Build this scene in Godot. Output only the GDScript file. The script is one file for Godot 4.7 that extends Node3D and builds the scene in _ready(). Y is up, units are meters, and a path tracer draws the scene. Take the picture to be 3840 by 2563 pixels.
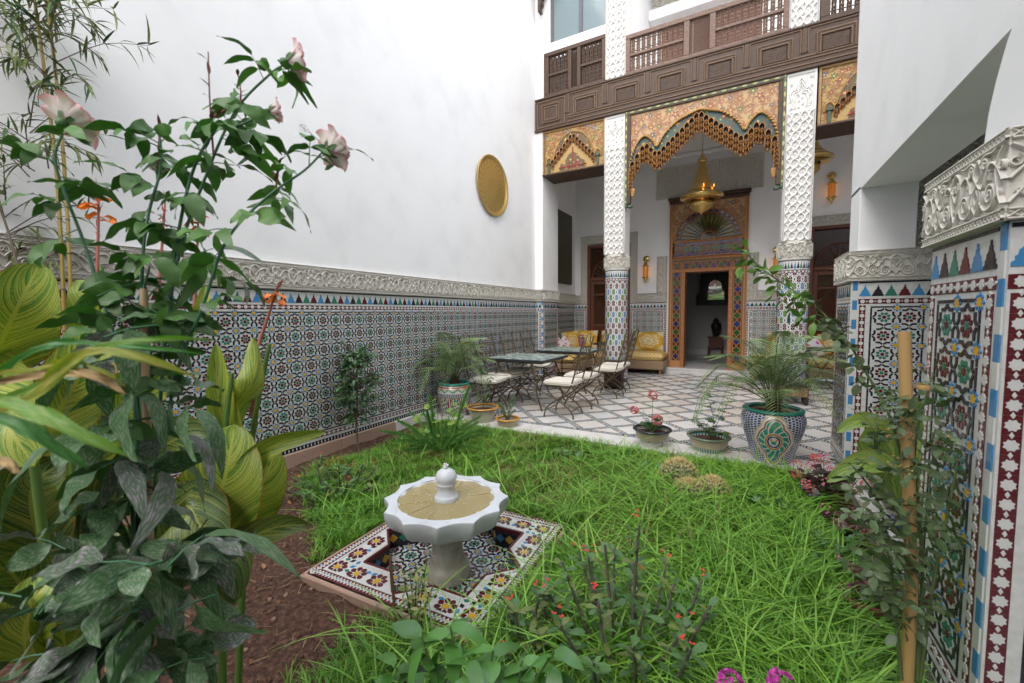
extends Node3D

var rng := RandomNumberGenerator.new()
var mats := {}
var used_names := {}
const EXPOSURE := 3.0

func _ready() -> void:
	# camera
	var cam := Camera3D.new()
	cam.name = "camera"
	cam.position = Vector3(0, 1.5, 0)
	cam.rotation_order = EULER_ORDER_YXZ
	cam.rotation_degrees = Vector3(-3.7803, 28.8833, -0.4463)
	cam.fov = 78.065
	cam.near = 0.05
	cam.far = 200.0
	var lens := CameraAttributesPhysical.new()
	lens.frustum_focal_length = 12.0 / tan(deg_to_rad(78.065 / 2.0))
	lens.frustum_focus_distance = 4.5
	lens.exposure_aperture = 4.0
	lens.frustum_near = 0.05
	lens.frustum_far = 200.0
	cam.attributes = lens
	add_child(cam)
	# sky
	var sky_m := ProceduralSkyMaterial.new()
	sky_m.sky_top_color = Color(0.85, 0.89, 0.95)
	sky_m.sky_horizon_color = Color(0.82, 0.86, 0.91)
	sky_m.sky_curve = 0.2
	sky_m.ground_bottom_color = Color(0.3, 0.29, 0.28)
	sky_m.ground_horizon_color = Color(0.6, 0.6, 0.6)
	sky_m.sun_angle_max = 1.0
	var sky := Sky.new()
	sky.sky_material = sky_m
	var env := Environment.new()
	env.background_mode = Environment.BG_SKY
	env.sky = sky
	env.background_energy_multiplier = 1.3
	env.tonemap_mode = Environment.TONE_MAPPER_LINEAR
	env.tonemap_exposure = EXPOSURE
	env.sdfgi_enabled = true
	env.ssao_enabled = true
	env.ssil_enabled = true
	var we := WorldEnvironment.new()
	we.name = "world_environment"
	we.environment = env
	add_child(we)
	# a veiled sun, high over the garden
	var sun := DirectionalLight3D.new()
	sun.name = "sun"
	sun.light_color = Color(1.0, 0.985, 0.97)
	sun.light_energy = 0.5
	sun.light_angular_distance = 60.0
	sun.shadow_enabled = true
	sun.rotation_degrees = Vector3(-42, 12, 0)
	add_child(sun)
	rng.seed = 20240607
	make_kit()
	wood(0)
	build_ground()
	build_patio()
	build_left_wall()
	build_piers()
	build_gallery()
	build_column(-2.31, "round mosaic column with white carved shaft, left of the carved doorway")
	build_column(0.71, "round mosaic column with white carved shaft, right of the doorway behind the big palm")
	build_beam()
	build_balustrades()
	build_painted()
	build_main_door()
	build_side_door(-3.84, -2.66, "reddish wooden lattice door in a carved stucco frame, behind the first column", 3)
	build_side_door(1.2, 2.4, "dark wooden door with dim glass fan at the gallery's right end", 3)
	build_room()
	build_wall_things()
	build_lantern(Vector3(-0.85, 3.53, -9.8), "big brass lantern hanging in the middle of the painted arch", true)
	build_lantern(Vector3(0.95, 3.95, -9.8), "brass lantern mostly hidden behind the second column", false)
	build_sconce(Vector3(-2.25, 2.56, -11.3), "brass wall lamp left of the carved doorway, above the low sofa")
	build_sconce(Vector3(0.6, 2.56, -11.3), "brass wall lamp right of the carved doorway, half behind rose twigs")
	build_sconce(Vector3(1.54, 4.05, -11.3), "glowing brass wall lamp high above the dark right door")
	build_furniture()
	build_pots()
	build_fountain()
	build_plants()

# collects triangles; vertices that are shared are shaded smooth, the others flat
class B:
	var v := PackedVector3Array()
	var c := PackedColorArray()
	var u := PackedVector2Array()
	var ix := PackedInt32Array()
	var col := Color.WHITE
	var xf := Transform3D.IDENTITY
	func p(a: Vector3, uv := Vector2.ZERO) -> int:
		v.append(xf * a)
		c.append(col)
		u.append(uv)
		return v.size() - 1
	func tri(a: Vector3, b: Vector3, d: Vector3) -> void:
		var i := p(a, Vector2(a.x, a.y))
		p(b, Vector2(b.x, b.y))
		p(d, Vector2(d.x, d.y))
		ix.append_array([i, i + 1, i + 2])
	func quad(a: Vector3, b: Vector3, d: Vector3, e: Vector3) -> void:
		var i := p(a, Vector2(0, 0))
		p(b, Vector2(1, 0))
		p(d, Vector2(1, 1))
		p(e, Vector2(0, 1))
		ix.append_array([i, i + 1, i + 2, i, i + 2, i + 3])
	func box(mn: Vector3, mx: Vector3, bevel := 0.0) -> void:
		if bevel <= 0.0:
			var k := [Vector3(mn.x, mn.y, mn.z), Vector3(mx.x, mn.y, mn.z), Vector3(mx.x, mx.y, mn.z), Vector3(mn.x, mx.y, mn.z), Vector3(mn.x, mn.y, mx.z), Vector3(mx.x, mn.y, mx.z), Vector3(mx.x, mx.y, mx.z), Vector3(mn.x, mx.y, mx.z)]
			for f in [[0, 1, 2, 3], [5, 4, 7, 6], [4, 0, 3, 7], [1, 5, 6, 2], [3, 2, 6, 7], [4, 5, 1, 0]]:
				quad(k[f[0]], k[f[1]], k[f[2]], k[f[3]])
			return
		var ce := (mn + mx) / 2.0
		var h := (mx - mn) / 2.0
		var g: float = minf(bevel, minf(h.x, minf(h.y, h.z)) * 0.9)
		for ax in 3:
			var bx := (ax + 1) % 3
			var cx := (ax + 2) % 3
			for s in [-1.0, 1.0]:
				var ring := []
				for q in [[-1, -1], [1, -1], [1, 1], [-1, 1]]:
					var w := Vector3.ZERO
					w[ax] = s * h[ax]
					w[bx] = q[0] * (h[bx] - g)
					w[cx] = q[1] * (h[cx] - g)
					ring.append(ce + w)
				if s > 0:
					quad(ring[3], ring[2], ring[1], ring[0])
				else:
					quad(ring[0], ring[1], ring[2], ring[3])
			for s in [[-1, -1], [1, -1], [1, 1], [-1, 1]]:
				var a := Vector3.ZERO
				var b := Vector3.ZERO
				a[bx] = s[0] * h[bx]
				a[cx] = s[1] * (h[cx] - g)
				b[bx] = s[0] * (h[bx] - g)
				b[cx] = s[1] * h[cx]
				var l := Vector3.ZERO
				l[ax] = h[ax] - g
				if s[0] * s[1] > 0:
					quad(ce + a - l, ce + b - l, ce + b + l, ce + a + l)
				else:
					quad(ce + a + l, ce + b + l, ce + b - l, ce + a - l)
		for sx in [-1, 1]:
			for sy in [-1, 1]:
				for sz in [-1, 1]:
					var a := ce + Vector3(sx * h.x, sy * (h.y - g), sz * (h.z - g))
					var b := ce + Vector3(sx * (h.x - g), sy * h.y, sz * (h.z - g))
					var d := ce + Vector3(sx * (h.x - g), sy * (h.y - g), sz * h.z)
					if sx * sy * sz > 0:
						tri(a, d, b)
					else:
						tri(a, b, d)
	# outline in the XY plane (any turn), from z0 to z1, its upper edge bevelled
	func prism(pts: PackedVector2Array, z0: float, z1: float, bevel := 0.0, back := false) -> void:
		var n := pts.size()
		var top := pts
		if bevel > 0.0:
			var off := Geometry2D.offset_polygon(pts, -bevel)
			if off.size() == 1 and off[0].size() >= 3:
				top = off[0]
			else:
				bevel = 0.0
		if bevel > 0.0 and top.size() != n:
			bevel = 0.0
			top = pts
		var cw := Geometry2D.is_polygon_clockwise(pts)
		if bevel > 0.0:
			var st := 0
			var best := 1e9
			for k in n:
				var dd := top[k].distance_squared_to(pts[0])
				if dd < best:
					best = dd
					st = k
			var dir := 1 if Geometry2D.is_polygon_clockwise(top) == cw else -1
			var t2 := PackedVector2Array()
			for k in n:
				t2.append(top[posmod(st + dir * k, n)])
			top = t2
		var ids := Geometry2D.triangulate_polygon(top)
		var base := v.size()
		for q in top:
			p(Vector3(q.x, q.y, z1), q)
		for k in range(0, ids.size(), 3):
			var a := top[ids[k]]
			var b := top[ids[k + 1]]
			var d := top[ids[k + 2]]
			if (b - a).cross(d - a) > 0:
				ix.append_array([base + ids[k], base + ids[k + 2], base + ids[k + 1]])
			else:
				ix.append_array([base + ids[k], base + ids[k + 1], base + ids[k + 2]])
		if back:
			base = v.size()
			for q in pts:
				p(Vector3(q.x, q.y, z0), q)
			var id2 := Geometry2D.triangulate_polygon(pts)
			for k in range(0, id2.size(), 3):
				ix.append_array([base + id2[k], base + id2[k + 1], base + id2[k + 2]])
		var zb := z1 - bevel * 0.7
		for k in n:
			var a := pts[k]
			var b := pts[(k + 1) % n]
			var at := top[k]
			var bt := top[(k + 1) % n]
			if cw:
				var sw := a
				a = b
				b = sw
				sw = at
				at = bt
				bt = sw
			if bevel > 0.0:
				quad(Vector3(a.x, a.y, zb), Vector3(at.x, at.y, z1), Vector3(bt.x, bt.y, z1), Vector3(b.x, b.y, zb))
			quad(Vector3(a.x, a.y, z0), Vector3(a.x, a.y, zb), Vector3(b.x, b.y, zb), Vector3(b.x, b.y, z0))
	func tube(pts: Array, r: Variant, n := 6, cap := true) -> void:
		var m := pts.size()
		var first := v.size()
		var side := Vector3.ZERO
		for k in m:
			var t: Vector3 = (pts[mini(k + 1, m - 1)] - pts[maxi(k - 1, 0)]).normalized()
			if k == 0:
				side = t.cross(Vector3.UP if absf(t.y) < 0.9 else Vector3.RIGHT).normalized()
			else:
				side = (side - t * side.dot(t)).normalized()
			var up := side.cross(t)
			var rr: float = r[k] if r is Array else r
			for j in n:
				var an := TAU * j / n
				p(pts[k] + (side * cos(an) + up * sin(an)) * rr, Vector2(float(j) / n, float(k) / maxf(m - 1, 1)))
		for k in m - 1:
			for j in n:
				var a := first + k * n + j
				var b := first + k * n + (j + 1) % n
				ix.append_array([a, b, b + n, a, b + n, a + n])
		if cap:
			for e in [0, m - 1]:
				var cc := p(pts[e], Vector2(0.5, 0.5))
				for j in n:
					ix.append_array([cc, first + e * n + j, first + e * n + (j + 1) % n])
	# profile of (radius, height) turned about the y axis at at
	func lathe(prof: Array, n := 24, at := Vector3.ZERO, wave: Variant = null) -> void:
		var first := v.size()
		var m := prof.size()
		for k in m:
			for j in n + 1:
				var an := TAU * j / n
				var r: float = prof[k].x
				if wave != null:
					r *= wave.call(an, float(k) / (m - 1))
				p(at + Vector3(r * sin(an), prof[k].y, r * cos(an)), Vector2(float(j) / n, float(k) / (m - 1)))
		for k in m - 1:
			for j in n:
				var a := first + k * (n + 1) + j
				ix.append_array([a, a + n + 1, a + n + 2, a, a + n + 2, a + 1])
	func grid(nu: int, nv: int, f: Callable) -> void:
		var first := v.size()
		for j in nv + 1:
			for i in nu + 1:
				var s := Vector2(float(i) / nu, float(j) / nv)
				p(f.call(s.x, s.y), s)
		for j in nv:
			for i in nu:
				var a := first + j * (nu + 1) + i
				ix.append_array([a, a + nu + 1, a + nu + 2, a, a + nu + 2, a + 1])
	func ball(at: Vector3, r: Vector3, n := 8, m := 5) -> void:
		var first := v.size()
		for k in m + 1:
			var la := PI * k / m
			for j in n:
				var an := TAU * j / n
				p(at + Vector3(sin(la) * cos(an) * r.x, cos(la) * r.y, sin(la) * sin(an) * r.z), Vector2(float(j) / n, float(k) / m))
		for k in m:
			for j in n:
				var a := first + k * n + j
				var b := first + k * n + (j + 1) % n
				ix.append_array([a, b, b + n, a, b + n, a + n])
	# a leaf: base at the origin, along +z, face up (+y)
	func leaf(l: float, w: float, droop := 0.15, fold := 0.2, segs := 5, tip := 1.0, wide := 0.45, twist := 0.0, wavy := 0.0) -> void:
		var first := v.size()
		for k in segs + 1:
			var t := float(k) / segs
			var e := pow(t, log(0.5) / log(wide))
			var hw: float = w * 0.5 * pow(maxf(sin(PI * clampf(e, 0.0, 1.0)), 0.0), tip)
			var y := -droop * l * t * t
			var z := l * (t - 0.12 * droop * t * t)
			var tw := twist * t
			var wv := wavy * w * sin(t * 11.0)
			for s in [-1.0, 0.0, 1.0]:
				var q := Vector3(s * hw * cos(fold), absf(s) * hw * sin(fold) + wv * s, 0)
				q = q.rotated(Vector3.BACK, tw)
				p(Vector3(q.x, y + q.y, z), Vector2(0.5 + 0.5 * s, t))
		for k in segs:
			for s in 2:
				var a := first + k * 3 + s
				ix.append_array([a, a + 3, a + 4, a, a + 4, a + 1])
	func add(o: B, t: Transform3D, tint := Color.WHITE) -> void:
		var first := v.size()
		for k in o.v.size():
			v.append(t * o.v[k])
			c.append(o.c[k] * tint)
		u.append_array(o.u)
		for k in o.ix:
			ix.append(first + k)
	func mesh() -> ArrayMesh:
		var n := PackedVector3Array()
		n.resize(v.size())
		for k in range(0, ix.size(), 3):
			var a := v[ix[k]]
			var w := (v[ix[k + 2]] - a).cross(v[ix[k + 1]] - a)
			n[ix[k]] += w
			n[ix[k + 1]] += w
			n[ix[k + 2]] += w
		for k in n.size():
			n[k] = n[k].normalized() if n[k].length_squared() > 1e-24 else Vector3.UP
		var a := []
		a.resize(Mesh.ARRAY_MAX)
		a[Mesh.ARRAY_VERTEX] = v
		a[Mesh.ARRAY_NORMAL] = n
		a[Mesh.ARRAY_COLOR] = c
		a[Mesh.ARRAY_TEX_UV] = u
		a[Mesh.ARRAY_INDEX] = ix
		var m := ArrayMesh.new()
		if v.size() > 0:
			m.add_surface_from_arrays(Mesh.PRIMITIVE_TRIANGLES, a)
		return m


# ---------- names, things, parts
func numbered(s: String) -> String:
	if not used_names.has(s):
		used_names[s] = 0
		return s
	used_names[s] += 1
	return "%s_%03d" % [s, used_names[s]]

func tag(o: Node3D, label: String, category: String, group := "") -> Node3D:
	o.set_meta("label", label)
	o.set_meta("category", category)
	if group:
		o.set_meta("group", group)
	return o

func thing(called: String, label: String, category: String, at := Vector3.ZERO, turn := 0.0, group := "") -> Node3D:
	var o := Node3D.new()
	o.name = numbered(called)
	o.position = at
	o.rotation.y = turn
	add_child(o)
	return tag(o, label, category, group)

func put(called: String, m: Mesh, material: Material, parent: Node3D = null, t := Transform3D.IDENTITY) -> MeshInstance3D:
	var o := MeshInstance3D.new()
	o.mesh = m
	o.material_override = material
	o.transform = t
	if parent == null:
		o.name = numbered(called)
		add_child(o)
	else:
		o.name = called if not parent.has_node(NodePath(called)) else "%s_%03d" % [called, parent.get_child_count()]
		parent.add_child(o, true)
	return o

func obj(called: String, b: B, material: Material, parent: Node3D = null, t := Transform3D.IDENTITY) -> MeshInstance3D:
	return put(called, b.mesh(), material, parent, t)

func structure(o: Node3D) -> Node3D:
	o.set_meta("kind", "structure")
	return o

func many(called: String, m: Mesh, at: Array, material: Material, parent: Node3D = null, tints := []) -> MultiMeshInstance3D:
	var mm := MultiMesh.new()
	mm.transform_format = MultiMesh.TRANSFORM_3D
	mm.use_colors = tints.size() > 0
	mm.mesh = m
	mm.instance_count = at.size()
	for k in at.size():
		mm.set_instance_transform(k, at[k])
		if tints.size() > 0:
			mm.set_instance_color(k, tints[k])
	var o := MultiMeshInstance3D.new()
	o.multimesh = mm
	o.material_override = material
	o.set_meta("kind", "stuff")
	if parent == null:
		o.name = numbered(called)
		add_child(o)
	else:
		o.name = called if not parent.has_node(NodePath(called)) else "%s_%03d" % [called, parent.get_child_count()]
		parent.add_child(o, true)
	return o

 
func dup(o: Node3D, at: Vector3, turn: float, label: String) -> Node3D:
	var r: Node3D = o.duplicate()
	r.name = numbered(String(o.name))
	add_child(r)
	r.position = at
	r.rotation.y = turn
	r.set_meta("label", label)
	return r

# ---------- materials: colours are linear, real-world base colours
func lin(r: float, g: float, b: float) -> Color:
	return Color(r, g, b)

func mat(key: String, col := Color.WHITE, rough := 0.6, metal := 0.0) -> StandardMaterial3D:
	if mats.has(key):
		return mats[key]
	var m := StandardMaterial3D.new()
	m.albedo_color = col.linear_to_srgb()
	m.roughness = rough
	m.metallic = metal
	m.resource_name = key
	mats[key] = m
	return m

func vmat(key: String, rough := 0.6, metal := 0.0, back := 0.0) -> StandardMaterial3D:
	if mats.has(key):
		return mats[key]
	var m := mat(key, Color.WHITE, rough, metal)
	m.vertex_color_use_as_albedo = true
	if back > 0.0:
		m.backlight_enabled = true
		m.backlight = Color(back, back, back * 0.6).linear_to_srgb()
	return m

func noise_tex(size: int, freq: float, stops: Array, octaves := 4, sd := 1, warp := 0.0, ridged := false) -> NoiseTexture2D:
	var n := FastNoiseLite.new()
	n.seed = sd
	n.noise_type = FastNoiseLite.TYPE_SIMPLEX_SMOOTH
	n.frequency = freq
	n.fractal_octaves = octaves
	if ridged:
		n.fractal_type = FastNoiseLite.FRACTAL_RIDGED
	if warp > 0.0:
		n.domain_warp_enabled = true
		n.domain_warp_amplitude = warp
		n.domain_warp_frequency = freq
	var g := Gradient.new()
	var o := PackedFloat32Array()
	var c := PackedColorArray()
	for s in stops:
		o.append(s[0])
		c.append((s[1] as Color).linear_to_srgb())
	g.offsets = o
	g.colors = c
	var t := NoiseTexture2D.new()
	t.width = size
	t.height = size
	t.seamless = true
	t.noise = n
	t.color_ramp = g
	return t

func grey_tex(size: int, freq: float, octaves := 4, sd := 1, ridged := false) -> NoiseTexture2D:
	return noise_tex(size, freq, [[0.0, Color.BLACK], [1.0, Color.WHITE]], octaves, sd, 0.0, ridged)

func tri_map(m: StandardMaterial3D, scale: float, world := true) -> StandardMaterial3D:
	m.uv1_triplanar = true
	m.uv1_world_triplanar = world
	m.uv1_scale = Vector3.ONE * scale
	return m

func relief(m: StandardMaterial3D, t: Texture2D, cm: float) -> StandardMaterial3D:
	m.heightmap_enabled = true
	m.heightmap_texture = t
	m.heightmap_scale = cm
	return m

# a picture painted point by point; f(u, v) gives a linear colour
func paint(w: int, h: int, f: Callable) -> ImageTexture:
	var im := Image.create(w, h, false, Image.FORMAT_RGB8)
	for y in h:
		for x in w:
			im.set_pixel(x, y, (f.call((x + 0.5) / w, (y + 0.5) / h) as Color).linear_to_srgb())
	return ImageTexture.create_from_image(im)

func tex_mat(key: String, t: Texture2D, rough := 0.5, metal := 0.0) -> StandardMaterial3D:
	var m := mat(key, Color.WHITE, rough, metal)
	m.albedo_texture = t
	return m

func frame(o: Vector3, x: Vector3, y: Vector3) -> Transform3D:
	return Transform3D(Basis(x, y, x.cross(y)), o)

func T(x: float, y: float, z: float, s := 1.0, turn := 0.0) -> Transform3D:
	return Transform3D(Basis(Vector3.UP, turn).scaled(Vector3.ONE * s), Vector3(x, y, z))

func ring_pts(n: int, r: float, a0 := 0.0, r2 := -1.0) -> PackedVector2Array:
	var q := PackedVector2Array()
	var m := n * 2 if r2 > 0.0 else n
	for k in m:
		var rr := r2 if r2 > 0.0 and k % 2 == 1 else r
		q.append(Vector2.from_angle(a0 + TAU * k / m) * rr)
	return q

func curve(pts: Array, n: int) -> Array:
	var out := []
	var m := pts.size() - 1
	for k in n + 1:
		var t := float(k) / n * m
		var i := mini(int(t), m - 1)
		var f := t - i
		var a: Vector3 = pts[maxi(i - 1, 0)]
		var b: Vector3 = pts[i]
		var c: Vector3 = pts[i + 1]
		var d: Vector3 = pts[mini(i + 2, m)]
		out.append(b.cubic_interpolate(c, a, d, f))
	return out

func bx(mn: Vector3, mx: Vector3, bevel := 0.0) -> B:
	var b := B.new()
	b.box(mn, mx, bevel)
	return b

# ---------- glazed tile mosaic
const WHITE_T := Color(0.62, 0.625, 0.615)
const BLACK_T := Color(0.02, 0.021, 0.03)
const RED_T := Color(0.105, 0.014, 0.018)
const GREEN_T := Color(0.03, 0.175, 0.125)
const BLUE_T := Color(0.055, 0.225, 0.46)
const YELLOW_T := Color(0.62, 0.36, 0.035)
const PER := 0.165
var kit := {}
var kit_mesh := {}
var glaze: StandardMaterial3D

func kit_piece(key: String, pts: PackedVector2Array, h := 0.0034, bevel := 0.0012) -> void:
	var b := B.new()
	b.prism(pts, 0.0, h, bevel)
	kit[key] = b

func make_kit() -> void:
	glaze = vmat("glazed_tile", 0.16)
	relief(tri_map(glaze, 5.0), grey_tex(256, 0.012, 2, 5), 0.035)
	var s := PER
	kit_piece("petal", Transform2D().scaled(Vector2(s, s)) * PackedVector2Array([Vector2(0.1, 0), Vector2(0.165, -0.06), Vector2(0.215, -0.072), Vector2(0.262, -0.042), Vector2(0.277, 0), Vector2(0.262, 0.042), Vector2(0.215, 0.072), Vector2(0.165, 0.06)]))
	kit_piece("centre", ring_pts(8, 0.1 * s, 0.0, 0.074 * s))
	var e := PackedVector2Array([Vector2(0.495, 0.025), Vector2(0.405, 0.15), Vector2(0.405, 0.3), Vector2(0.312, 0.3), Vector2(0.312, 0.12), Vector2(0.41, 0.004)])
	kit_piece("elbow", Transform2D().scaled(Vector2(s, s)) * e)
	var e2 := PackedVector2Array()
	for q in e:
		e2.append(Vector2(q.x, -q.y) * s)
	kit_piece("elbow_m", e2)
	kit_piece("sun", ring_pts(8, 0.12 * s, 0.0, 0.088 * s), 0.0036)
	kit_piece("ray", Transform2D().scaled(Vector2(s, s)) * PackedVector2Array([Vector2(0.105, -0.028), Vector2(0.16, -0.05), Vector2(0.222, 0), Vector2(0.16, 0.05), Vector2(0.105, 0.028)]))
	kit_piece("chip", Transform2D().scaled(Vector2(s, s)) * PackedVector2Array([Vector2(0.1, 0), Vector2(0.15, -0.042), Vector2(0.19, -0.03), Vector2(0.175, 0), Vector2(0.19, 0.03), Vector2(0.15, 0.042)]))
	var m := PackedVector2Array()
	for q in [[0.0, 0.094], [0.005, 0.09], [0.004, 0.078], [0.01, 0.074], [0.01, 0.062], [0.015, 0.056], [0.023, 0.048], [0.025, 0.034], [0.032, 0.03], [0.031, 0.018], [0.039, 0.013], [0.04, 0.0]]:
		m.append(Vector2(q[0], q[1]))
	for k in range(11, 0, -1):
		m.append(Vector2(-m[k].x, m[k].y))
	kit_piece("merlon", m)
	kit_piece("dash", PackedVector2Array([Vector2(-0.036, -0.0065), Vector2(0.036, -0.0065), Vector2(0.036, 0.0065), Vector2(-0.036, 0.0065)]), 0.003)
	kit_piece("brick", PackedVector2Array([Vector2(-0.0296, -0.022), Vector2(0.0296, -0.022), Vector2(0.0296, 0.022), Vector2(-0.0296, 0.022)]), 0.002, 0.0008)
	kit_piece("star", ring_pts(8, 0.019, PI / 8, 0.0145), 0.0042)
	kit_piece("drop", PackedVector2Array([Vector2(-0.011, 0), Vector2(0, -0.006), Vector2(0.011, 0), Vector2(0, 0.006)]), 0.004)
	kit_piece("block", PackedVector2Array([Vector2(-0.017, -0.042), Vector2(0.017, -0.042), Vector2(0.017, 0.042), Vector2(-0.017, 0.042)]), 0.004)

func kmesh(key: String, col: Color) -> ArrayMesh:
	var id := key + str(col)
	if not kit_mesh.has(id):
		var b := B.new()
		b.add(kit[key], Transform3D.IDENTITY, col)
		kit_mesh[id] = b.mesh()
	return kit_mesh[id]

func turn2(a: float, x := 0.0, y := 0.0) -> Transform3D:
	return Transform3D(Basis(Vector3.BACK, a), Vector3(x, y, 0))

func rosette(alt: bool) -> Array:
	var o := []
	var pc := RED_T if alt else GREEN_T
	for k in 8:
		o.append(["petal", turn2(TAU * (k + 0.5) / 8), pc])
	o.append(["centre", turn2(0), GREEN_T if alt else RED_T])
	for k in 4:
		o.append(["elbow", turn2(TAU * k / 4), BLACK_T])
		o.append(["elbow_m", turn2(TAU * k / 4), BLACK_T])
	var h := PER / 2
	o.append(["sun", turn2(0, h, h), YELLOW_T])
	for k in 4:
		o.append(["ray", turn2(TAU * k / 4, h, h), BLUE_T])
		o.append(["chip", turn2(TAU * (k + 0.5) / 4, h, h), BLUE_T])
	return o

func rosette_mesh(alt: bool) -> ArrayMesh:
	var id := "cell" + str(alt)
	if not kit_mesh.has(id):
		var b := B.new()
		for q in rosette(alt):
			b.add(kit[q[0]], q[1], q[2])
		kit_mesh[id] = b.mesh()
	return kit_mesh[id]

# cells of the rosette pattern over a rectangle of fr's XY plane; those nearest to eye are laid tile by tile
func field(parent: Node3D, fr: Transform3D, x0: float, x1: float, y0: float, y1: float, singles := 0, eye := Vector3(0, 1.5, 0)) -> void:
	var nx := maxi(1, roundi((x1 - x0) / PER))
	var ny := maxi(1, roundi((y1 - y0) / PER))
	var sx := (x1 - x0) / (nx * PER)
	var sy := (y1 - y0) / (ny * PER)
	var cells := []
	for i in nx:
		for j in ny:
			var t := fr * Transform3D(Basis.from_scale(Vector3(sx, sy, 1)), Vector3(x0 + (i + 0.5) * PER * sx, y0 + (j + 0.5) * PER * sy, 0))
			cells.append([t.origin.distance_to(eye), t, (i + j) % 2 == 0])
	cells.sort_custom(func(a, b): return a[0] < b[0])
	var rest := [[], []]
	var tints := [[], []]
	var n := 0
	for q in cells:
		if n < singles:
			for s in rosette(q[2]):
				put("tile", kmesh(s[0], s[2] * [0.9, 1.0, 1.08][rng.randi() % 3]), glaze, parent, q[1] * s[1])
			n += 1
		else:
			var w := 1 if q[2] else 0
			rest[w].append(q[1])
			tints[w].append(Color.WHITE * rng.randf_range(0.9, 1.08))
	for w in 2:
		if rest[w].size() > 0:
			many("zellige_field", rosette_mesh(w == 1), rest[w], glaze, parent, tints[w])

func band_unit() -> ArrayMesh:
	if not kit_mesh.has("band"):
		var b := B.new()
		b.add(kit["brick"], Transform3D.IDENTITY, RED_T)
		b.add(kit["star"], Transform3D.IDENTITY, WHITE_T)
		b.add(kit["drop"], turn2(0, 0.03), WHITE_T)
		kit_mesh["band"] = b.mesh()
	return kit_mesh["band"]

func run_units(fr: Transform3D, a: Vector2, d: Vector2, unit: float) -> Array:
	var o := []
	var l := a.distance_to(d)
	var n := maxi(1, roundi(l / unit))
	var dir := (d - a) / l
	var s := l / (n * unit)
	for k in n:
		var c := a + dir * (k + 0.5) * l / n
		o.append(fr * Transform3D(Basis(Vector3(dir.x, dir.y, 0) * s, Vector3(-dir.y, dir.x, 0), Vector3.BACK), Vector3(c.x, c.y, 0)))
	return o

# the whole tiled dado: fr's origin at its lower end on the wall's face, x along it, y up, z out of it
func dado(parent: Node3D, fr: Transform3D, w: float, sides := "", singles := 0, merlon_singles := false, low := true, eye := Vector3(0.3, 1.1, 0.3)) -> void:
	var white := mat("white_tile", WHITE_T, 0.2)
	if white.heightmap_texture == null:
		white.albedo_texture = noise_tex(256, 0.03, [[0.0, Color(0.55, 0.555, 0.54)], [0.5, Color(0.62, 0.625, 0.615)], [1.0, Color(0.69, 0.69, 0.685)]], 4, 9)
		white.albedo_color = Color.WHITE
		relief(tri_map(white, 3.0), grey_tex(256, 0.012, 2, 5), 0.03)
	put("white_tiling", bx(Vector3(0, 0.07, -0.03), Vector3(w, 1.765, 0)).mesh(), white, parent, fr)
	var l := 0.085 if "l" in sides else 0.0
	var r := w - (0.085 if "r" in sides else 0.0)
	var lb := l + (0.013 if "l" in sides else 0.0)
	var rb := r - (0.013 if "r" in sides else 0.0)
	var y0 := 0.237
	field(parent, fr, lb, rb, y0, 1.525, singles, eye)
	var dash := run_units(fr, Vector2(0, 1.748), Vector2(w, 1.748), 0.0735) + run_units(fr, Vector2(l, 1.533), Vector2(r, 1.533), 0.0735)
	var bands := run_units(fr, Vector2(0, 1.583), Vector2(w, 1.583), 0.06)
	dash += run_units(fr, Vector2(l, 0.23), Vector2(r, 0.23), 0.0735)
	bands += run_units(fr, Vector2(0, 0.183), Vector2(w, 0.183), 0.06)
	for side in ["l", "r"]:
		if side in sides:
			var x := 0.0 if side == "l" else w
			var g := 1.0 if side == "l" else -1.0
			dash += run_units(fr, Vector2(x + g * 0.0915, 0.237), Vector2(x + g * 0.0915, 1.525), 0.0735)
			bands += run_units(fr, Vector2(x + g * 0.03, 0.21), Vector2(x + g * 0.03, 1.55), 0.06)
	many("black_line", kmesh("dash", BLACK_T), dash, glaze, parent)
	many("red_band", band_unit(), bands, glaze, parent)
	var cols := [BLUE_T, BLACK_T, GREEN_T, RED_T]
	var n := maxi(1, roundi(w / 0.0865))
	var by := [[], [], [], []]
	for k in n:
		var t := fr * Transform3D(Basis.from_scale(Vector3(w / n / 0.0865, 1, 1)), Vector3((k + 0.5) * w / n, 1.628, 0))
		if merlon_singles and n < 60:
			put("merlon_tile", kmesh("merlon", cols[k % 4] * rng.randf_range(0.92, 1.08)), glaze, parent, t)
		else:
			by[k % 4].append(t)
	for k in 4:
		if by[k].size() > 0:
			many("merlon_row", kmesh("merlon", cols[k]), by[k], glaze, parent)
	# black and white teeth along the foot
	var b := B.new()
	b.col = BLACK_T
	b.prism(PackedVector2Array([Vector2(-0.021, -0.022), Vector2(0.021, -0.022), Vector2(0.021, 0.022), Vector2(-0.021, 0.022)]), 0, 0.003, 0.001)
	b.col = WHITE_T
	b.prism(PackedVector2Array([Vector2(0, -0.02), Vector2(0.005, -0.006), Vector2(0.008, 0), Vector2(0.005, 0.006), Vector2(0, 0.02), Vector2(-0.005, 0.006), Vector2(-0.008, 0), Vector2(-0.005, -0.006)]), 0, 0.0045, 0.001)
	if low:
		many("foot_band", b.mesh(), run_units(fr, Vector2(0, 0.11), Vector2(w, 0.11), 0.0425), glaze, parent)

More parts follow.
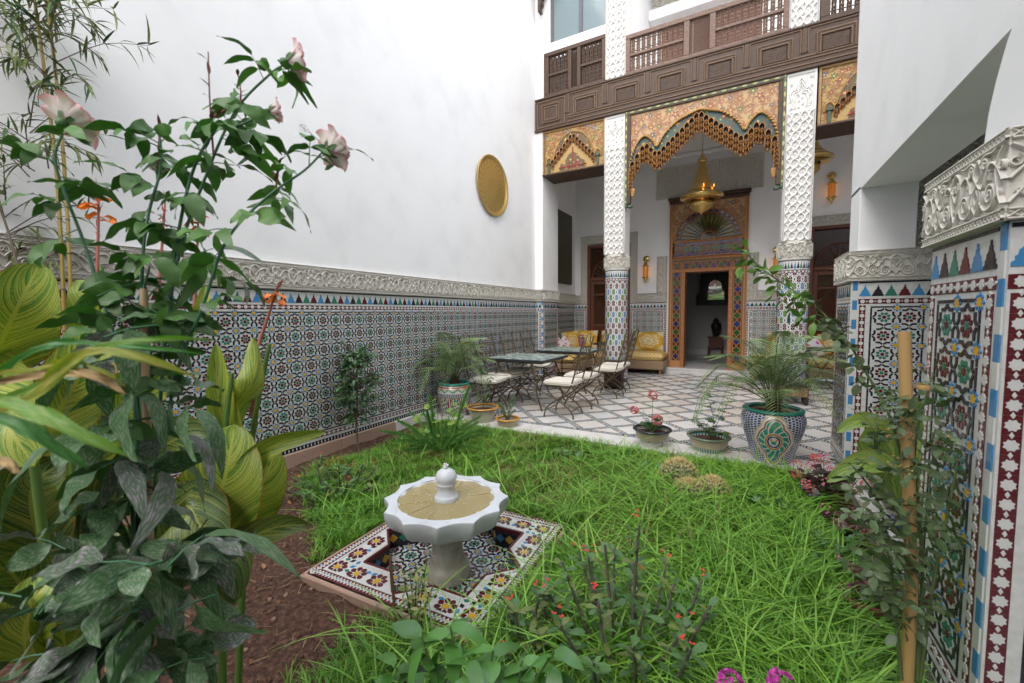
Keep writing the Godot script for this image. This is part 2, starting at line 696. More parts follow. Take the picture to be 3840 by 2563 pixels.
# ---------- carved stucco
func rib(b: B, pts: Array, w: float, h: float, z := 0.0) -> void:
	var first := b.v.size()
	var m := pts.size()
	for k in m:
		var t: Vector2 = (pts[mini(k + 1, m - 1)] - pts[maxi(k - 1, 0)]).normalized()
		var s := Vector2(-t.y, t.x)
		var q: Vector2 = pts[k]
		for e in [[-0.5, 0.0], [-0.36, 1.0], [0.36, 1.0], [0.5, 0.0]]:
			var at: Vector2 = q + s * (w * e[0])
			b.p(Vector3(at.x, at.y, z + h * e[1]))
	for k in m - 1:
		for j in 3:
			var a := first + k * 4 + j
			b.ix.append_array([a, a + 4, a + 5, a, a + 5, a + 1])

func curve2(pts: Array, n: int) -> Array:
	var p3 := []
	for q in pts:
		p3.append(Vector3(q[0], q[1], 0))
	var o := []
	for q in curve(p3, n):
		o.append(Vector2(q.x, q.y))
	return o

func spiral2(c: Vector2, r: float, a0: float, turns: float, n := 14) -> Array:
	var o := []
	for k in n + 1:
		var t := float(k) / n
		o.append(c + Vector2.from_angle(a0 + TAU * turns * t) * r * (1.0 - 0.82 * t))
	return o

func mirror2(pts: Array) -> Array:
	var o := []
	for q in pts:
		o.append(Vector2(-q.x, q.y))
	return o

func stucco_mat() -> StandardMaterial3D:
	if not mats.has("carved_stucco"):
		var m := mat("carved_stucco", Color(0.56, 0.53, 0.475), 0.85)
		m.albedo_texture = noise_tex(256, 0.02, [[0.0, Color(0.56, 0.53, 0.475)], [0.5, Color(0.65, 0.62, 0.565)], [1.0, Color(0.73, 0.705, 0.655)]], 5, 3)
		m.albedo_color = Color.WHITE
		relief(tri_map(m, 2.0), grey_tex(256, 0.06, 3, 8), 0.06)
	return mats["carved_stucco"]

func white_stucco() -> StandardMaterial3D:
	if not mats.has("white_stucco"):
		var m := mat("white_stucco", Color(0.78, 0.765, 0.74), 0.85)
		relief(tri_map(m, 2.0), grey_tex(256, 0.06, 3, 8), 0.05)
	return mats["white_stucco"]

func arabesque() -> B:
	if kit.has("arabesque"):
		return kit["arabesque"]
	var b := B.new()
	var half := [
		[curve2([[0.0, -0.088], [0.03, -0.06], [0.036, -0.025], [0.0, 0.012], [-0.03, 0.045], [0.0, 0.088]], 16), 0.009],
		[curve2([[0.0, -0.06], [0.018, -0.035], [0.0, -0.008]], 8), 0.007],
		[curve2([[0.012, 0.0], [0.05, -0.012], [0.075, 0.03], [0.11, 0.055], [0.16, 0.03], [0.2, -0.015]], 18), 0.01],
		[curve2([[0.2, 0.085], [0.165, 0.06], [0.15, 0.02], [0.17, -0.04], [0.2, -0.085]], 14), 0.009],
		[curve2([[0.03, -0.05], [0.075, -0.085], [0.13, -0.08], [0.152, -0.05], [0.135, -0.02]], 12), 0.009],
		[spiral2(Vector2(0.108, -0.042), 0.034, 0.4, 1.6, 18), 0.008],
		[spiral2(Vector2(0.06, 0.06), 0.022, 3.4, -1.5, 14), 0.007],
		[spiral2(Vector2(0.19, 0.035), 0.02, 2.0, 1.3, 12), 0.006],
		[curve2([[0.02, 0.07], [0.06, 0.09], [0.11, 0.085], [0.15, 0.09]], 8), 0.007],
		[curve2([[0.055, -0.02], [0.06, -0.045], [0.045, -0.065]], 6), 0.006],
	]
	for q in half:
		rib(b, q[0], q[1], 0.021)
		rib(b, mirror2(q[0]), q[1], 0.0195)
	for s in [-1, 1]:
		for k in 5:
			var a := 0.5 + k * 0.42
			var c := Vector2(0.165 * s, -0.065)
			var d := Vector2.from_angle(a) * 0.026
			d.x *= s
			rib(b, [c, c + d * 0.5, c + d], 0.0075, 0.018)
			c = Vector2(0.095 * s, 0.03)
			d = Vector2.from_angle(2.6 + k * 0.45) * 0.024
			d.x *= s
			rib(b, [c, c + d * 0.5, c + d], 0.007, 0.018)
	kit["arabesque"] = b
	return b

func lattice_strip(w: float, h: float, n: int) -> B:
	var b := B.new()
	for k in n:
		var x := w * k / n - w / 2
		var d := w / n
		rib(b, [Vector2(x, -h / 2), Vector2(x + d, h / 2)], 0.005, 0.014)
		rib(b, [Vector2(x, h / 2), Vector2(x + d, -h / 2)], 0.005, 0.0125)
	for s in [-1, 1]:
		rib(b, [Vector2(-w / 2, s * (h / 2 + 0.003)), Vector2(w / 2, s * (h / 2 + 0.003))], 0.007, 0.016)
	return b

# a carved band: fr's origin at the middle of its start, x along it, z out of the wall
func frieze(parent: Node3D, fr: Transform3D, w: float, h: float, called := "stucco_frieze", back := true, deep := 1.0) -> void:
	var k := h / 0.27
	if back:
		put(called, bx(Vector3(0, -h / 2, -0.05), Vector3(w, h / 2, 0), 0.004).mesh(), stucco_mat(), parent, fr)
	if not kit_mesh.has("frieze"):
		var b := B.new()
		b.add(arabesque(), Transform3D.IDENTITY)
		var s := lattice_strip(0.4, 0.022, 14)
		b.add(s, turn2(0, 0, 0.116))
		b.add(s, turn2(0, 0, -0.116))
		kit_mesh["frieze"] = b.mesh()
	var n := maxi(1, roundi(w / (0.4 * k)))
	var at := []
	for i in n:
		at.append(fr * Transform3D(Basis.from_scale(Vector3(w / n / 0.4, k, minf(k, 1.4) * deep)), Vector3((i + 0.5) * w / n, 0, 0)))
	many("carving", kit_mesh["frieze"], at, stucco_mat(), parent)

# a shaft face carved with a net of lozenges
func sebka(parent: Node3D, fr: Transform3D, w: float, h: float, m: Material) -> void:
	if not kit_mesh.has("sebka"):
		var b := B.new()
		var ux := 0.13
		var uy := 0.15
		for s in [-1.0, 1.0]:
			var q := []
			for k in 9:
				var t := k / 8.0
				q.append(Vector2(s * (t - 0.5) * ux + s * 0.012 * sin(t * TAU * 1.0), (t - 0.5) * uy - 0.01 * sin(t * TAU)))
			rib(b, q, 0.03, 0.026 + 0.004 * s)
		for c in [Vector2(0, uy / 2), Vector2(ux / 2, 0)]:
			for k in 4:
				var t: Transform3D = turn2(TAU * k / 4 + PI / 4, c.x, c.y)
				var petal := B.new()
				petal.prism(PackedVector2Array([Vector2(0.004, 0), Vector2(0.014, -0.009), Vector2(0.026, -0.004), Vector2(0.026, 0.004), Vector2(0.014, 0.009)]), 0, 0.014, 0.003)
				b.add(petal, t)
		kit_mesh["sebka"] = b.mesh()
	var nx := maxi(1, roundi((w - 0.07) / 0.13))
	var ny := maxi(1, roundi(h / 0.15))
	var at := []
	for i in nx:
		for j in ny:
			at.append(fr * Transform3D(Basis.from_scale(Vector3((w - 0.07) / nx / 0.13, h / ny / 0.15, 1)), Vector3(0.035 + (i + 0.5) * (w - 0.07) / nx, (j + 0.5) * h / ny, 0)))
	many("carved_net", kit_mesh["sebka"], at, m, parent)
	for x in [0.0, w - 0.038]:
		put("carved_border", bx(Vector3(x, 0, -0.01), Vector3(x + 0.038, h, 0.026), 0.004).mesh(), m, parent, fr)
	var lb := lattice_strip(0.12, 0.018, 5)
	var la := []
	for x in [0.019, w - 0.019]:
		la += run_units(fr * Transform3D(Basis.IDENTITY, Vector3(0, 0, 0.025)), Vector2(x, 0), Vector2(x, h), 0.12)
	many("border_carving", lb.mesh(), la, m, parent)

# ---------- ground, paving, walls
const NEG_Z := Vector3(0, 0, -1)
func plaster() -> StandardMaterial3D:
	if not mats.has("plaster"):
		var m := mat("plaster", Color(0.8, 0.8, 0.805), 0.9)
		m.albedo_texture = noise_tex(512, 0.006, [[0.0, Color(0.79, 0.79, 0.795)], [0.4, Color(0.845, 0.845, 0.85)], [1.0, Color(0.865, 0.865, 0.87)]], 5, 21, 20.0)
		m.albedo_color = Color.WHITE
		relief(tri_map(m, 0.45), grey_tex(512, 0.008, 5, 4), 0.22)
	return mats["plaster"]

func marble(k: int) -> StandardMaterial3D:
	var key := "marble_%d" % k
	if not mats.has(key):
		var a: Color = [Color(0.7, 0.665, 0.63), Color(0.66, 0.615, 0.565), Color(0.66, 0.65, 0.65), Color(0.74, 0.72, 0.7)][k]
		var m := mat(key, Color.WHITE, 0.22)
		m.albedo_texture = noise_tex(512, 0.006, [[0.0, a * 0.86], [0.35, a * 0.97], [0.62, a * 1.03], [0.8, a], [0.93, a * Color(0.86, 0.83, 0.8)], [1.0, a * 0.72]], 5, 30 + k, 45.0, k % 2 == 0)
		tri_map(m, 0.9)
	return mats[key]

func soil_height(x: float, z: float) -> float:
	var h := -0.045 + 0.014 * sin(x * 5.1 + 1.3) * sin(z * 4.3) + 0.008 * sin(x * 17.0 + z * 11.0) + 0.006 * sin(z * 29.0 - x * 23.0)
	if z < -4.6:
		h = minf(h, -0.07)
	if Vector2(x + 1.64, z + 2.1).rotated(-0.04).abs() < Vector2(0.555, 0.555) and absf(Vector2(x + 1.64, z + 2.1).rotated(-0.04).y) < 0.555:
		h = -0.3
	return h

func build_ground() -> void:
	var soil := mat("soil", Color.WHITE, 0.95)
	soil.albedo_texture = noise_tex(512, 0.03, [[0.0, Color(0.03, 0.014, 0.009)], [0.4, Color(0.07, 0.031, 0.019)], [0.62, Color(0.1, 0.047, 0.029)], [0.8, Color(0.14, 0.072, 0.046)], [1.0, Color(0.2, 0.12, 0.085)]], 6, 11)
	relief(tri_map(soil, 1.6), grey_tex(512, 0.05, 5, 12), 1.6)
	var b := B.new()
	b.grid(150, 260, func(s: float, t: float) -> Vector3:
		var x := lerpf(-4.2, 0.95, s)
		var z := lerpf(7.0, -4.86, t)
		return Vector3(x, soil_height(x, z), z))
	structure(obj("garden_soil", b, soil))
	# clods and pebbles
	var pb := B.new()
	pb.ball(Vector3.ZERO, Vector3(1, 0.7, 0.85), 6, 4)
	for k in pb.v.size():
		pb.v[k] *= 0.75 + 0.5 * fposmod(sin(k * 12.9) * 43.7, 1.0)
	var at := []
	var tint := []
	for k in 9000:
		var x := rng.randf_range(-4.0, 0.8)
		var z := rng.randf_range(-4.6, 0.0)
		if absf(x + 1.64) < 0.64 and absf(z + 2.1) < 0.64:
			continue
		var s := 0.003 + 0.013 * pow(rng.randf(), 3.0)
		at.append(Transform3D(Basis.from_euler(Vector3(rng.randf() * 6, rng.randf() * 6, 0)).scaled(Vector3.ONE * s), Vector3(x, soil_height(x, z) + s * 0.3, z)))
		tint.append([Color(0.2, 0.085, 0.05), Color(0.13, 0.055, 0.032), Color(0.3, 0.19, 0.13), Color(0.09, 0.045, 0.03)][rng.randi() % 4])
	many("pebbles", pb.mesh(), at, vmat("pebble", 0.9), null, tint)
	# dead straw on the soil
	var sb := B.new()
	sb.quad(Vector3(-0.0014, 0, 0), Vector3(0.0014, 0, 0), Vector3(0.001, 0.004, 0.06), Vector3(-0.001, 0.004, 0.06))
	at = []
	tint = []
	for k in 2600:
		var x := rng.randf_range(-3.9, 0.7)
		var z := rng.randf_range(-4.5, -0.3)
		if absf(x + 1.64) < 0.64 and absf(z + 2.1) < 0.64:
			continue
		at.append(T(x, soil_height(x, z) + 0.008 + 0.01 * rng.randf(), z, rng.randf_range(0.5, 1.5), rng.randf() * TAU))
		tint.append(Color(0.36, 0.25, 0.13) * rng.randf_range(0.5, 1.1))
	many("dry_straw", sb.mesh(), at, vmat("straw", 0.9), null, tint)

func clip_poly(q: PackedVector2Array, zmax: float) -> PackedVector2Array:
	var r := Geometry2D.intersect_polygons(q, PackedVector2Array([Vector2(-4.2, -11.3), Vector2(3.2, -11.3), Vector2(3.2, zmax), Vector2(-4.2, zmax)]))
	return r[0] if r.size() > 0 else PackedVector2Array()

func build_patio() -> void:
	var floor_ := Node3D.new()
	floor_.name = "patio_floor"
	add_child(floor_)
	structure(floor_)
	var bed := mat("grout", Color(0.5, 0.47, 0.43), 0.8)
	put("mortar_bed", bx(Vector3(-4.5, -0.2, -11.4), Vector3(3.3, -0.004, -4.76)).mesh(), bed, floor_)
	var down := Transform3D(Basis(Vector3.RIGHT, Vector3(0, 0, 1), Vector3.UP), Vector3.ZERO)
	var c := 0.2885
	var n := 0
	for i in range(-10, 18):
		for j in range(0, 22):
			if (i + j) % 2 != 0:
				continue
			var cx := -1.5 + c + (i - 1) * c
			var cz := -5.125 - j * c
			if cx < -4.5 or cx > 3.3 or cz < -11.5:
				continue
			var hw := 0.2325
			var q := clip_poly(PackedVector2Array([Vector2(cx - hw, cz), Vector2(cx, cz - hw), Vector2(cx + hw, cz), Vector2(cx, cz + hw)]), -5.166)
			if q.size() < 3:
				continue
			var b := B.new()
			b.xf = down
			b.prism(q, -0.012, 0.0, 0.0012)
			n += 1
			put("marble_tile", b.mesh(), marble([0, 0, 1, 2, 3][rng.randi() % 5]), floor_)
	# mosaic strips between the slabs
	var u := B.new()
	u.xf = down
	u.col = WHITE_T
	u.prism(PackedVector2Array([Vector2(-0.165, -0.034), Vector2(0.165, -0.034), Vector2(0.165, 0.034), Vector2(-0.165, 0.034)]), -0.01, -0.002)
	u.col = BLACK_T
	for s in [-1, 1]:
		u.prism(PackedVector2Array([Vector2(-0.165, s * 0.0335 - 0.004), Vector2(0.165, s * 0.0335 - 0.004), Vector2(0.165, s * 0.0335 + 0.004), Vector2(-0.165, s * 0.0335 + 0.004)]), -0.01, 0.0)
	var cs := [GREEN_T, RED_T, BLUE_T, BLACK_T, YELLOW_T, BLACK_T, BLUE_T, RED_T, GREEN_T]
	for k in 9:
		u.col = cs[k]
		for s in [-1, 1]:
			var x: float = (k - 4) * 0.036 + s * 0.009
			var y: float = s * 0.0135
			u.prism(PackedVector2Array([Vector2(x - 0.013, y - 0.0085), Vector2(x + 0.007, y - 0.0085), Vector2(x + 0.013, y + 0.0085), Vector2(x - 0.007, y + 0.0085)]), -0.01, -0.0005)
	var x_ := B.new()
	x_.xf = down
	x_.col = WHITE_T
	x_.prism(ring_pts(4, 0.054, 0), -0.011, -0.0025)
	x_.col = GREEN_T
	x_.prism(ring_pts(4, 0.02, 0), -0.01, -0.0005)
	x_.col = RED_T
	for k in 4:
		x_.prism(ring_pts(4, 0.011, PI / 4) * Transform2D(0, -Vector2.from_angle(PI / 4 + k * PI / 2) * 0.034), -0.01, -0.0008)
	var at := []
	var ax := []
	for i in range(-10, 17):
		for j in range(0, 22):
			if (i + j) % 2 != 1 and (i + j) % 2 != -1:
				continue
			var p := Vector3(-1.5 + i * c, 0, -5.125 - (j - 0) * c)
			if p.x < -4.1 or p.x > 3.2 or p.z < -11.2:
				continue
			if j > 0:
				ax.append(Transform3D(Basis(), p))
			for s in [-1, 1]:
				var m := p + Vector3(s * c / 2, 0, -c / 2)
				if m.x > -4.0 and m.x < 3.2:
					at.append(Transform3D(Basis(Vector3.UP, s * PI / 4), m))
	many("mosaic_strip", u.mesh(), at, glaze, floor_)
	many("mosaic_crossing", x_.mesh(), ax, glaze, floor_)
	at = []
	for k in 22:
		at.append(Transform3D(Basis(), Vector3(-3.88 + k * 0.33, 0, -5.12)))
	many("mosaic_edging", u.mesh(), at, glaze, floor_)
	var x := -4.05
	while x < 1.3:
		var w := rng.randf_range(0.7, 1.0)
		put("edge_slab", bx(Vector3(x + 0.0015, -0.04, -5.08), Vector3(minf(x + w, 1.9) - 0.0015, 0.0, -4.7), 0.004).mesh(), marble(3), floor_)
		x += w
	# threshold of the middle door
	var st := thing("door_step", "low white marble step in front of the carved middle doorway", "step", Vector3(-0.83, 0, -11.17))
	put("tread", bx(Vector3(-1.0, 0.09, -0.13), Vector3(1.0, 0.125, 0.145), 0.006).mesh(), marble(3), st)
	put("riser", bx(Vector3(-0.99, 0.0, -0.12), Vector3(0.99, 0.09, 0.125)).mesh(), marble(2), st)
	# slab under the right arcade and its kerb
	var side := thing("arcade_kerb", "white marble kerb between the flower bed and the blue pots", "kerb", Vector3(0.86, 0, -3.55))
	for k in 3:
		put("kerb_stone", bx(Vector3(-0.05, -0.1, 1.15 - k * 0.78 - 0.775), Vector3(0.05, 0.025, 1.15 - k * 0.78), 0.006).mesh(), marble(3), side)
	structure(obj("arcade_floor", bx(Vector3(0.911, -0.1, -4.69), Vector3(3.3, 0.0, 7.0)), marble(2)))

func plain_wall(called: String, label: String, mn: Vector3, mx: Vector3) -> Node3D:
	var t := thing(called, label, "wall", Vector3((mn.x + mx.x) / 2, mn.y, (mn.z + mx.z) / 2))
	put("plaster", bx(mn - t.position, mx - t.position).mesh(), plaster(), t)
	return t

func build_left_wall() -> void:
	var t := thing("courtyard_wall", "tall white plaster wall with mosaic tiled foot and carved band on the garden's long side", "wall", Vector3(-4.05, 0, 1.5))
	put("plaster", bx(Vector3(-0.4, 1.95, -9.93), Vector3(0.0, 10.5, 5.5)).mesh(), plaster(), t)
	put("core", bx(Vector3(-0.4, -0.2, -9.93), Vector3(-0.031, 1.95, 5.5)).mesh(), plaster(), t)
	var fr := frame(Vector3.ZERO, NEG_Z, Vector3.UP)
	dado(t, fr, 9.93, "", 11, false, true, Vector3(0, 0.8, -5.1))
	frieze(t, frame(Vector3(0.022, 1.893, 0), NEG_Z, Vector3.UP), 9.93, 0.262)
	var stone := mat("pink_stone", Color(0.4, 0.265, 0.2), 0.8)
	relief(tri_map(stone, 2.0), grey_tex(256, 0.04, 4, 14), 0.3)
	for k in 9:
		put("base_stone", bx(Vector3(-0.03, -0.12, 1.3 - (k + 1) * 0.86 + 0.002), Vector3(0.028, 0.083, 1.3 - k * 0.86 - 0.002), 0.005).mesh(), stone if k < 8 else marble(3), t)

func corner_strip(parent: Node3D, fr: Transform3D, x: float) -> void:
	for k in 20:
		put("tile", kmesh("block", BLUE_T if k % 2 == 0 else WHITE_T), glaze, parent, fr * Transform3D(Basis(), Vector3(x, 1.72 - k * 0.0845, 0)))

func build_piers() -> void:
	# far pier of the right arcade
	var t := thing("arcade_pier", "tiled pier of the right arcade, the one whose broad panel stands behind the climbing rose", "pier", Vector3(0.82, 0, -4.74))
	var core := mat("white_tile", WHITE_T, 0.2)
	put("core", bx(Vector3(0.031, -0.1, -0.6), Vector3(0.55, 1.765, -0.031)).mesh(), core, t)
	var ff := frame(Vector3(0, 0, 0), Vector3.RIGHT, Vector3.UP)
	dado(t, frame(Vector3(0.055, 0, 0), Vector3.RIGHT, Vector3.UP), 0.525, "lr", 11, true)
	put("corner_backing", bx(Vector3(0.031, 0.0, -0.03), Vector3(0.055, 1.765, -0.001)).mesh(), core, t)
	corner_strip(t, ff, 0.03)
	dado(t, Transform3D(Basis(Vector3(0, 0, 1), Vector3.UP, Vector3(-1, 0, 0)), Vector3(0, 0, -0.63)), 0.63, "lr")
	put("carved_block", bx(Vector3(-0.02, 1.762, -0.64), Vector3(0.58, 2.026, -0.03), 0.004).mesh(), stucco_mat(), t)
	frieze(t, frame(Vector3(-0.02, 1.893, 0.02), Vector3.RIGHT, Vector3.UP), 0.62, 0.266, "stucco_frieze", true, 0.75)
	frieze(t, Transform3D(Basis(Vector3(0, 0, 1), Vector3.UP, Vector3(-1, 0, 0)), Vector3(-0.022, 1.893, -0.64)), 0.655, 0.266, "stucco_frieze", true, 0.75)
	put("plaster", bx(Vector3(0.045, 2.026, -0.42), Vector3(0.43, 2.6, -0.05), 0.006).mesh(), plaster(), t)
	# near pier
	var s := thing("arcade_pier", "tiled pier of the right arcade closest to the garden's front, cut by the picture's edge", "pier", Vector3(0.68, 0, -1.81))
	put("core", bx(Vector3(0.031, -0.1, -0.56), Vector3(0.75, 1.765, -0.031)).mesh(), core, s)
	var lf := Transform3D(Basis(Vector3(0, 0, 1), Vector3.UP, Vector3(-1, 0, 0)), Vector3(0, 0, -0.59))
	dado(s, lf, 0.53, "lr", 11, true)
	put("corner_backing", bx(Vector3(0.001, 0.0, -0.06), Vector3(0.03, 1.765, -0.031)).mesh(), core, s)
	corner_strip(s, lf, 0.56)
	dado(s, frame(Vector3(0.0, 0, 0), Vector3.RIGHT, Vector3.UP), 0.75, "lr", 0)
	put("carved_block", bx(Vector3(0.0, 1.762, -0.6), Vector3(0.76, 2.026, -0.02), 0.004).mesh(), stucco_mat(), s)
	frieze(s, Transform3D(lf.basis, Vector3(-0.022, 1.893, -0.61)), 0.63, 0.266, "stucco_frieze", true, 0.65)
	frieze(s, frame(Vector3(-0.02, 1.893, 0.02), Vector3.RIGHT, Vector3.UP), 0.78, 0.266, "stucco_frieze", true, 0.65)
	# its white upper part leans out to the lintel in a curve
	var b := B.new()
	b.xf = Transform3D(Basis(Vector3(0, 0, 1), Vector3.UP, Vector3(-1, 0, 0)), Vector3(0.6, 0, 0))
	b.prism(PackedVector2Array([Vector2(-0.325, 2.026), Vector2(-0.318, 2.09), Vector2(-0.3, 2.18), Vector2(-0.262, 2.27), Vector2(-0.21, 2.36), Vector2(-0.15, 2.43), Vector2(-0.06, 2.52), Vector2(0.0, 2.58), Vector2(0.6, 2.6), Vector2(0.6, 2.026)]), 0.0, 0.56, 0.004, true)
	put("plaster", b.mesh(), plaster(), s)
	# the lintel wall above them
	var l := thing("arcade_wall", "smooth white wall above the right arcade, carried by its tiled piers", "wall", Vector3(0.865, 2.58, -5.16))
	put("plaster", bx(Vector3(0, -0.008, 0), Vector3(0.385, 7.9, 12.1)).mesh(), plaster(), l)
	put("return", bx(Vector3(0.385, 0.9, -0.0), Vector3(2.4, 7.9, 0.3)).mesh(), plaster(), l)
	var inn := thing("gallery_end_wall", "carved grey stucco wall seen through the gap of the right arcade", "wall", Vector3(1.25, 2.02, -4.86))
	put("backing", bx(Vector3(0, 0, -0.1), Vector3(2, 1.6, 0)).mesh(), stucco_mat(), inn)
	for k in 5:
		frieze(inn, frame(Vector3(0.0, 0.16 + k * 0.3, 0.02), Vector3.RIGHT, Vector3.UP), 1.2, 0.29, "stucco_frieze", false)
	plain_wall("arcade_inner_wall", "white inner wall of the right arcade walk", Vector3(3.3, 0, -11.4), Vector3(3.5, 4.0, 7.0))
	plain_wall("arcade_ceiling", "plaster ceiling over the right arcade walk", Vector3(1.251, 3.3, -4.8), Vector3(3.3, 3.45, 7.0))
	plain_wall("garden_end_wall", "white wall closing the courtyard behind the garden", Vector3(-4.4, -0.2, 7.0), Vector3(3.4, 5.5, 7.3))

# ---------- the gallery at the far end
func build_gallery() -> void:
	var t := thing("gallery_side_wall", "white gallery wall behind the left end of the beam, with a shaded mosaic foot", "wall", Vector3(-3.87, 0, -8.43))
	put("pilaster", bx(Vector3(-0.5, 1.95, -0.85), Vector3(0.0, 5.36, 0.0), 0.004).mesh(), plaster(), t)
	put("plaster", bx(Vector3(-0.6, 1.95, -2.95), Vector3(-0.33, 5.36, -0.85)).mesh(), plaster(), t)
	put("core", bx(Vector3(-0.5, 0, -0.85), Vector3(-0.031, 1.95, -0.031)).mesh(), plaster(), t)
	put("core", bx(Vector3(-0.6, 0, -2.95), Vector3(-0.361, 1.95, -0.85)).mesh(), plaster(), t)
	dado(t, frame(Vector3(-0.18, 0, 0), Vector3.RIGHT, Vector3.UP), 0.145, "r", 0)
	put("corner_backing", bx(Vector3(-0.035, 0.0, -0.03), Vector3(-0.031, 1.765, -0.001)).mesh(), mat("white_tile"), t)
	corner_strip(t, Transform3D(), -0.018)
	dado(t, frame(Vector3(0, 0, 0), NEG_Z, Vector3.UP), 0.85, "lr")
	dado(t, frame(Vector3(-0.33, 0, -0.85), NEG_Z, Vector3.UP), 2.02, "lr")
	frieze(t, frame(Vector3(-0.2, 1.893, 0.02), Vector3.RIGHT, Vector3.UP), 0.22, 0.262)
	frieze(t, frame(Vector3(0.022, 1.893, 0.02), NEG_Z, Vector3.UP), 0.87, 0.262)
	frieze(t, frame(Vector3(-0.308, 1.893, -0.85), NEG_Z, Vector3.UP), 2.02, 0.262)
	# back wall
	var w := thing("gallery_back_wall", "white back wall of the gallery with mosaic foot and carved stucco bands round its doors", "wall", Vector3(0, 0, -11.3))
	for q in [[-4.8, -3.84, 0.0, 5.36], [-3.84, -2.66, 3.37, 5.36], [-2.66, -1.7, 0.0, 5.36], [-1.7, 0.0, 4.3, 5.36], [0.0, 1.2, 0.0, 5.36], [1.2, 2.4, 3.33, 5.36], [2.4, 3.3, 0.0, 5.36]]:
		put("plaster", bx(Vector3(q[0], q[2], -0.35), Vector3(q[1], q[3], -0.031)).mesh(), plaster(), w)
	var fx := func(x: float, y: float, z := 0.0) -> Transform3D: return frame(Vector3(x, y, z), Vector3.RIGHT, Vector3.UP)
	dado(w, fx.call(-4.2, 0), 0.36, "r")
	dado(w, fx.call(-2.66, 0), 0.92, "lr")
	dado(w, fx.call(0.02, 0), 1.1, "lr")
	dado(w, fx.call(2.4, 0), 0.8, "l")
	var vert := func(x: float, y0: float, y1: float, wd: float) -> void:
		frieze(w, frame(Vector3(x, y0, 0.015), Vector3.UP, Vector3.LEFT), y1 - y0, wd)
	var hor := func(x0: float, x1: float, y: float, h: float) -> void:
		frieze(w, fx.call(x0, y, 0.014), x1 - x0, h)
	hor.call(-4.2, -4.02, 1.88, 0.24)
	vert.call(-3.93, 1.76, 3.6, 0.18)
	vert.call(-2.57, 1.76, 3.6, 0.18)
	hor.call(-3.84, -2.66, 3.49, 0.22)
	hor.call(-2.48, -1.74, 1.88, 0.24)
	vert.call(-1.87, 2.0, 2.92, 0.25)
	vert.call(0.13, 1.76, 2.87, 0.25)
	hor.call(0.255, 1.2, 1.88, 0.24)
	hor.call(0.95, 3.1, 3.44, 0.22)
	vert.call(2.5, 1.76, 3.33, 0.18)
	# five carved arched panels below the ceiling
	for k in 5:
		var x0 := -2.02 + k * 0.465
		var f: Transform3D = fx.call(x0, 4.33)
		var pb := B.new()
		pb.box(Vector3(0, 0, -0.032), Vector3(0.465, 0.77, -0.012))
		rib(pb, curve2([[0.03, 0.0], [0.03, 0.4], [0.06, 0.58], [0.14, 0.69], [0.2325, 0.73], [0.325, 0.69], [0.405, 0.58], [0.435, 0.4], [0.435, 0.0]], 24), 0.03, 0.022, -0.012)
		for r in 7:
			for s in 11:
				var c := Vector2(0.06 + r * 0.058, 0.04 + s * 0.062)
				if c.y > 0.6 and absf(c.x - 0.2325) > 0.1:
					continue
				rib(pb, spiral2(c, 0.026, r * 1.3 + s * 0.7, 1.0 if (r + s) % 2 == 0 else -1.0, 9), 0.011, 0.016, -0.012)
		rib(pb, [Vector2(0.0, 0.76), Vector2(0.465, 0.76)], 0.03, 0.02, -0.012)
		rib(pb, [Vector2(0.0, 0.0), Vector2(0.0, 0.77)], 0.03, 0.022, -0.012)
		obj("carved_panel", pb, stucco_mat(), w, f)
	# ceilings
	var ce := thing("gallery_ceiling", "pale plaster ceiling above the gallery lanterns", "ceiling", Vector3(-0.4, 5.36, -10.0))
	put("slab", bx(Vector3(-4.0, 0, -1.7), Vector3(3.7, 0.3, 1.4)).mesh(), plaster(), ce)
	put("cove", bx(Vector3(-3.6, -0.1, -1.3), Vector3(3.0, 0.0, -1.18), 0.03).mesh(), plaster(), ce)
	var r := thing("gallery_right_wall", "white wall at the right end of the gallery", "wall", Vector3(3.25, 0, -10))
	put("plaster", bx(Vector3(-0.1, 0, -1.5), Vector3(0.1, 5.36, 4.0)).mesh(), plaster(), r)
	# upper floor
	var u := thing("upper_gallery_wall", "grey white upper storey wall behind the wooden balustrades", "wall", Vector3(0, 5.66, -9.6))
	put("plaster", bx(Vector3(-4.4, 0, -1.9), Vector3(3.4, 4.8, -1.7)).mesh(), plaster(), u)
	for k in 3:
		put("upper_door", bx(Vector3(-1.95 + k * 0.72, 0.2, -1.7), Vector3(-1.26 + k * 0.72, 2.78, -1.66), 0.012).mesh(), wood(3), u)
	put("side", bx(Vector3(-2.5, 0, -1.7), Vector3(-2.2, 4.0, 0.75)).mesh(), plaster(), u)
	put("roof_slab", bx(Vector3(-4.4, 4.4, -1.9), Vector3(3.4, 4.6, 0.6)).mesh(), plaster(), u)
	put("ledge", bx(Vector3(-2.2, 2.85, -1.7), Vector3(3.4, 3.1, -1.35), 0.01).mesh(), plaster(), u)
	put("sill", bx(Vector3(-3.86, 1.28, 0.95), Vector3(-2.4, 1.49, 1.12), 0.006).mesh(), plaster(), u)
	put("jamb", bx(Vector3(-4.3, 0.0, 0.7), Vector3(-3.735, 4.8, 1.1)).mesh(), plaster(), u)
	put("lower_panel", bx(Vector3(-3.86, 0.0, 0.85), Vector3(-2.4, 1.28, 0.92)).mesh(), plaster(), u)
	for k in 2:
		frieze(u, frame(Vector3(-2.2, 3.5 + k * 0.55, -1.68), Vector3.RIGHT, Vector3.UP), 5.0, 0.54)
	var wd := thing("gallery_window", "upper window with pale blue glass and dark frame above the left balustrade", "window", Vector3(-3.1, 7.15, -8.6))
	var glass := mat("pale_glass", Color(0.17, 0.225, 0.245), 0.12)
	relief(tri_map(glass, 1.0), grey_tex(256, 0.012, 3, 44), 0.08)
	var fm := mat("window_frame", Color(0.1, 0.09, 0.11), 0.5)
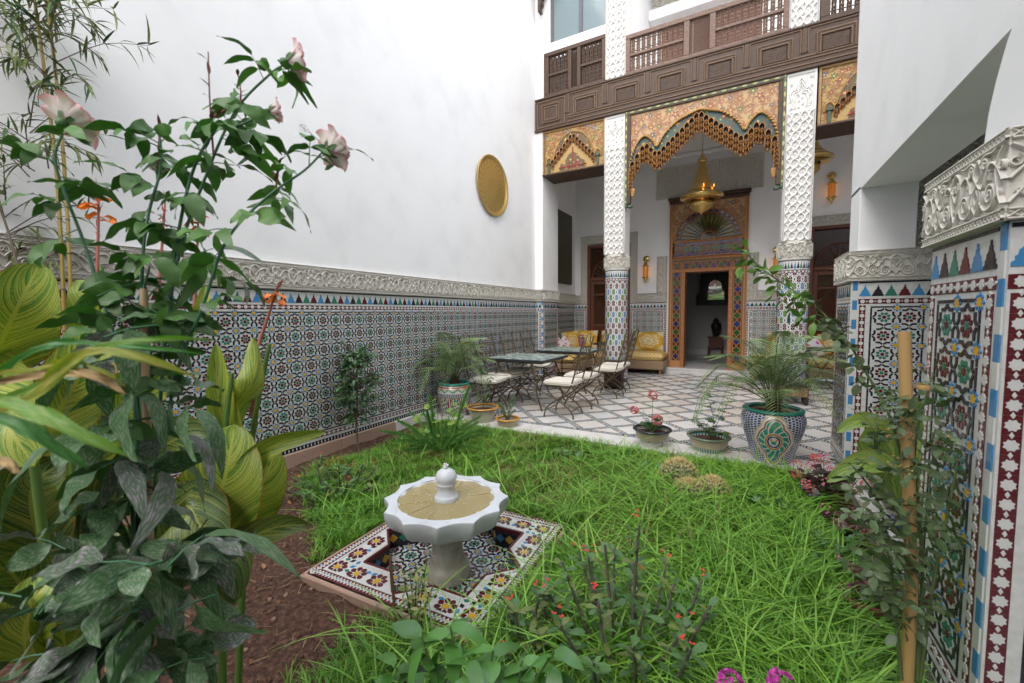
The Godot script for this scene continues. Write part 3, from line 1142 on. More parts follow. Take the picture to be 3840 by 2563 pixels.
	for k in 2:
		put("pane", bx(Vector3(-0.6 + k * 0.61, 0.03, -0.01), Vector3(0.0 + k * 0.61, 2.6, 0.0)).mesh(), glass, wd)
	put("frame", bx(Vector3(-0.64, 0, -0.05), Vector3(-0.58, 2.7, 0.03), 0.006).mesh(), fm, wd)
	put("frame", bx(Vector3(-0.01, 0, -0.05), Vector3(0.06, 2.7, 0.03), 0.006).mesh(), fm, wd)
	put("frame", bx(Vector3(-0.58, 0, -0.05), Vector3(0.66, 0.035, 0.03), 0.006).mesh(), fm, wd)
	var br := thing("carved_bracket", "small carved wooden bracket at the top beside the upper window", "bracket", Vector3(-3.9, 7.72, -8.42))
	var bb := B.new()
	bb.xf = Transform3D(Basis(Vector3.RIGHT, Vector3.UP, Vector3.BACK), Vector3.ZERO)
	bb.prism(PackedVector2Array([Vector2(0, 0), Vector2(0.05, 0.02), Vector2(0.04, 0.1), Vector2(0.08, 0.16), Vector2(0.07, 0.25), Vector2(0.13, 0.33), Vector2(0.13, 0.43), Vector2(0.22, 0.53), Vector2(0.23, 0.8), Vector2(0, 0.8)]), 0.0, 0.14, 0.012, true)
	obj("carving", bb, wood(0), br)

func wood(k: int) -> StandardMaterial3D:
	var key := "wood_%d" % k
	if not mats.has(key):
		var a: Color = [Color(0.065, 0.034, 0.02), Color(0.155, 0.09, 0.065), Color(0.36, 0.14, 0.048), Color(0.11, 0.032, 0.014), Color(0.028, 0.014, 0.01), Color(0.46, 0.215, 0.085)][k]
		var m := mat(key, Color.WHITE, 0.55)
		m.albedo_texture = noise_tex(256, 0.02, [[0.0, a * 0.62], [0.4, a * 0.95], [0.7, a * 1.15], [1.0, a * 1.5]], 5, 50 + k, 25.0)
		relief(tri_map(m, 2.2), grey_tex(256, 0.03, 4, 55), 0.12)
		m.uv1_scale = Vector3(1.0, 3.0, 1.0) * 2.0
	return mats[key]

# ---------- columns
func build_column(x: float, label: String) -> void:
	var t := thing("mosaic_column", label, "column", Vector3(x, 0, -8.65), 0.0, "columns of the gallery")
	var r := 0.228
	var core := B.new()
	core.lathe([Vector2(r + 0.02, 0.0), Vector2(r + 0.02, 0.06), Vector2(r, 0.07), Vector2(r, 2.36)], 40)
	obj("white_tiling", core, mat("white_tile"), t)
	# rows of coloured lozenges with white rings between them
	var big := B.new()
	big.prism(PackedVector2Array([Vector2(0, -0.056), Vector2(0.022, -0.042), Vector2(0.03, -0.02), Vector2(0.024, 0), Vector2(0.03, 0.02), Vector2(0.022, 0.042), Vector2(0, 0.056), Vector2(-0.022, 0.042), Vector2(-0.03, 0.02), Vector2(-0.024, 0), Vector2(-0.03, -0.02), Vector2(-0.022, -0.042)]), 0, 0.004, 0.0012)
	kit["lozenge"] = big
	var dots := B.new()
	for q in [Vector2(0, 0.03), Vector2(0, -0.03), Vector2(0.012, 0), Vector2(-0.012, 0)]:
		dots.prism(ring_pts(4, 0.0085) * Transform2D(0, -q), 0.002, 0.0052)
	var small := B.new()
	small.prism(PackedVector2Array([Vector2(0, -0.026), Vector2(0.008, -0.012), Vector2(0.008, 0.012), Vector2(0, 0.026), Vector2(-0.008, 0.012), Vector2(-0.008, -0.012)]), 0, 0.003)
	for s in [-1, 1]:
		for q in [-1, 1]:
			small.prism(PackedVector2Array([Vector2(s * 0.008, q * 0.042), Vector2(s * 0.024, q * 0.034), Vector2(s * 0.026, q * 0.041), Vector2(s * 0.012, q * 0.052)]), 0, 0.003)
	small.prism(ring_pts(4, 0.008) * Transform2D(0, Vector2(0, 0.06)), 0, 0.003)
	var n := 12
	var at := [[], [], []]
	var dd := [[], []]
	var sm := []
	for j in 17:
		for i in n:
			var a := TAU * (i + 0.5 * (j % 2)) / n
			var y := 0.33 + j * 0.1135
			var f := Transform3D(Basis(Vector3.UP, a), Vector3(sin(a) * (r - 0.001), y, cos(a) * (r - 0.001)))
			var k := (i * 2 + j % 2 + j / 2 * 3) % 4
			var col: Color = [RED_T, GREEN_T * Color(1, 1.2, 0.7), RED_T, BLUE_T][k]
			if cos(a) > 0.3:
				put("tile", kmesh("lozenge", col), glaze, t, f)
			else:
				at[0].append(f)
			dd[1 if k % 2 == 1 else 0].append(f)
			var a2 := a + PI / n
			sm.append(Transform3D(Basis(Vector3.UP, a2), Vector3(sin(a2) * (r - 0.001), y, cos(a2) * (r - 0.001))))
	many("lozenge_back", kmesh("lozenge", RED_T), at[0], glaze, t)
	for k in 2:
		var b := B.new()
		b.add(dots, Transform3D.IDENTITY, WHITE_T if k == 0 else YELLOW_T)
		many("inlay", b.mesh(), dd[k], glaze, t)
	var bb := B.new()
	bb.add(small, Transform3D.IDENTITY, BLACK_T)
	many("black_inlay", bb.mesh(), sm, glaze, t)
	var around := func(h: float, m: int, off := 0.0) -> Array:
		var o := []
		for k in m:
			var a := TAU * (k + off) / m
			o.append(Transform3D(Basis(Vector3.UP, a), Vector3(sin(a) * r, h, cos(a) * r)))
		return o
	many("red_band", band_unit(), around.call(2.165, 24), glaze, t)
	many("red_band", band_unit(), around.call(0.22, 24), glaze, t)
	for k in 4:
		var s := []
		for q in around.call(2.215, 32):
			if s.size() * 4 + k < 32:
				s.append(around.call(2.215, 32)[s.size() * 4 + k].scaled_local(Vector3(0.5, 1.15, 1)))
		many("merlon_row", kmesh("merlon", [BLUE_T, BLACK_T, GREEN_T, RED_T][k]), s, glaze, t)
	many("foot_band", kmesh("block", BLACK_T), around.call(0.13, 28), glaze, t)
	many("black_line", kmesh("dash", BLACK_T), around.call(2.345, 20), glaze, t)
	# carved drum, then the square shaft
	var drum := B.new()
	drum.lathe([Vector2(r, 2.36), Vector2(r + 0.012, 2.365), Vector2(r + 0.012, 2.66), Vector2(r, 2.67), Vector2(0.1, 2.67)], 40)
	obj("carved_drum", drum, stucco_mat(), t)
	var da := []
	for k in 4:
		for e in 2:
			var a := TAU * (k * 2 + e) / 8.0
			da.append([a])
	var wrap := B.new()
	var src := arabesque()
	for k in 5:
		var first := wrap.v.size()
		for q in src.v:
			var a := (q.x / 0.4 + k) * TAU / 5
			wrap.p(Vector3(sin(a) * (r + 0.012 + q.z), 2.515 + q.y * 1.25, cos(a) * (r + 0.012 + q.z)))
		for q in src.ix:
			wrap.ix.append(first + q)
	obj("drum_carving", wrap, stucco_mat(), t)
	var ws := white_stucco()
	put("shaft", bx(Vector3(-0.205, 2.665, -0.205), Vector3(0.205, 5.36, 0.205)).mesh(), ws, t)
	sebka(t, frame(Vector3(-0.207, 2.67, 0.205), Vector3.RIGHT, Vector3.UP), 0.414, 2.05, ws)
	# arched panel at the head
	var f := frame(Vector3(-0.207, 4.72, 0.205), Vector3.RIGHT, Vector3.UP)
	var b := B.new()
	b.box(Vector3(0, 0, -0.01), Vector3(0.414, 0.02, 0.018), 0.003)
	b.box(Vector3(0, 0.59, -0.01), Vector3(0.414, 0.63, 0.018), 0.003)
	for q in [0.0, 0.38]:
		b.box(Vector3(q, 0.02, -0.01), Vector3(q + 0.034, 0.59, 0.018), 0.003)
	var arch := [[0.08, 0.08], [0.08, 0.2], [0.06, 0.28], [0.1, 0.36], [0.14, 0.36], [0.15, 0.44], [0.207, 0.53]]
	for k in 3:
		var q := []
		for z in arch:
			q.append([0.207 + (z[0] - 0.207) * (1.0 - k * 0.22), z[1] * (1.0 - k * 0.1)])
		var c := curve2(q, 18)
		rib(b, c, 0.014, 0.016)
		var m := []
		for z in c:
			m.append(Vector2(0.414 - z.x, z.y))
		rib(b, m, 0.014, 0.016)
	for k in 8:
		rib(b, spiral2(Vector2(0.07 + (k % 2) * 0.27, 0.06 + k * 0.065), 0.026, k * 0.8, 1.3, 10), 0.008, 0.012)
		rib(b, spiral2(Vector2(0.18 + (k % 2) * 0.05, 0.08 + k * 0.045), 0.018, k * 1.1, -1.2, 9), 0.007, 0.012)
	obj("head_panel", b, ws, t, f)
	# the same shaft goes on above the beam
	put("upper_shaft", bx(Vector3(-0.2, 6.03, -0.2), Vector3(0.2, 9.8, 0.2)).mesh(), ws, t)
	sebka(t, frame(Vector3(-0.202, 6.06, 0.2), Vector3.RIGHT, Vector3.UP), 0.404, 3.6, ws)

# ---------- carved timber
func rope(segs: Array, r := 0.015) -> Array:
	var o := []
	for s in segs:
		var a: Vector3 = s[0]
		var d: Vector3 = s[1]
		var l := a.distance_to(d)
		var dir := (d - a) / l
		var n := maxi(1, roundi(l / (r * 1.9)))
		var side := dir.cross(Vector3.BACK).normalized()
		for k in n:
			var c := a + dir * l * (k + 0.5) / n
			o.append(Transform3D(Basis(dir, side, Vector3.BACK).rotated(Vector3.BACK, 0.65).scaled(Vector3.ONE), c).scaled_local(Vector3(r * 1.45, r * 0.62, r)))
	return o

func bead_mesh() -> ArrayMesh:
	if not kit_mesh.has("bead"):
		var b := B.new()
		b.ball(Vector3.ZERO, Vector3.ONE, 6, 4)
		kit_mesh["bead"] = b.mesh()
	return kit_mesh["bead"]

func rect_segs(x0: float, x1: float, y0: float, y1: float, z: float, bottom := true) -> Array:
	var o := [[Vector3(x0, y0, z), Vector3(x0, y1, z)], [Vector3(x1, y0, z), Vector3(x1, y1, z)], [Vector3(x0, y1, z), Vector3(x1, y1, z)]]
	if bottom:
		o.append([Vector3(x0, y0, z), Vector3(x1, y0, z)])
	return o

func build_beam() -> void:
	var t := thing("carved_beam", "long dark carved timber beam running across the gallery under the balustrades", "beam", Vector3(0, 5.36, -8.5))
	var w := wood(0)
	put("timber", bx(Vector3(-4.03, 0.0, -0.12), Vector3(3.3, 0.67, 0.085)).mesh(), w, t)
	put("lower_lip", bx(Vector3(-4.035, -0.008, -0.1), Vector3(3.3, 0.045, 0.115), 0.01).mesh(), w, t)
	put("upper_lip", bx(Vector3(-4.035, 0.64, -0.1), Vector3(3.3, 0.676, 0.112), 0.01).mesh(), w, t)
	var carve := mat("carved_wood", Color(0.075, 0.045, 0.034), 0.6)
	carve.albedo_texture = mats["wood_0"].albedo_texture
	carve.albedo_color = Color.WHITE
	tri_map(carve, 2.2)
	var cut := paint(256, 256, func(u: float, v: float) -> Color:
		var p := Vector2(fposmod(u * 4, 1.0) - 0.5, fposmod(v * 4, 1.0) - 0.5)
		var h := 0.0
		for k in 4:
			var d := p.dot(Vector2.from_angle(k * PI / 4))
			if absf(absf(d) - 0.3) < 0.055:
				h = 1.0
		if p.length() < 0.12:
			h = 0.8
		return Color(h, h, h))
	relief(carve, cut, 0.7)
	var ropes := []
	ropes += [[Vector3(-3.3, 0.2, 0.09), Vector3(3.2, 0.2, 0.09)], [Vector3(-3.3, 0.155, 0.09), Vector3(3.2, 0.155, 0.09)], [Vector3(-3.3, 0.075, 0.09), Vector3(3.2, 0.075, 0.09)]]
	ropes += rect_segs(-3.98, -3.36, 0.075, 0.6, 0.09) + rect_segs(-3.86, -3.48, 0.16, 0.51, 0.1) + rect_segs(-3.81, -3.53, 0.21, 0.46, 0.1)
	put("panel", bx(Vector3(-3.85, 0.17, 0.05), Vector3(-3.49, 0.5, 0.097), 0.012).mesh(), w, t)
	for k in 8:
		var x0 := -3.32 + k * 0.81
		ropes += rect_segs(x0 + 0.05, x0 + 0.76, 0.26, 0.62, 0.092, false)
		ropes += rect_segs(x0 + 0.165, x0 + 0.645, 0.2, 0.52, 0.1, false)
		ropes += rect_segs(x0 + 0.21, x0 + 0.6, 0.22, 0.47, 0.1, false)
		put("panel", bx(Vector3(x0 + 0.23, 0.215, 0.05), Vector3(x0 + 0.58, 0.45, 0.096), 0.012).mesh(), carve, t)
		put("panel_frame", bx(Vector3(x0 + 0.175, 0.47, 0.07), Vector3(x0 + 0.635, 0.512, 0.1), 0.006).mesh(), w, t)
		for s in [0.175, 0.593]:
			put("panel_frame", bx(Vector3(x0 + s, 0.205, 0.07), Vector3(x0 + s + 0.042, 0.469, 0.099), 0.006).mesh(), w, t)
		put("divider", bx(Vector3(x0 - 0.04, 0.25, 0.06), Vector3(x0 + 0.04, 0.64, 0.1), 0.008).mesh(), w, t)
	var light_ := mat("rope_wood", Color(0.25, 0.165, 0.11), 0.5)  # one even brown, paler than the beam, so the ropes stand out
	many("rope_moulding", bead_mesh(), rope(ropes), light_, t)

func spindle_mesh(h: float) -> ArrayMesh:
	var b := B.new()
	var r := 0.016
	var q := []
	for k in 15:
		var y := k / 14.0
		q.append(Vector2(r * (0.75 + 0.45 * absf(sin(y * 15.0))), y * h))
	for s in [-1, 1]:
		b.lathe(q, 6, Vector3(s * 0.018, 0, 0))
	for y in [0.02, 0.36, 0.62, 0.95]:
		b.box(Vector3(-0.033, y * h - 0.012, -0.014), Vector3(0.033, y * h + 0.016, 0.014), 0.004)
	b.box(Vector3(-0.05, 0.2 * h - 0.008, -0.008), Vector3(0.05, 0.2 * h + 0.008, 0.008), 0.003)
	b.ball(Vector3(0, 0.2 * h, 0), Vector3(0.024, 0.02, 0.016), 6, 4)
	b.box(Vector3(-0.05, 0.8 * h - 0.008, -0.008), Vector3(0.05, 0.8 * h + 0.008, 0.008), 0.003)
	return b.mesh()

func balustrade(called: String, label: String, x0: float, x1: float, h: float, bays: Array, k: int) -> void:
	var t := thing(called, label, "balustrade", Vector3(x0, 6.035, -8.46))
	var w := x1 - x0
	var m := wood(k)
	put("rail", bx(Vector3(0, h - 0.085, -0.04), Vector3(w, h, 0.05), 0.01).mesh(), m, t)
	put("rail", bx(Vector3(0, 0.0, -0.04), Vector3(w, 0.06, 0.05), 0.008).mesh(), m, t)
	var last := 0.0
	for q in bays:
		var a: float = q[0] - x0
		var d: float = q[1] - x0
		put("stile", bx(Vector3(last, 0.06, -0.038), Vector3(a, h - 0.085, 0.046), 0.006).mesh(), m, t)
		last = d
		if q[2]:
			var hh := (h - 0.145 - 0.05) / 2
			put("middle_rail", bx(Vector3(a, 0.06 + hh, -0.03), Vector3(d, 0.11 + hh, 0.042), 0.006).mesh(), m, t)
			var n := roundi((d - a) / 0.095)
			var sm := spindle_mesh(hh)
			for r in 2:
				for i in n:
					put("spindle", sm, m, t, Transform3D(Basis(), Vector3(a + (i + 0.5) * (d - a) / n, 0.06 + r * (hh + 0.05), 0)))
		else:
			var b := B.new()
			var ww := d - a
			var hh := h - 0.145
			var c := 0.034
			for s in [-1, 1]:
				var i := -int(hh / c) - 1
				while i * c < ww + hh:
					var pa := Vector2(i * c, 0.0)
					var pd := Vector2(i * c + hh, hh)
					var ua := clampf(-pa.x / hh, 0, 1)
					var ub := clampf((ww - pa.x) / hh, 0, 1)
					if ub > ua:
						var e0 := pa.lerp(pd, ua)
						var e1 := pa.lerp(pd, ub)
						if s < 0:
							e0.x = ww - e0.x
							e1.x = ww - e1.x
						b.tube([Vector3(a + e0.x, 0.06 + e0.y, 0.006 * s), Vector3(a + e1.x, 0.06 + e1.y, 0.006 * s)], 0.0065, 5, false)
					i += 1
			obj("lattice", b, m, t)
	put("stile", bx(Vector3(last, 0.06, -0.038), Vector3(w, h - 0.085, 0.046), 0.006).mesh(), m, t)

func build_balustrades() -> void:
	balustrade("balustrade", "dark wooden balustrade with turned spindles between the left wall and the first column", -3.83, -2.51, 0.9, [[-3.72, -3.29, true], [-3.215, -3.095, false], [-3.02, -2.585, true]], 0)
	balustrade("balustrade", "weathered pinkish wooden balustrade between the two white upper columns", -2.12, 0.52, 0.735, [[-2.03, -1.08, true], [-0.985, -0.66, false], [-0.565, 0.43, true]], 1)
	balustrade("balustrade", "dark wooden balustrade cut off by the white arcade wall", 0.92, 3.2, 0.9, [[1.05, 2.0, true], [2.1, 2.3, false], [2.4, 3.1, true]], 0)

# ---------- painted wood
func stamp(im: Image, cx: float, cy: float, r: float, n: int, a0: float, col: Color, eye: Color) -> void:
	var w := im.get_width()
	var h := im.get_height()
	var c1 := col.linear_to_srgb()
	var c2 := eye.linear_to_srgb()
	var rim := (col * 0.45).linear_to_srgb()
	for y in range(int(cy - r), int(cy + r) + 1):
		for x in range(int(cx - r), int(cx + r) + 1):
			var d := Vector2(x - cx, y - cy)
			var l := d.length()
			var e := r * (0.72 + 0.28 * cos(n * (d.angle() + a0)))
			if l < e:
				im.set_pixel(posmod(x, w), posmod(y, h), c2 if l < r * 0.24 else (rim if l > e * 0.82 else c1))

func flower_tex(base: Color, dark: Color, cols: Array, n: int, sd: int) -> ImageTexture:
	var g := RandomNumberGenerator.new()
	g.seed = sd
	var im := Image.create(512, 512, false, Image.FORMAT_RGB8)
	im.fill(base.linear_to_srgb())
	# scrolling stems
	for k in n * 5:
		var p := Vector2(g.randf() * 512, g.randf() * 512)
		var a := g.randf() * TAU
		var tw := g.randf_range(-0.11, 0.11)
		for i in 46:
			p += Vector2.from_angle(a) * 1.6
			a += tw
			for q in [[0, 0], [1, 0], [0, 1], [1, 1]]:
				im.set_pixel(posmod(int(p.x) + q[0], 512), posmod(int(p.y) + q[1], 512), dark.linear_to_srgb())
			if i % 9 == 8:
				stamp(im, p.x + 6 * cos(a + 1.5), p.y + 6 * sin(a + 1.5), 9.0, 2, a, dark if i % 2 else dark.lerp(base, 0.3), dark)
	for k in n:
		var c: Color = cols[k % cols.size()]
		stamp(im, (k % 9 + 0.5 + g.randf_range(-0.35, 0.35)) * 57, (k / 9 + 0.5 + g.randf_range(-0.35, 0.35)) * 512.0 / ceil(n / 9.0), g.randf_range(15, 27), [5, 6, 8][k % 3], g.randf() * 6, c, Color(0.75, 0.5, 0.12))
	return ImageTexture.create_from_image(im)

func rope_curve(pts: Array, r: float, z: float) -> Array:
	var o := []
	for k in pts.size() - 1:
		o.append([Vector3(pts[k].x, pts[k].y, z), Vector3(pts[k + 1].x, pts[k + 1].y, z)])
	return rope(o, r)

# one little hanging niche: pointed rim, dark hollow, gilded drop below
func niche_mesh() -> ArrayMesh:
	if kit_mesh.has("niche"):
		return kit_mesh["niche"]
	var b := B.new()
	var arch := [Vector2(-0.5, -0.5), Vector2(-0.5, 0.1), Vector2(-0.3, 0.42), Vector2(0, 0.62), Vector2(0.3, 0.42), Vector2(0.5, 0.1), Vector2(0.5, -0.5)]
	b.col = Color(0.42, 0.2, 0.05)
	rib(b, arch, 0.13, 0.12, 0.5)
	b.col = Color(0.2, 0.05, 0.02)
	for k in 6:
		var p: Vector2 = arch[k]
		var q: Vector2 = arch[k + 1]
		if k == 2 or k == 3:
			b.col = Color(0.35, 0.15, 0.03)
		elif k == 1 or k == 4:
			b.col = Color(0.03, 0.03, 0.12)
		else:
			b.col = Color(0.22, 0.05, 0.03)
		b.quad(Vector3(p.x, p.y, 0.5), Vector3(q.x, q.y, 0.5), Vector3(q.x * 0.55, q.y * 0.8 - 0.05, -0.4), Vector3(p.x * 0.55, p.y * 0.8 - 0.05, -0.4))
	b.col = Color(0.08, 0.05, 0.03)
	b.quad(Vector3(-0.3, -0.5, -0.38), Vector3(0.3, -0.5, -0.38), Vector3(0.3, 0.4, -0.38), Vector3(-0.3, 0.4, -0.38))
	b.col = Color(0.22, 0.06, 0.035)
	b.lathe([Vector2(0.42, -0.42), Vector2(0.46, -0.5), Vector2(0.4, -0.58)], 10)
	b.col = Color(0.34, 0.17, 0.055)
	b.lathe([Vector2(0.34, -0.58), Vector2(0.3, -0.78), Vector2(0.36, -0.86), Vector2(0.16, -1.0), Vector2(0.17, -1.06), Vector2(0.0, -1.22)], 10)
	kit_mesh["niche"] = b.mesh()
	return kit_mesh["niche"]

func niches(line: Array, step: float, size: float, rows: int, z: float) -> Array:
	var o := []
	for k in line.size() - 1:
		var a: Vector2 = line[k]
		var d: Vector2 = line[k + 1]
		var n := maxi(1, roundi(absf(d.x - a.x) / step))
		for i in n:
			var c := a.lerp(d, (i + 0.5) / n)
			for r in rows:
				var ss := size * (1.0 if r < rows - 1 else 0.9)
				o.append(Transform3D(Basis.from_scale(Vector3(step * 1.02, ss, ss)), Vector3(c.x, c.y - r * size * 0.92, z - 0.02 * r - ss * 0.2)))
	return o

func build_painted() -> void:
	var flowers := tex_mat("painted_flowers", flower_tex(Color(0.48, 0.31, 0.15), Color(0.36, 0.17, 0.08), [Color(0.28, 0.09, 0.07), Color(0.33, 0.12, 0.07), Color(0.09, 0.11, 0.16), Color(0.36, 0.13, 0.06), Color(0.11, 0.16, 0.07)], 63, 5), 0.5)
	var teal := tex_mat("painted_teal", flower_tex(Color(0.14, 0.085, 0.05), Color(0.05, 0.13, 0.12), [Color(0.06, 0.17, 0.16), Color(0.4, 0.23, 0.05), Color(0.2, 0.05, 0.04), Color(0.08, 0.16, 0.2), Color(0.09, 0.15, 0.06)], 117, 6), 0.5)
	var gold := tex_mat("painted_ochre", flower_tex(Color(0.45, 0.3, 0.1), Color(0.3, 0.14, 0.05), [Color(0.3, 0.06, 0.04), Color(0.09, 0.11, 0.25), Color(0.12, 0.17, 0.06), Color(0.36, 0.12, 0.1)], 54, 7), 0.5)
	var rose := tex_mat("painted_rose", flower_tex(Color(0.26, 0.1, 0.06), Color(0.12, 0.13, 0.06), [Color(0.38, 0.2, 0.07), Color(0.13, 0.14, 0.07), Color(0.3, 0.1, 0.08)], 117, 8), 0.5)
	var green := tex_mat("painted_border", paint(128, 16, func(u: float, v: float) -> Color:
		var p := Vector2(fposmod(u * 4, 1.0) - 0.5, v - 0.5)
		var e := absf(p.x) * 1.1 + maxf(absf(p.y) - 0.1, 0) * 1.4
		if absf(p.x) > 0.4:
			return Color(0.35, 0.06, 0.03) if absf(p.y) < 0.16 else Color(0.05, 0.1, 0.045)
		return Color(0.52, 0.42, 0.18) if e < 0.3 else Color(0.05, 0.1, 0.045)), 0.5)
	for m in [flowers, teal, gold, rose]:
		m.uv1_scale = Vector3(0.75, 0.75, 1)
	gold.uv1_scale = Vector3(0.95, 0.95, 1)
	var gilt := mat("gilt", Color(0.5, 0.29, 0.09), 0.45)
	# --- middle arch
	var t := thing("muqarnas_arch", "painted wooden arch hung with rows of little niches between the two columns", "arch", Vector3(-0.8, 3.56, -8.47))
	var o := Vector2(-0.8, 3.56)
	var half := [[-1.23, 0.55], [-1.2, 0.9], [-1.1, 1.16], [-0.95, 1.29], [-0.8, 1.18], [-0.72, 1.06], [-0.6, 1.24], [-0.38, 1.43], [-0.2, 1.5], [0.0, 1.56]]
	var line := curve2(half, 40)
	var rl := line.duplicate()
	for k in range(line.size() - 2, -1, -1):
		rl.append(Vector2(-line[k].x, line[k].y))
	var board := PackedVector2Array([Vector2(-1.23, 0.1), Vector2(-1.23, 1.72), Vector2(1.23, 1.72), Vector2(1.23, 0.1), Vector2(1.225, 0.1)])
	for k in range(rl.size() - 1, -1, -1):
		board.append(rl[k] if absf(rl[k].x) < 1.225 else Vector2(signf(rl[k].x) * 1.225, rl[k].y))
	board.append(Vector2(-1.225, 0.1))
	var b := B.new()
	b.prism(board, -0.05, 0.03)
	obj("flower_board", b, flowers, t)
	var mq := [Vector2(-1.21, 0.72), Vector2(-0.93, 1.1), Vector2(-0.71, 0.86), Vector2(0, 1.46), Vector2(0.71, 0.86), Vector2(0.93, 1.1), Vector2(1.21, 0.72)]
	var inner := PackedVector2Array()
	for q in rl:
		inner.append(q)
	for k in range(mq.size() - 1, -1, -1):
		inner.append(mq[k] + Vector2(0, -0.1))
	b = B.new()
	b.prism(inner, -0.05, 0.0)
	obj("inner_board", b, teal, t)
	many("rope_moulding", bead_mesh(), rope_curve(rl, 0.026, 0.035), gilt, t)
	var nm := vmat("painted_niches", 0.5)
	var np := niches(mq, 0.082, 0.098, 3, 0.05)
	for s in [-1, 1]:
		for k in 5:
			np.append(Transform3D(Basis.from_scale(Vector3(0.075, 0.085, 0.09)), Vector3(s * 1.2, 0.63 - k * 0.072, 0.02)))
	var shown := mini(np.size(), 120)
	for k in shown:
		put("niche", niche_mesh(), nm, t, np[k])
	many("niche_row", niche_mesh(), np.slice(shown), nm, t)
	for s in [-1, 1]:
		var f := Transform3D(Basis.from_scale(Vector3(s, 1, 1)), Vector3.ZERO)
		var c := B.new()
		c.xf = f
		c.box(Vector3(1.2, 0.05, -0.05), Vector3(1.265, 1.72, 0.055), 0.008)
		obj("leg_board", c, wood(0), t)
		c = B.new()
		c.xf = f
		c.quad(Vector3(1.262, 0.08, 0.062), Vector3(1.262, 1.79, 0.062), Vector3(1.312, 1.79, 0.062), Vector3(1.312, 0.08, 0.062))
		for k in c.u.size():
			c.u[k] = Vector2(c.v[k].y * 1.6, (absf(c.v[k].x) - 1.262) / 0.05)
		obj("border_painting", c, green, t)
		c = B.new()
		c.xf = f
		c.box(Vector3(1.261, 0.0, -0.06), Vector3(1.313, 1.79, 0.06))
		c.box(Vector3(1.17, -0.02, -0.05), Vector3(1.26, 0.05, 0.04), 0.015)
		obj("leg_frame", c, mat("green_paint", Color(0.07, 0.1, 0.06), 0.5), t)
		var k2 := B.new()
		k2.lathe([Vector2(0.0, 0.18), Vector2(0.03, 0.2), Vector2(0.05, 0.3), Vector2(0.045, 0.34), Vector2(0.0, 0.35)], 10, Vector3(s * 1.17, 0.0, 0.0))
		obj("gilt_drop", k2, gilt, t)
	b = B.new()
	b.quad(Vector3(-1.262, 1.742, 0.063), Vector3(1.262, 1.742, 0.063), Vector3(1.262, 1.79, 0.063), Vector3(-1.262, 1.79, 0.063))
	for k in b.u.size():
		b.u[k] = Vector2(b.v[k].x * 1.6, (b.v[k].y - 1.742) / 0.048)
	obj("border_painting", b, green, t)
	put("top_board", bx(Vector3(-1.26, 1.72, -0.05), Vector3(1.26, 1.795, 0.058), 0.004).mesh(), wood(0), t)
	# --- blind painted panels beside it
	for side in 2:
		var x0 := -3.87 if side == 0 else 0.94
		var p := thing("blind_arch", "painted wooden panel with blind arch, %s" % ["between the left wall and the first column" if side == 0 else "cut off by the white arcade wall"], "painted arch", Vector3(x0, 4.45, -8.46))
		put("board", bx(Vector3(0, 0, -0.05), Vector3(1.36, 0.905, 0.0)).mesh(), wood(0), p)
		b = B.new()
		b.quad(Vector3(0.05, 0.02, 0.003), Vector3(1.31, 0.02, 0.003), Vector3(1.31, 0.87, 0.003), Vector3(0.05, 0.87, 0.003))
		for k in b.u.size():
			b.u[k] = Vector2(b.v[k].x, -b.v[k].y)
		obj("painted_field", b, gold, p)
		var cx := 0.68
		var arc := curve2([[-0.6, 0.2], [-0.58, 0.3], [-0.52, 0.34], [-0.47, 0.28], [-0.44, 0.3], [-0.36, 0.52], [-0.2, 0.72], [0.0, 0.79]], 30)
		var full := PackedVector2Array()
		for q in arc:
			full.append(q + Vector2(cx, 0))
		for k in range(arc.size() - 2, -1, -1):
			full.append(Vector2(cx - arc[k].x, arc[k].y))
		var poly := PackedVector2Array(full)
		b = B.new()
		b.prism(poly, 0.0, 0.012)
		obj("arch_field", b, rose, p)
		many("rope_moulding", bead_mesh(), rope_curve(Array(full), 0.016, 0.016), gilt, p)
		var ml := [Vector2(cx - 0.47, 0.2), Vector2(cx, 0.7), Vector2(cx + 0.47, 0.2)]
		b = B.new()
		b.prism(PackedVector2Array([Vector2(cx - 0.44, 0.0), Vector2(cx - 0.4, 0.18), Vector2(cx, 0.56), Vector2(cx + 0.4, 0.18), Vector2(cx + 0.44, 0.0)]), 0.0, 0.02, 0.004)
		obj("inner_field", b, mat("ochre_paint", Color(0.46, 0.3, 0.11), 0.55), p)
		b = B.new()
		b.prism(PackedVector2Array([Vector2(cx - 0.3, 0.0), Vector2(cx - 0.27, 0.16), Vector2(cx - 0.16, 0.22), Vector2(cx - 0.1, 0.32), Vector2(cx, 0.38), Vector2(cx + 0.1, 0.32), Vector2(cx + 0.16, 0.22), Vector2(cx + 0.27, 0.16), Vector2(cx + 0.3, 0.0)]), 0.0, 0.028, 0.004)
		obj("medallion", b, rose, p)
		b = B.new()
		for q in [[[cx, 0.03], [cx, 0.48]], [[cx - 0.3, 0.09], [cx + 0.3, 0.09]], [[cx - 0.08, 0.02], [cx - 0.08, 0.18]], [[cx + 0.08, 0.02], [cx + 0.08, 0.18]], [[cx - 0.24, 0.05], [cx - 0.24, 0.14]], [[cx + 0.24, 0.05], [cx + 0.24, 0.14]]]:
			rib(b, [Vector2(q[0][0], q[0][1]), Vector2(q[1][0], q[1][1])], 0.022, 0.012, 0.028)
		obj("red_strapwork", b, mat("red_paint", Color(0.3, 0.05, 0.03), 0.5), p)
		for q in niches(ml, 0.072, 0.075, 2, 0.04):
			put("niche", niche_mesh(), nm, p, q)
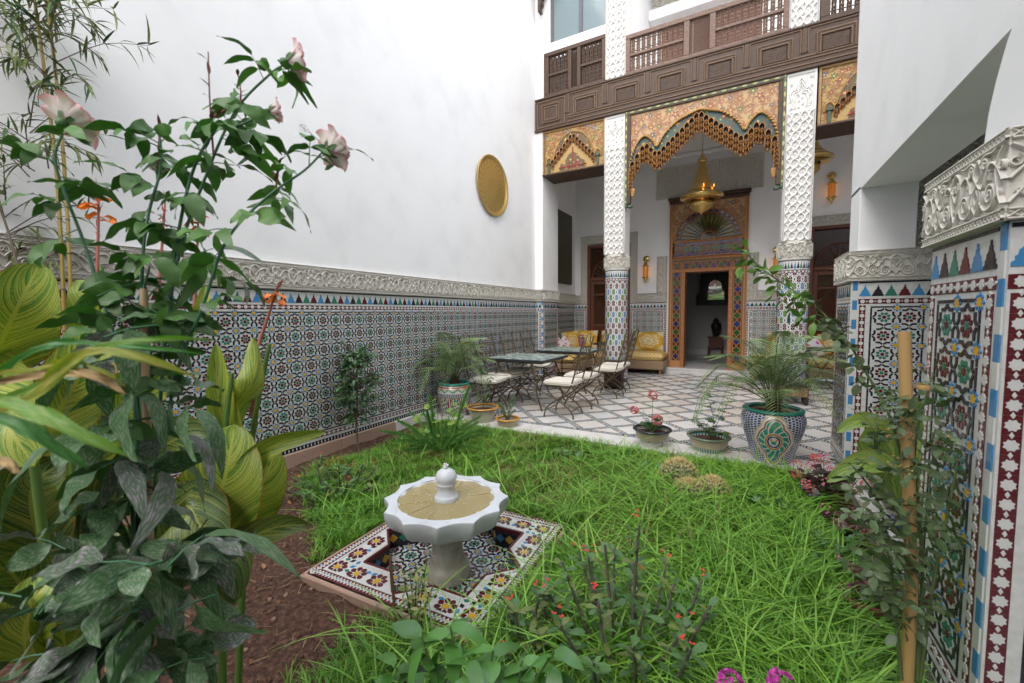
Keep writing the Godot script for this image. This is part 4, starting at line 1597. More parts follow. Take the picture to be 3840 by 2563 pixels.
		for s in [-1, 1]:
			b = B.new()
			b.box(Vector3(cx + s * 0.53 - 0.025, 0.0, 0.0), Vector3(cx + s * 0.53 + 0.025, 0.2, 0.03), 0.006)
			b.box(Vector3(cx + s * 0.53 - 0.045, 0.2, 0.0), Vector3(cx + s * 0.53 + 0.045, 0.24, 0.045), 0.006)
			obj("painted_pillar", b, mat("green_paint"), p)
		b = B.new()
		for q in [[0, 0, 1.36, 0.03], [0, 0.865, 1.36, 0.905], [0, 0.03, 0.04, 0.865], [1.32, 0.03, 1.36, 0.865]]:
			b.box(Vector3(q[0], q[1], -0.04), Vector3(q[2], q[3], 0.03), 0.006)
		obj("frame", b, gold, p)
		var bx_ := B.new()
		bx_.box(Vector3(-0.01, -0.02, -0.6), Vector3(1.37, 0.012, 0.04), 0.006)
		bx_.box(Vector3(-0.01, 0.0, -0.62), Vector3(1.37, 0.9, -0.58))
		obj("wooden_soffit", bx_, wood(0), p)

# ---------- doors
func pane_mat(key: String, c := Color(0.04, 0.018, 0.008)) -> StandardMaterial3D:
	return mat("pane_" + key, c, 0.12)

func build_main_door() -> void:
	var t := thing("carved_doorway", "tall carved orange wood doorway with coloured glass fan and an open dark middle", "doorway", Vector3(-0.83, 0.125, -11.3))
	var w := wood(2)
	var pale := wood(5)
	var green := mat("green_paint")
	var blue := pane_mat("blue", Color(0.008, 0.018, 0.13))
	var grn := pane_mat("green", Color(0.012, 0.085, 0.018))
	var amber := pane_mat("amber", Color(0.1, 0.022, 0.006))
	for s in [-1.0, 1.0]:
		var post := func(called: String, a: float, d: float, y0: float, y1: float, z: float, m: Material, bev := 0.006) -> void:
			put(called, bx(Vector3(minf(s * a, s * d), y0, -0.3), Vector3(maxf(s * a, s * d), y1, z), bev).mesh(), m, t)
		post.call("jamb", 0.48, 0.565, 0.0, 2.45, 0.05, w)
		post.call("jamb", 0.565, 0.585, 0.17, 2.42, 0.045, green, 0.002)
		post.call("jamb", 0.765, 0.785, 0.17, 2.42, 0.045, green, 0.002)
		post.call("side_moulding", 0.785, 0.86, 0.0, 4.04, 0.06, pale)
		post.call("foot_block", 0.567, 0.785, 0.0, 0.165, 0.052, pale)
		put("amber_pane", bx(Vector3(s * 0.675 - 0.09, 0.165, 0.0), Vector3(s * 0.675 + 0.09, 2.42, 0.012)).mesh(), amber, t)
		var n := 11
		var h := 2.25 / n
		var b := B.new()
		for k in n:
			var c := Vector2(s * 0.675, 0.167 + (k + 0.5) * h)
			var g := B.new()
			g.prism(Transform2D(0, c) * ring_pts(4, 0.088, PI / 2, 0.05), 0.01, 0.02, 0.003)
			obj("pane", g, blue if k % 2 == 0 else grn, t)
			for e in [-1, 1]:
				rib(b, [c + Vector2(0, -h / 2), c + Vector2(e * 0.03, -0.06), c + Vector2(e * 0.042, -0.04), c + Vector2(e * 0.062, -0.04), c + Vector2(e * 0.062, -0.018), c + Vector2(e * 0.09, 0), c + Vector2(e * 0.062, 0.018), c + Vector2(e * 0.062, 0.04), c + Vector2(e * 0.042, 0.04), c + Vector2(e * 0.03, 0.06), c + Vector2(0, h / 2)], 0.018, 0.02, 0.012)
		for q in [-0.085, 0.085]:
			rib(b, [Vector2(s * 0.675 + q, 0.165), Vector2(s * 0.675 + q, 2.42)], 0.02, 0.026, 0.012)
		obj("star_lattice", b, pale, t)
	put("lintel", bx(Vector3(-0.8, 2.36, -0.3), Vector3(0.8, 2.425, 0.055), 0.006).mesh(), w, t)
	put("lintel", bx(Vector3(-0.8, 2.62, -0.3), Vector3(0.8, 2.65, 0.055), 0.006).mesh(), green, t)
	for q in [[-0.77, -0.575, 1], [-0.54, 0.54, 7], [0.575, 0.77, 1]]:
		put("amber_pane", bx(Vector3(q[0], 2.43, 0.0), Vector3(q[1], 2.62, 0.012)).mesh(), amber, t)
		var b := B.new()
		var step: float = (q[1] - q[0]) / q[2]
		for k in q[2]:
			var c := Vector2(q[0] + (k + 0.5) * step, 2.52)
			var g := B.new()
			g.prism(Transform2D(0, c) * ring_pts(4, 0.075, PI / 2, 0.04), 0.01, 0.02, 0.003)
			obj("pane", g, [blue, grn][k % 2] if q[2] > 1 else (grn if q[0] < 0 else blue), t)
			for e in [-1, 1]:
				rib(b, [c + Vector2(e * step / 2, -0.08), c + Vector2(e * step * 0.3, -0.01), c + Vector2(e * 0.045, 0.01), c + Vector2(e * 0.04, 0.03), c + Vector2(0, 0.08)], 0.018, 0.02, 0.012)
		for e in [2.437, 2.61]:
			rib(b, [Vector2(q[0], e), Vector2(q[1], e)], 0.024, 0.028, 0.01)
		for e in [0, 1]:
			rib(b, [Vector2(q[e], 2.43), Vector2(q[e], 2.62)], 0.024, 0.028, 0.01)
		obj("star_lattice", b, pale, t)
	put("carved_strip", bx(Vector3(-0.8, 2.65, -0.3), Vector3(0.8, 2.72, 0.075), 0.012).mesh(), pale, t)
	var rp := rope([[Vector3(-0.79, 2.667, 0.078), Vector3(0.79, 2.667, 0.078)], [Vector3(-0.79, 2.7, 0.078), Vector3(0.79, 2.7, 0.078)], [Vector3(-0.83, 0.0, 0.063), Vector3(-0.83, 4.0, 0.063)], [Vector3(0.83, 0.0, 0.063), Vector3(0.83, 4.0, 0.063)]], 0.012)
	many("rope_moulding", bead_mesh(), rp, w, t)
	# band of stars and long hexagons
	put("blue_pane", bx(Vector3(-0.74, 2.74, 0.0), Vector3(0.74, 3.1, 0.012)).mesh(), blue, t)
	for k in 4:
		var g := B.new()
		var c := Vector2([-0.43, -0.2, 0.2, 0.43][k], 2.92)
		g.prism(PackedVector2Array([c + Vector2(-0.11, 0), c + Vector2(-0.07, 0.07), c + Vector2(0.07, 0.07), c + Vector2(0.11, 0), c + Vector2(0.07, -0.07), c + Vector2(-0.07, -0.07)]), 0.01, 0.018, 0.003)
		obj("pane", g, grn, t)
	var lb := B.new()
	for c in [Vector2(-0.64, 2.92), Vector2(0, 2.92), Vector2(0.64, 2.92)]:
		var g := B.new()
		g.prism(Transform2D(0, c) * ring_pts(8, 0.1, PI / 8, 0.075), 0.01, 0.018, 0.003)
		obj("pane", g, amber, t)
		var st := Array(Transform2D(0, c) * ring_pts(8, 0.115, PI / 8, 0.085))
		st.append(st[0])
		rib(lb, st, 0.02, 0.024, 0.012)
		for e in 4:
			var d := Vector2.from_angle(PI / 4 + e * PI / 2)
			rib(lb, [c + d * 0.11, c + Vector2(signf(d.x) * 0.2, signf(d.y) * 0.17)], 0.02, 0.022, 0.012)
	for c in [-0.32, 0.32]:
		for e in [-1.0, 1.0]:
			rib(lb, [Vector2(c - 0.26, 2.92 + e * 0.005), Vector2(c - 0.19, 2.92 + e * 0.085), Vector2(c + 0.04, 2.92 + e * 0.085), Vector2(c + 0.1, 2.92)], 0.02, 0.022, 0.012)
			rib(lb, [Vector2(c - 0.1, 2.92), Vector2(c - 0.04, 2.92 + e * 0.085), Vector2(c + 0.19, 2.92 + e * 0.085), Vector2(c + 0.26, 2.92 + e * 0.005)], 0.02, 0.022, 0.012)
			rib(lb, [Vector2(c + 0.02, 2.92 + e * 0.085), Vector2(c - 0.03, 2.92 + e * 0.13), Vector2(c + 0.02, 2.92 + e * 0.18)], 0.02, 0.022, 0.012)
	for e in [2.745, 3.095]:
		rib(lb, [Vector2(-0.76, e), Vector2(0.76, e)], 0.03, 0.03, 0.01)
	obj("geometric_lattice", lb, pale, t)
	# fan
	put("carved_strip", bx(Vector3(-0.79, 3.1, -0.3), Vector3(0.79, 3.135, 0.06), 0.006).mesh(), w, t)
	put("dark_backing", bx(Vector3(-0.785, 3.13, -0.05), Vector3(0.785, 4.04, 0.0)).mesh(), pane_mat("dark", Color(0.04, 0.018, 0.008)), t)
	var ns := 16
	var fb := B.new()
	var fc := Vector2(0, 3.15)
	for k in ns:
		var a0 := PI * k / ns
		var a1 := PI * (k + 1) / ns
		var g := B.new()
		var e0 := lerpf(a0, a1, 0.2)
		var e1 := lerpf(a0, a1, 0.8)
		g.prism(PackedVector2Array([fc + Vector2.from_angle(lerpf(a0, a1, 0.4)) * 0.24, fc + Vector2.from_angle(e0) * 0.55, fc + Vector2.from_angle(lerpf(a0, a1, 0.5)) * 0.575, fc + Vector2.from_angle(e1) * 0.55, fc + Vector2.from_angle(lerpf(a0, a1, 0.6)) * 0.24]), 0.0, 0.012)
		obj("pane", g, grn, t)
		g = B.new()
		g.prism(Transform2D(0, fc + Vector2.from_angle((a0 + a1) / 2) * 0.655) * ring_pts(6, 0.042, (a0 + a1) / 2), 0.0, 0.014, 0.002)
		obj("pane", g, blue, t)
		for e in [-0.3, 0.3]:
			var am := lerpf(a0, a1, 0.5 + e * 0.55)
			rib(fb, [fc + Vector2.from_angle(lerpf(a0, a1, 0.5 + e * 1.9)) * 0.17, fc + Vector2.from_angle(lerpf(a0, a1, 0.5 + e * 1.6)) * 0.36, fc + Vector2.from_angle(lerpf(a0, a1, 0.5 + e * 1.2)) * 0.57, fc + Vector2.from_angle(am) * 0.6], 0.014, 0.022, 0.01)
		var hx := Array(Transform2D(0, fc + Vector2.from_angle((a0 + a1) / 2) * 0.655) * ring_pts(6, 0.05, (a0 + a1) / 2))
		hx.append(hx[0])
		rib(fb, hx, 0.012, 0.022, 0.01)
		rib(fb, [fc + Vector2.from_angle(a0) * 0.6, fc + Vector2.from_angle(a0) * 0.72], 0.012, 0.02, 0.01)
	var arc1 := []
	var arc2 := []
	for k in 33:
		arc1.append(fc + Vector2.from_angle(PI * k / 32) * 0.72)
		arc2.append(fc + Vector2.from_angle(PI * k / 32) * (0.165 + 0.012 * (k % 2)))
	rib(fb, arc1, 0.026, 0.032, 0.01)
	rib(fb, arc2, 0.02, 0.028, 0.01)
	obj("fan_lattice", fb, pale, t)
	var sp := B.new()
	for s in [-1, 1]:
		var q := PackedVector2Array([Vector2(s * 0.785, 3.14)])
		for k in 13:
			q.append(fc + Vector2(s * cos(PI / 2 * k / 12), sin(PI / 2 * k / 12)) * 0.735)
		q.append(Vector2(0, 4.03))
		q.append(Vector2(s * 0.785, 4.03))
		sp.prism(q, 0.0, 0.03)
	obj("painted_spandrel", sp, mats["painted_flowers"], t)
	put("cornice", bx(Vector3(-0.87, 4.03, -0.3), Vector3(0.87, 4.12, 0.08), 0.02).mesh(), wood(0), t)
	put("cornice", bx(Vector3(-0.9, 4.12, -0.3), Vector3(0.9, 4.19, 0.13), 0.02).mesh(), wood(0), t)

func build_side_door(x0: float, x1: float, label: String, k: int) -> void:
	var t := thing("wooden_door", label, "door", Vector3((x0 + x1) / 2, 0.0, -11.32))
	var w := (x1 - x0) / 2
	var m := wood(k)
	for s in [-1.0, 1.0]:
		put("frame", bx(Vector3(minf(s * w, s * (w - 0.09)), 0, -0.2), Vector3(maxf(s * w, s * (w - 0.09)), 3.34, 0.03), 0.01).mesh(), m, t)
	put("frame", bx(Vector3(-w + 0.09, 3.26, -0.2), Vector3(w - 0.09, 3.34, 0.03), 0.01).mesh(), m, t)
	put("transom", bx(Vector3(-w + 0.09, 2.38, -0.2), Vector3(w - 0.09, 2.47, 0.02), 0.01).mesh(), m, t)
	put("dark_pane", bx(Vector3(-w + 0.09, 2.47, -0.12), Vector3(w - 0.09, 3.26, -0.08)).mesh(), pane_mat("dark"), t)
	var fb := B.new()
	var r := minf(w - 0.12, 0.74)
	for q in 13:
		var a := PI * q / 12
		rib(fb, [Vector2(0, 2.48) + Vector2.from_angle(a) * 0.12, Vector2(0, 2.48) + Vector2.from_angle(a) * r], 0.022, 0.03, -0.08)
	var arc := []
	for q in 25:
		arc.append(Vector2(0, 2.48) + Vector2.from_angle(PI * q / 24) * r)
	rib(fb, arc, 0.04, 0.04, -0.08)
	obj("fan_lattice", fb, m, t)
	for q in 6:
		var g := B.new()
		var a := PI * (q * 2 + 1) / 12
		g.prism(Transform2D(0, Vector2(0, 2.48) + Vector2.from_angle(a) * r * 0.82) * ring_pts(6, 0.04), -0.08, -0.06)
		obj("pane", g, pane_mat("dim_blue", Color(0.02, 0.035, 0.07)), t)
		g = B.new()
		g.prism(PackedVector2Array([Vector2(0, 2.48) + Vector2.from_angle(a - 0.05) * 0.2, Vector2(0, 2.48) + Vector2.from_angle(a - 0.09) * r * 0.7, Vector2(0, 2.48) + Vector2.from_angle(a + 0.09) * r * 0.7, Vector2(0, 2.48) + Vector2.from_angle(a + 0.05) * 0.2]), -0.08, -0.06)
		obj("pane", g, pane_mat("dim_green", Color(0.012, 0.045, 0.018)), t)
	# two leaves: lattice above, spindles below
	for s in [-1.0, 1.0]:
		var a := minf(0.01 * s, s * (w - 0.09))
		var d := maxf(0.01 * s, s * (w - 0.09))
		for q in [[a, a + 0.09, 0.02, 2.38], [d - 0.09, d, 0.02, 2.38], [a + 0.09, d - 0.09, 2.28, 2.38], [a + 0.09, d - 0.09, 1.12, 1.2], [a + 0.09, d - 0.09, 0.02, 0.14], [a + 0.09, d - 0.09, 1.98, 2.03]]:
			put("leaf_frame", bx(Vector3(q[0], q[2], -0.08), Vector3(q[1], q[3], -0.02), 0.006).mesh(), m, t)
		put("dark_pane", bx(Vector3(a + 0.09, 0.14, -0.075), Vector3(d - 0.09, 2.28, -0.07)).mesh(), pane_mat("dark"), t)
		var b := B.new()
		var ww := d - a - 0.18
		var n := 9
		for i in n:
			var x := a + 0.09 + ww * i / n
			b.tube([Vector3(x, 1.2, -0.05), Vector3(x + ww / n * 0.5, 1.2 + 0.02, -0.05)], 0.004, 4, false)
		for i in range(-14, n):
			var c := ww / n
			var x0_ := a + 0.09 + i * c
			for e in [0, 1]:
				var pa := Vector2(x0_, 1.2)
				var pd := Vector2(x0_ + 0.78, 1.98)
				var ua := clampf((a + 0.09 - pa.x) / 0.78, 0, 1)
				var ub := clampf((d - 0.09 - pa.x) / 0.78, 0, 1)
				if ub > ua:
					var e0 := pa.lerp(pd, ua)
					var e1 := pa.lerp(pd, ub)
					if e == 1:
						e0.x = a + d - e0.x
						e1.x = a + d - e1.x
					b.tube([Vector3(e0.x, e0.y, -0.045 + e * 0.01), Vector3(e1.x, e1.y, -0.045 + e * 0.01)], 0.006, 4, false)
		obj("lattice", b, m, t)
		var sm := spindle_mesh(0.98)
		for i in 5:
			put("spindle", sm, m, t, Transform3D(Basis(), Vector3(a + 0.09 + ww * (i + 0.5) / 5, 0.14, -0.05)))

func build_room() -> void:
	var t := thing("inner_room", "dim white room seen through the open middle doorway", "room", Vector3(-0.83, 0.12, -11.65))
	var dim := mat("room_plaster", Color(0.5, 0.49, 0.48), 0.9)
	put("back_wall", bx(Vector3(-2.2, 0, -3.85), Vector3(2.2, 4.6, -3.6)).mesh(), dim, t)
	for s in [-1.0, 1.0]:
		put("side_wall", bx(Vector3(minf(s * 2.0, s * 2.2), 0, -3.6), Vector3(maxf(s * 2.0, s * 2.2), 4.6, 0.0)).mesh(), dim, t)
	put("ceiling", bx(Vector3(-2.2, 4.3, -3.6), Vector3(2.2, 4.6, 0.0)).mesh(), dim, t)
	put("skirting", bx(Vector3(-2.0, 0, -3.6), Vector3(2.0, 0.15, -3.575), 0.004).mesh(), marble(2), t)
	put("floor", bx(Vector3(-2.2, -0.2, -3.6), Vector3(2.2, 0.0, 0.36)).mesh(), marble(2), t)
	for k in 9:
		for e in 2:
			var b := B.new()
			b.xf = Transform3D(Basis(Vector3.UP, PI / 4 if e == 0 else -PI / 4), Vector3(-2.0 + k * 0.55, 0.003, -1.8))
			b.box(Vector3(-0.03, -0.002, -1.6), Vector3(0.03, 0.0, 1.6))
			if k > 1 and k < 7:
				obj("dark_inlay", b, mat("dark_inlay", Color(0.12, 0.12, 0.13), 0.3), t, T(0, e * 0.001, 0))
	var mi := thing("carved_mirror", "black carved frame round a keyhole mirror inside the dim room", "mirror", Vector3(-0.85, 1.73, -15.15))
	var key := PackedVector2Array()
	for q in [[-0.27, 0.17], [-0.265, 0.42], [-0.255, 0.47], [-0.22, 0.49], [-0.19, 0.56], [-0.19, 0.64], [-0.15, 0.73], [-0.07, 0.79], [0, 0.81]]:
		key.append(Vector2(q[0], q[1]))
	for k in range(7, -1, -1):
		key.append(Vector2(-key[k].x, key[k].y))
	var outer := PackedVector2Array([Vector2(0.0, 0.0), Vector2(-0.56, 0.0), Vector2(-0.55, 0.27), Vector2(-0.46, 0.42), Vector2(-0.42, 1.0), Vector2(0, 1.02), Vector2(0.5, 1.0), Vector2(0.55, 0.0), Vector2(0.001, 0.0), Vector2(0.001, 0.17)])
	for k in range(key.size() - 1, -1, -1):
		outer.append(key[k])
	outer.append(Vector2(0.0, 0.17))
	var b := B.new()
	b.xf = Transform3D(Basis(Vector3.RIGHT, 0.1), Vector3.ZERO)
	b.prism(outer, 0.0, 0.07, 0.0)
	var ebony := mat("ebony", Color(0.012, 0.01, 0.009), 0.45)
	for r in 9:
		for s in 9:
			var c := Vector2(-0.48 + s * 0.12, 0.06 + r * 0.11)
			if not Geometry2D.is_point_in_polygon(c, key):
				rib(b, spiral2(c, 0.05, r + s, 1.0, 8), 0.014, 0.012, 0.07)
	obj("carved_frame", b, ebony, mi)
	var gl := B.new()
	gl.xf = b.xf
	gl.box(Vector3(-0.3, 0.14, 0.0), Vector3(0.3, 0.84, 0.03))
	obj("mirror_glass", gl, mat("mirror_glass", Color(0.9, 0.9, 0.9), 0.02, 1.0), mi)
	var st := thing("wooden_stand", "small dark wooden stand below the mirror in the dim room", "stand", Vector3(-0.78, 0.12, -14.75))
	put("top", bx(Vector3(-0.23, 0.57, -0.2), Vector3(0.23, 0.605, 0.2), 0.008).mesh(), wood(3), st)
	put("body", bx(Vector3(-0.19, 0.28, -0.17), Vector3(0.19, 0.57, 0.17), 0.006).mesh(), wood(3), st)
	for s in [-1, 1]:
		for e in [-1, 1]:
			put("leg", bx(Vector3(s * 0.19 - 0.025, 0.0, e * 0.16 - 0.025), Vector3(s * 0.19 + 0.025, 0.3, e * 0.16 + 0.025), 0.006).mesh(), wood(3), st)
	var va := thing("lidded_vase", "black lidded vase standing on the dark stand in the dim room", "vase", Vector3(-0.78, 0.725, -14.75))
	var vb := B.new()
	vb.lathe([Vector2(0.0, 0), Vector2(0.1, 0.0), Vector2(0.09, 0.04), Vector2(0.1, 0.14), Vector2(0.145, 0.28), Vector2(0.15, 0.35), Vector2(0.12, 0.42), Vector2(0.085, 0.44)], 24)
	obj("body", vb, ebony, va)
	vb = B.new()
	vb.lathe([Vector2(0.088, 0.44), Vector2(0.1, 0.46), Vector2(0.085, 0.53), Vector2(0.04, 0.57), Vector2(0.015, 0.58), Vector2(0.022, 0.605), Vector2(0.0, 0.63)], 24)
	obj("lid", vb, ebony, va)

# ---------- brass
func brass() -> StandardMaterial3D:
	if not mats.has("brass"):
		var m := mat("brass", Color(0.62, 0.42, 0.14), 0.32, 0.85)
		m.metallic = 0.85
		relief(tri_map(m, 14.0, false), paint(64, 64, func(u: float, v: float) -> Color:
			var d := Vector2(fposmod(u * 4, 1) - 0.5, fposmod(v * 4, 1) - 0.5).length()
			var h := 0.2 if d < 0.25 else 1.0
			return Color(h, h, h)), 0.12)
		var p := mat("polished_brass", Color(0.66, 0.46, 0.16), 0.22, 0.9)
		p.metallic = 0.9
	return mats["brass"]

func flame(parent: Node3D, at: Vector3, e: float, called := "lamp_flame") -> void:
	var b := B.new()
	b.lathe([Vector2(0.0, -0.02), Vector2(0.011, -0.005), Vector2(0.008, 0.02), Vector2(0.0, 0.05)], 8)
	var m := mat("flame_light", Color(1.0, 0.6, 0.25), 0.5)
	m.emission_enabled = true
	m.emission = Color(1.0, 0.62, 0.25)
	m.emission_energy_multiplier = 1.2
	obj(called, b, m, parent, Transform3D(Basis(), at))
	var l := OmniLight3D.new()
	l.light_color = Color(1.0, 0.7, 0.4)
	l.light_energy = e
	l.omni_range = 8.0
	l.omni_attenuation = 2.0
	l.shadow_enabled = true
	l.light_size = 0.01
	l.name = "bulb_light"
	l.position = at + Vector3(0, 0.01, 0)
	parent.add_child(l, true)

func build_lantern(at: Vector3, label: String, flames: bool) -> void:
	var t := thing("brass_lantern", label, "lantern", at, 0.0, "brass lanterns under the gallery")
	var br := brass()
	var po: StandardMaterial3D = mats["polished_brass"]
	var b := B.new()
	b.lathe([Vector2(0.27, 0.5), Vector2(0.2, 0.61), Vector2(0.145, 0.74), Vector2(0.1, 0.88), Vector2(0.068, 1.02), Vector2(0.06, 1.08)], 32)
	obj("shade", b, br, t)
	b = B.new()
	b.lathe([Vector2(0.06, 1.08), Vector2(0.085, 1.1), Vector2(0.09, 1.135), Vector2(0.06, 1.165), Vector2(0.04, 1.19), Vector2(0.018, 1.27), Vector2(0.0, 1.33)], 24)
	obj("finial", b, po, t)
	b = B.new()
	b.lathe([Vector2(0.26, 0.5), Vector2(0.29, 0.49), Vector2(0.3, 0.46), Vector2(0.335, 0.45), Vector2(0.42, 0.39), Vector2(0.42, 0.36), Vector2(0.36, 0.32), Vector2(0.27, 0.3), Vector2(0.22, 0.31)], 40)
	obj("rim", b, po, t)
	b = B.new()
	b.lathe([Vector2(0.2, 0.47), Vector2(0.2, 0.34), Vector2(0.13, 0.3), Vector2(0.2, 0.27), Vector2(0.225, 0.22), Vector2(0.2, 0.16), Vector2(0.12, 0.09), Vector2(0.03, 0.05), Vector2(0.015, 0.02), Vector2(0.0, 0.0)], 16)
	obj("basket", b, br, t)
	b = B.new()
	var y := 1.3
	var k := 0
	while at.y + y < 5.35:
		var ring := []
		for j in 9:
			var a := TAU * j / 8
			ring.append(Vector3(0.012 * cos(a), y + 0.02 * sin(a), 0) if k % 2 == 0 else Vector3(0, y + 0.02 * sin(a), 0.012 * cos(a)))
		b.tube(ring, 0.003, 4, false)
		y += 0.032
		k += 1
	obj("chain", b, po, t)
	if flames:
		for q in [Vector3(0.06, 0.54, 0.28), Vector3(0.24, 0.53, 0.16), Vector3(0.1, 0.36, 0.3)]:
			flame(t, q, 0.0015)

func build_sconce(at: Vector3, label: String) -> void:
	var t := thing("wall_sconce", label, "wall lamp", at, 0.0, "brass wall lamps")
	var po: StandardMaterial3D = mats["polished_brass"]
	var b := B.new()
	b.xf = Transform3D(Basis(Vector3.RIGHT, PI / 2), Vector3(0, 0.32, 0.0))
	b.lathe([Vector2(0.08, 0.0), Vector2(0.078, 0.012), Vector2(0.03, 0.022), Vector2(0.0, 0.03)], 24)
	obj("wall_plate", b, po, t)
	b = B.new()
	b.tube([Vector3(0, 0.32, 0.02), Vector3(0, 0.33, 0.08), Vector3(0, 0.29, 0.11), Vector3(0, 0.22, 0.11)], 0.01, 8)
	b.lathe([Vector2(0.01, 0.24), Vector2(0.03, 0.22), Vector2(0.05, 0.17), Vector2(0.055, 0.14), Vector2(0.09, 0.135), Vector2(0.09, 0.12), Vector2(0.07, 0.115)], 20, Vector3(0, 0, 0.11))
	b.lathe([Vector2(0.07, -0.145), Vector2(0.092, -0.15), Vector2(0.092, -0.165), Vector2(0.06, -0.175), Vector2(0.055, -0.21), Vector2(0.025, -0.24), Vector2(0.03, -0.265), Vector2(0.008, -0.29), Vector2(0.0, -0.33)], 20, Vector3(0, 0, 0.11))
	obj("brass_mounts", b, po, t)
	b = B.new()
	b.lathe([Vector2(0.064, -0.145), Vector2(0.07, -0.05), Vector2(0.07, 0.04), Vector2(0.064, 0.115)], 20, Vector3(0, 0, 0.11))
	var m := mat("lamp_shade_glow", Color(0.5, 0.28, 0.08), 0.4, 0.4)
	m.emission_enabled = true
	m.emission = Color(1.0, 0.5, 0.12)
	m.emission_energy_multiplier = 0.06
	relief(tri_map(m, 12.0, false), brass().heightmap_texture, 0.1)
	obj("lamp_shade", b, m, t)
	var l := OmniLight3D.new()
	l.light_color = Color(1.0, 0.7, 0.4)
	l.light_energy = 0.0025
	l.omni_range = 8.0
	l.omni_attenuation = 2.0
	l.shadow_enabled = true
	l.light_size = 0.03
	l.name = "bulb_light"
	l.position = Vector3(0, 0.0, 0.11)
	t.add_child(l, true)

func build_wall_things() -> void:
	var t := thing("brass_tray", "large round engraved brass tray hung on the tall white wall", "tray", Vector3(-4.05, 3.79, -6.62))
	brass()
	var b := B.new()
	b.xf = Transform3D(Basis(Vector3.BACK, -PI / 2), Vector3.ZERO)
	b.lathe([Vector2(0.0, 0.02), Vector2(0.14, 0.022), Vector2(0.15, 0.026), Vector2(0.3, 0.022), Vector2(0.44, 0.022), Vector2(0.47, 0.028), Vector2(0.5, 0.05), Vector2(0.525, 0.056), Vector2(0.53, 0.045), Vector2(0.5, 0.02), Vector2(0.0, 0.005)], 64)
	var m := tex_mat("tray_brass", paint(256, 256, func(u: float, v: float) -> Color:
		var r := v * 2.4
		var a := u * TAU
		var h := 0.5 + 0.5 * sin(a * 24.0 + (10.0 if int(r * 9) % 2 == 0 else 0.0)) * sin(r * 42.0)
		return Color(0.66, 0.47, 0.16).lerp(Color(0.4, 0.25, 0.07), clampf(h * 0.8, 0, 1))), 0.36, 0.75)
	obj("dish", b, m, t)
	var s := thing("bulb_socket", "bare white lamp socket hanging from wires on the white wall", "lamp socket", Vector3(-4.05, 3.4, -2.97))
	b = B.new()
	b.tube(curve([Vector3(0, 0.05, 0.11), Vector3(0.03, 0.03, 0.09), Vector3(0.02, 0.0, 0.06), Vector3(0.05, 0.02, 0.05), Vector3(0.05, -0.03, 0.0), Vector3(0.06, -0.04, -0.05)], 20), 0.0025, 5)
	b.tube(curve([Vector3(0, 0.06, 0.1), Vector3(0.03, 0.05, 0.06), Vector3(0.03, 0.0, 0.08), Vector3(0.05, -0.01, 0.03), Vector3(0.06, -0.045, -0.05)], 20), 0.0025, 5)
	obj("wire", b, mat("grey_wire", Color(0.2, 0.2, 0.2), 0.5), s)
	b = B.new()
	b.tube([Vector3(0.06, -0.04, -0.045), Vector3(0.065, -0.055, -0.07), Vector3(0.07, -0.09, -0.115)], [0.012, 0.02, 0.021], 12)
	obj("socket", b, mat("white_plastic", Color(0.72, 0.72, 0.7), 0.4), s)
	var g := thing("wooden_board", "tall dark green and brown wooden panel hung on the gallery's left wall", "board", Vector3(-4.2, 2.27, -10.35))
	put("board", bx(Vector3(0.0, 0, -0.5), Vector3(0.09, 1.82, 0.5), 0.01).mesh(), mat("green_brown", Color(0.05, 0.048, 0.025), 0.5), g)
	put("border", bx(Vector3(0.0, -0.01, 0.5), Vector3(0.1, 1.83, 0.52), 0.004).mesh(), mat("dark_green", Color(0.014, 0.04, 0.02), 0.5), g)

# ---------- furniture
func iron() -> StandardMaterial3D:
	return mat("bronzed_iron", Color(0.12, 0.09, 0.05), 0.42, 0.55)

func pillow_shape(w: float, h: float, d: float, n := 14, puff := 0.0) -> B:
	var b := B.new()
	for s in [1.0, -1.0]:
		b.grid(n, n, func(u: float, v: float) -> Vector3:
			var x := u * 2 - 1
			var y := v * 2 - 1
			var e := pow(maxf(0.0, (1.0 - pow(absf(x), 2.6)) * (1.0 - pow(absf(y), 2.6))), 0.42)
			var k := 1.0 - 0.06 * (1.0 - absf(x)) * absf(y) * 1.2
			var m := 1.0 - 0.06 * (1.0 - absf(y)) * absf(x) * 1.2
			return Vector3(x * w / 2 * m, y * h / 2 * k, s * d / 2 * e * (1.0 + puff * sin(x * 7.0) * sin(y * 6.0))))
	return b

func pad_shape(w: float, d: float, h: float, waves := 3.0) -> B:
	var b := B.new()
	for s in [1.0, -1.0]:
		b.grid(24, 24, func(u: float, v: float) -> Vector3:
			var x := u * 2 - 1
			var z := v * 2 - 1
			var e := pow(maxf(0.0, (1.0 - pow(absf(x), 8.0)) * (1.0 - pow(absf(z), 8.0))), 0.3)
			var q := 1.0
			if s > 0 and waves > 0:
				q = 0.86 + 0.14 * absf(sin((u * waves) * PI)) * absf(sin((v * waves) * PI))
			return Vector3(x * w / 2, h / 2 + s * h / 2 * e * q, z * d / 2))
	return b

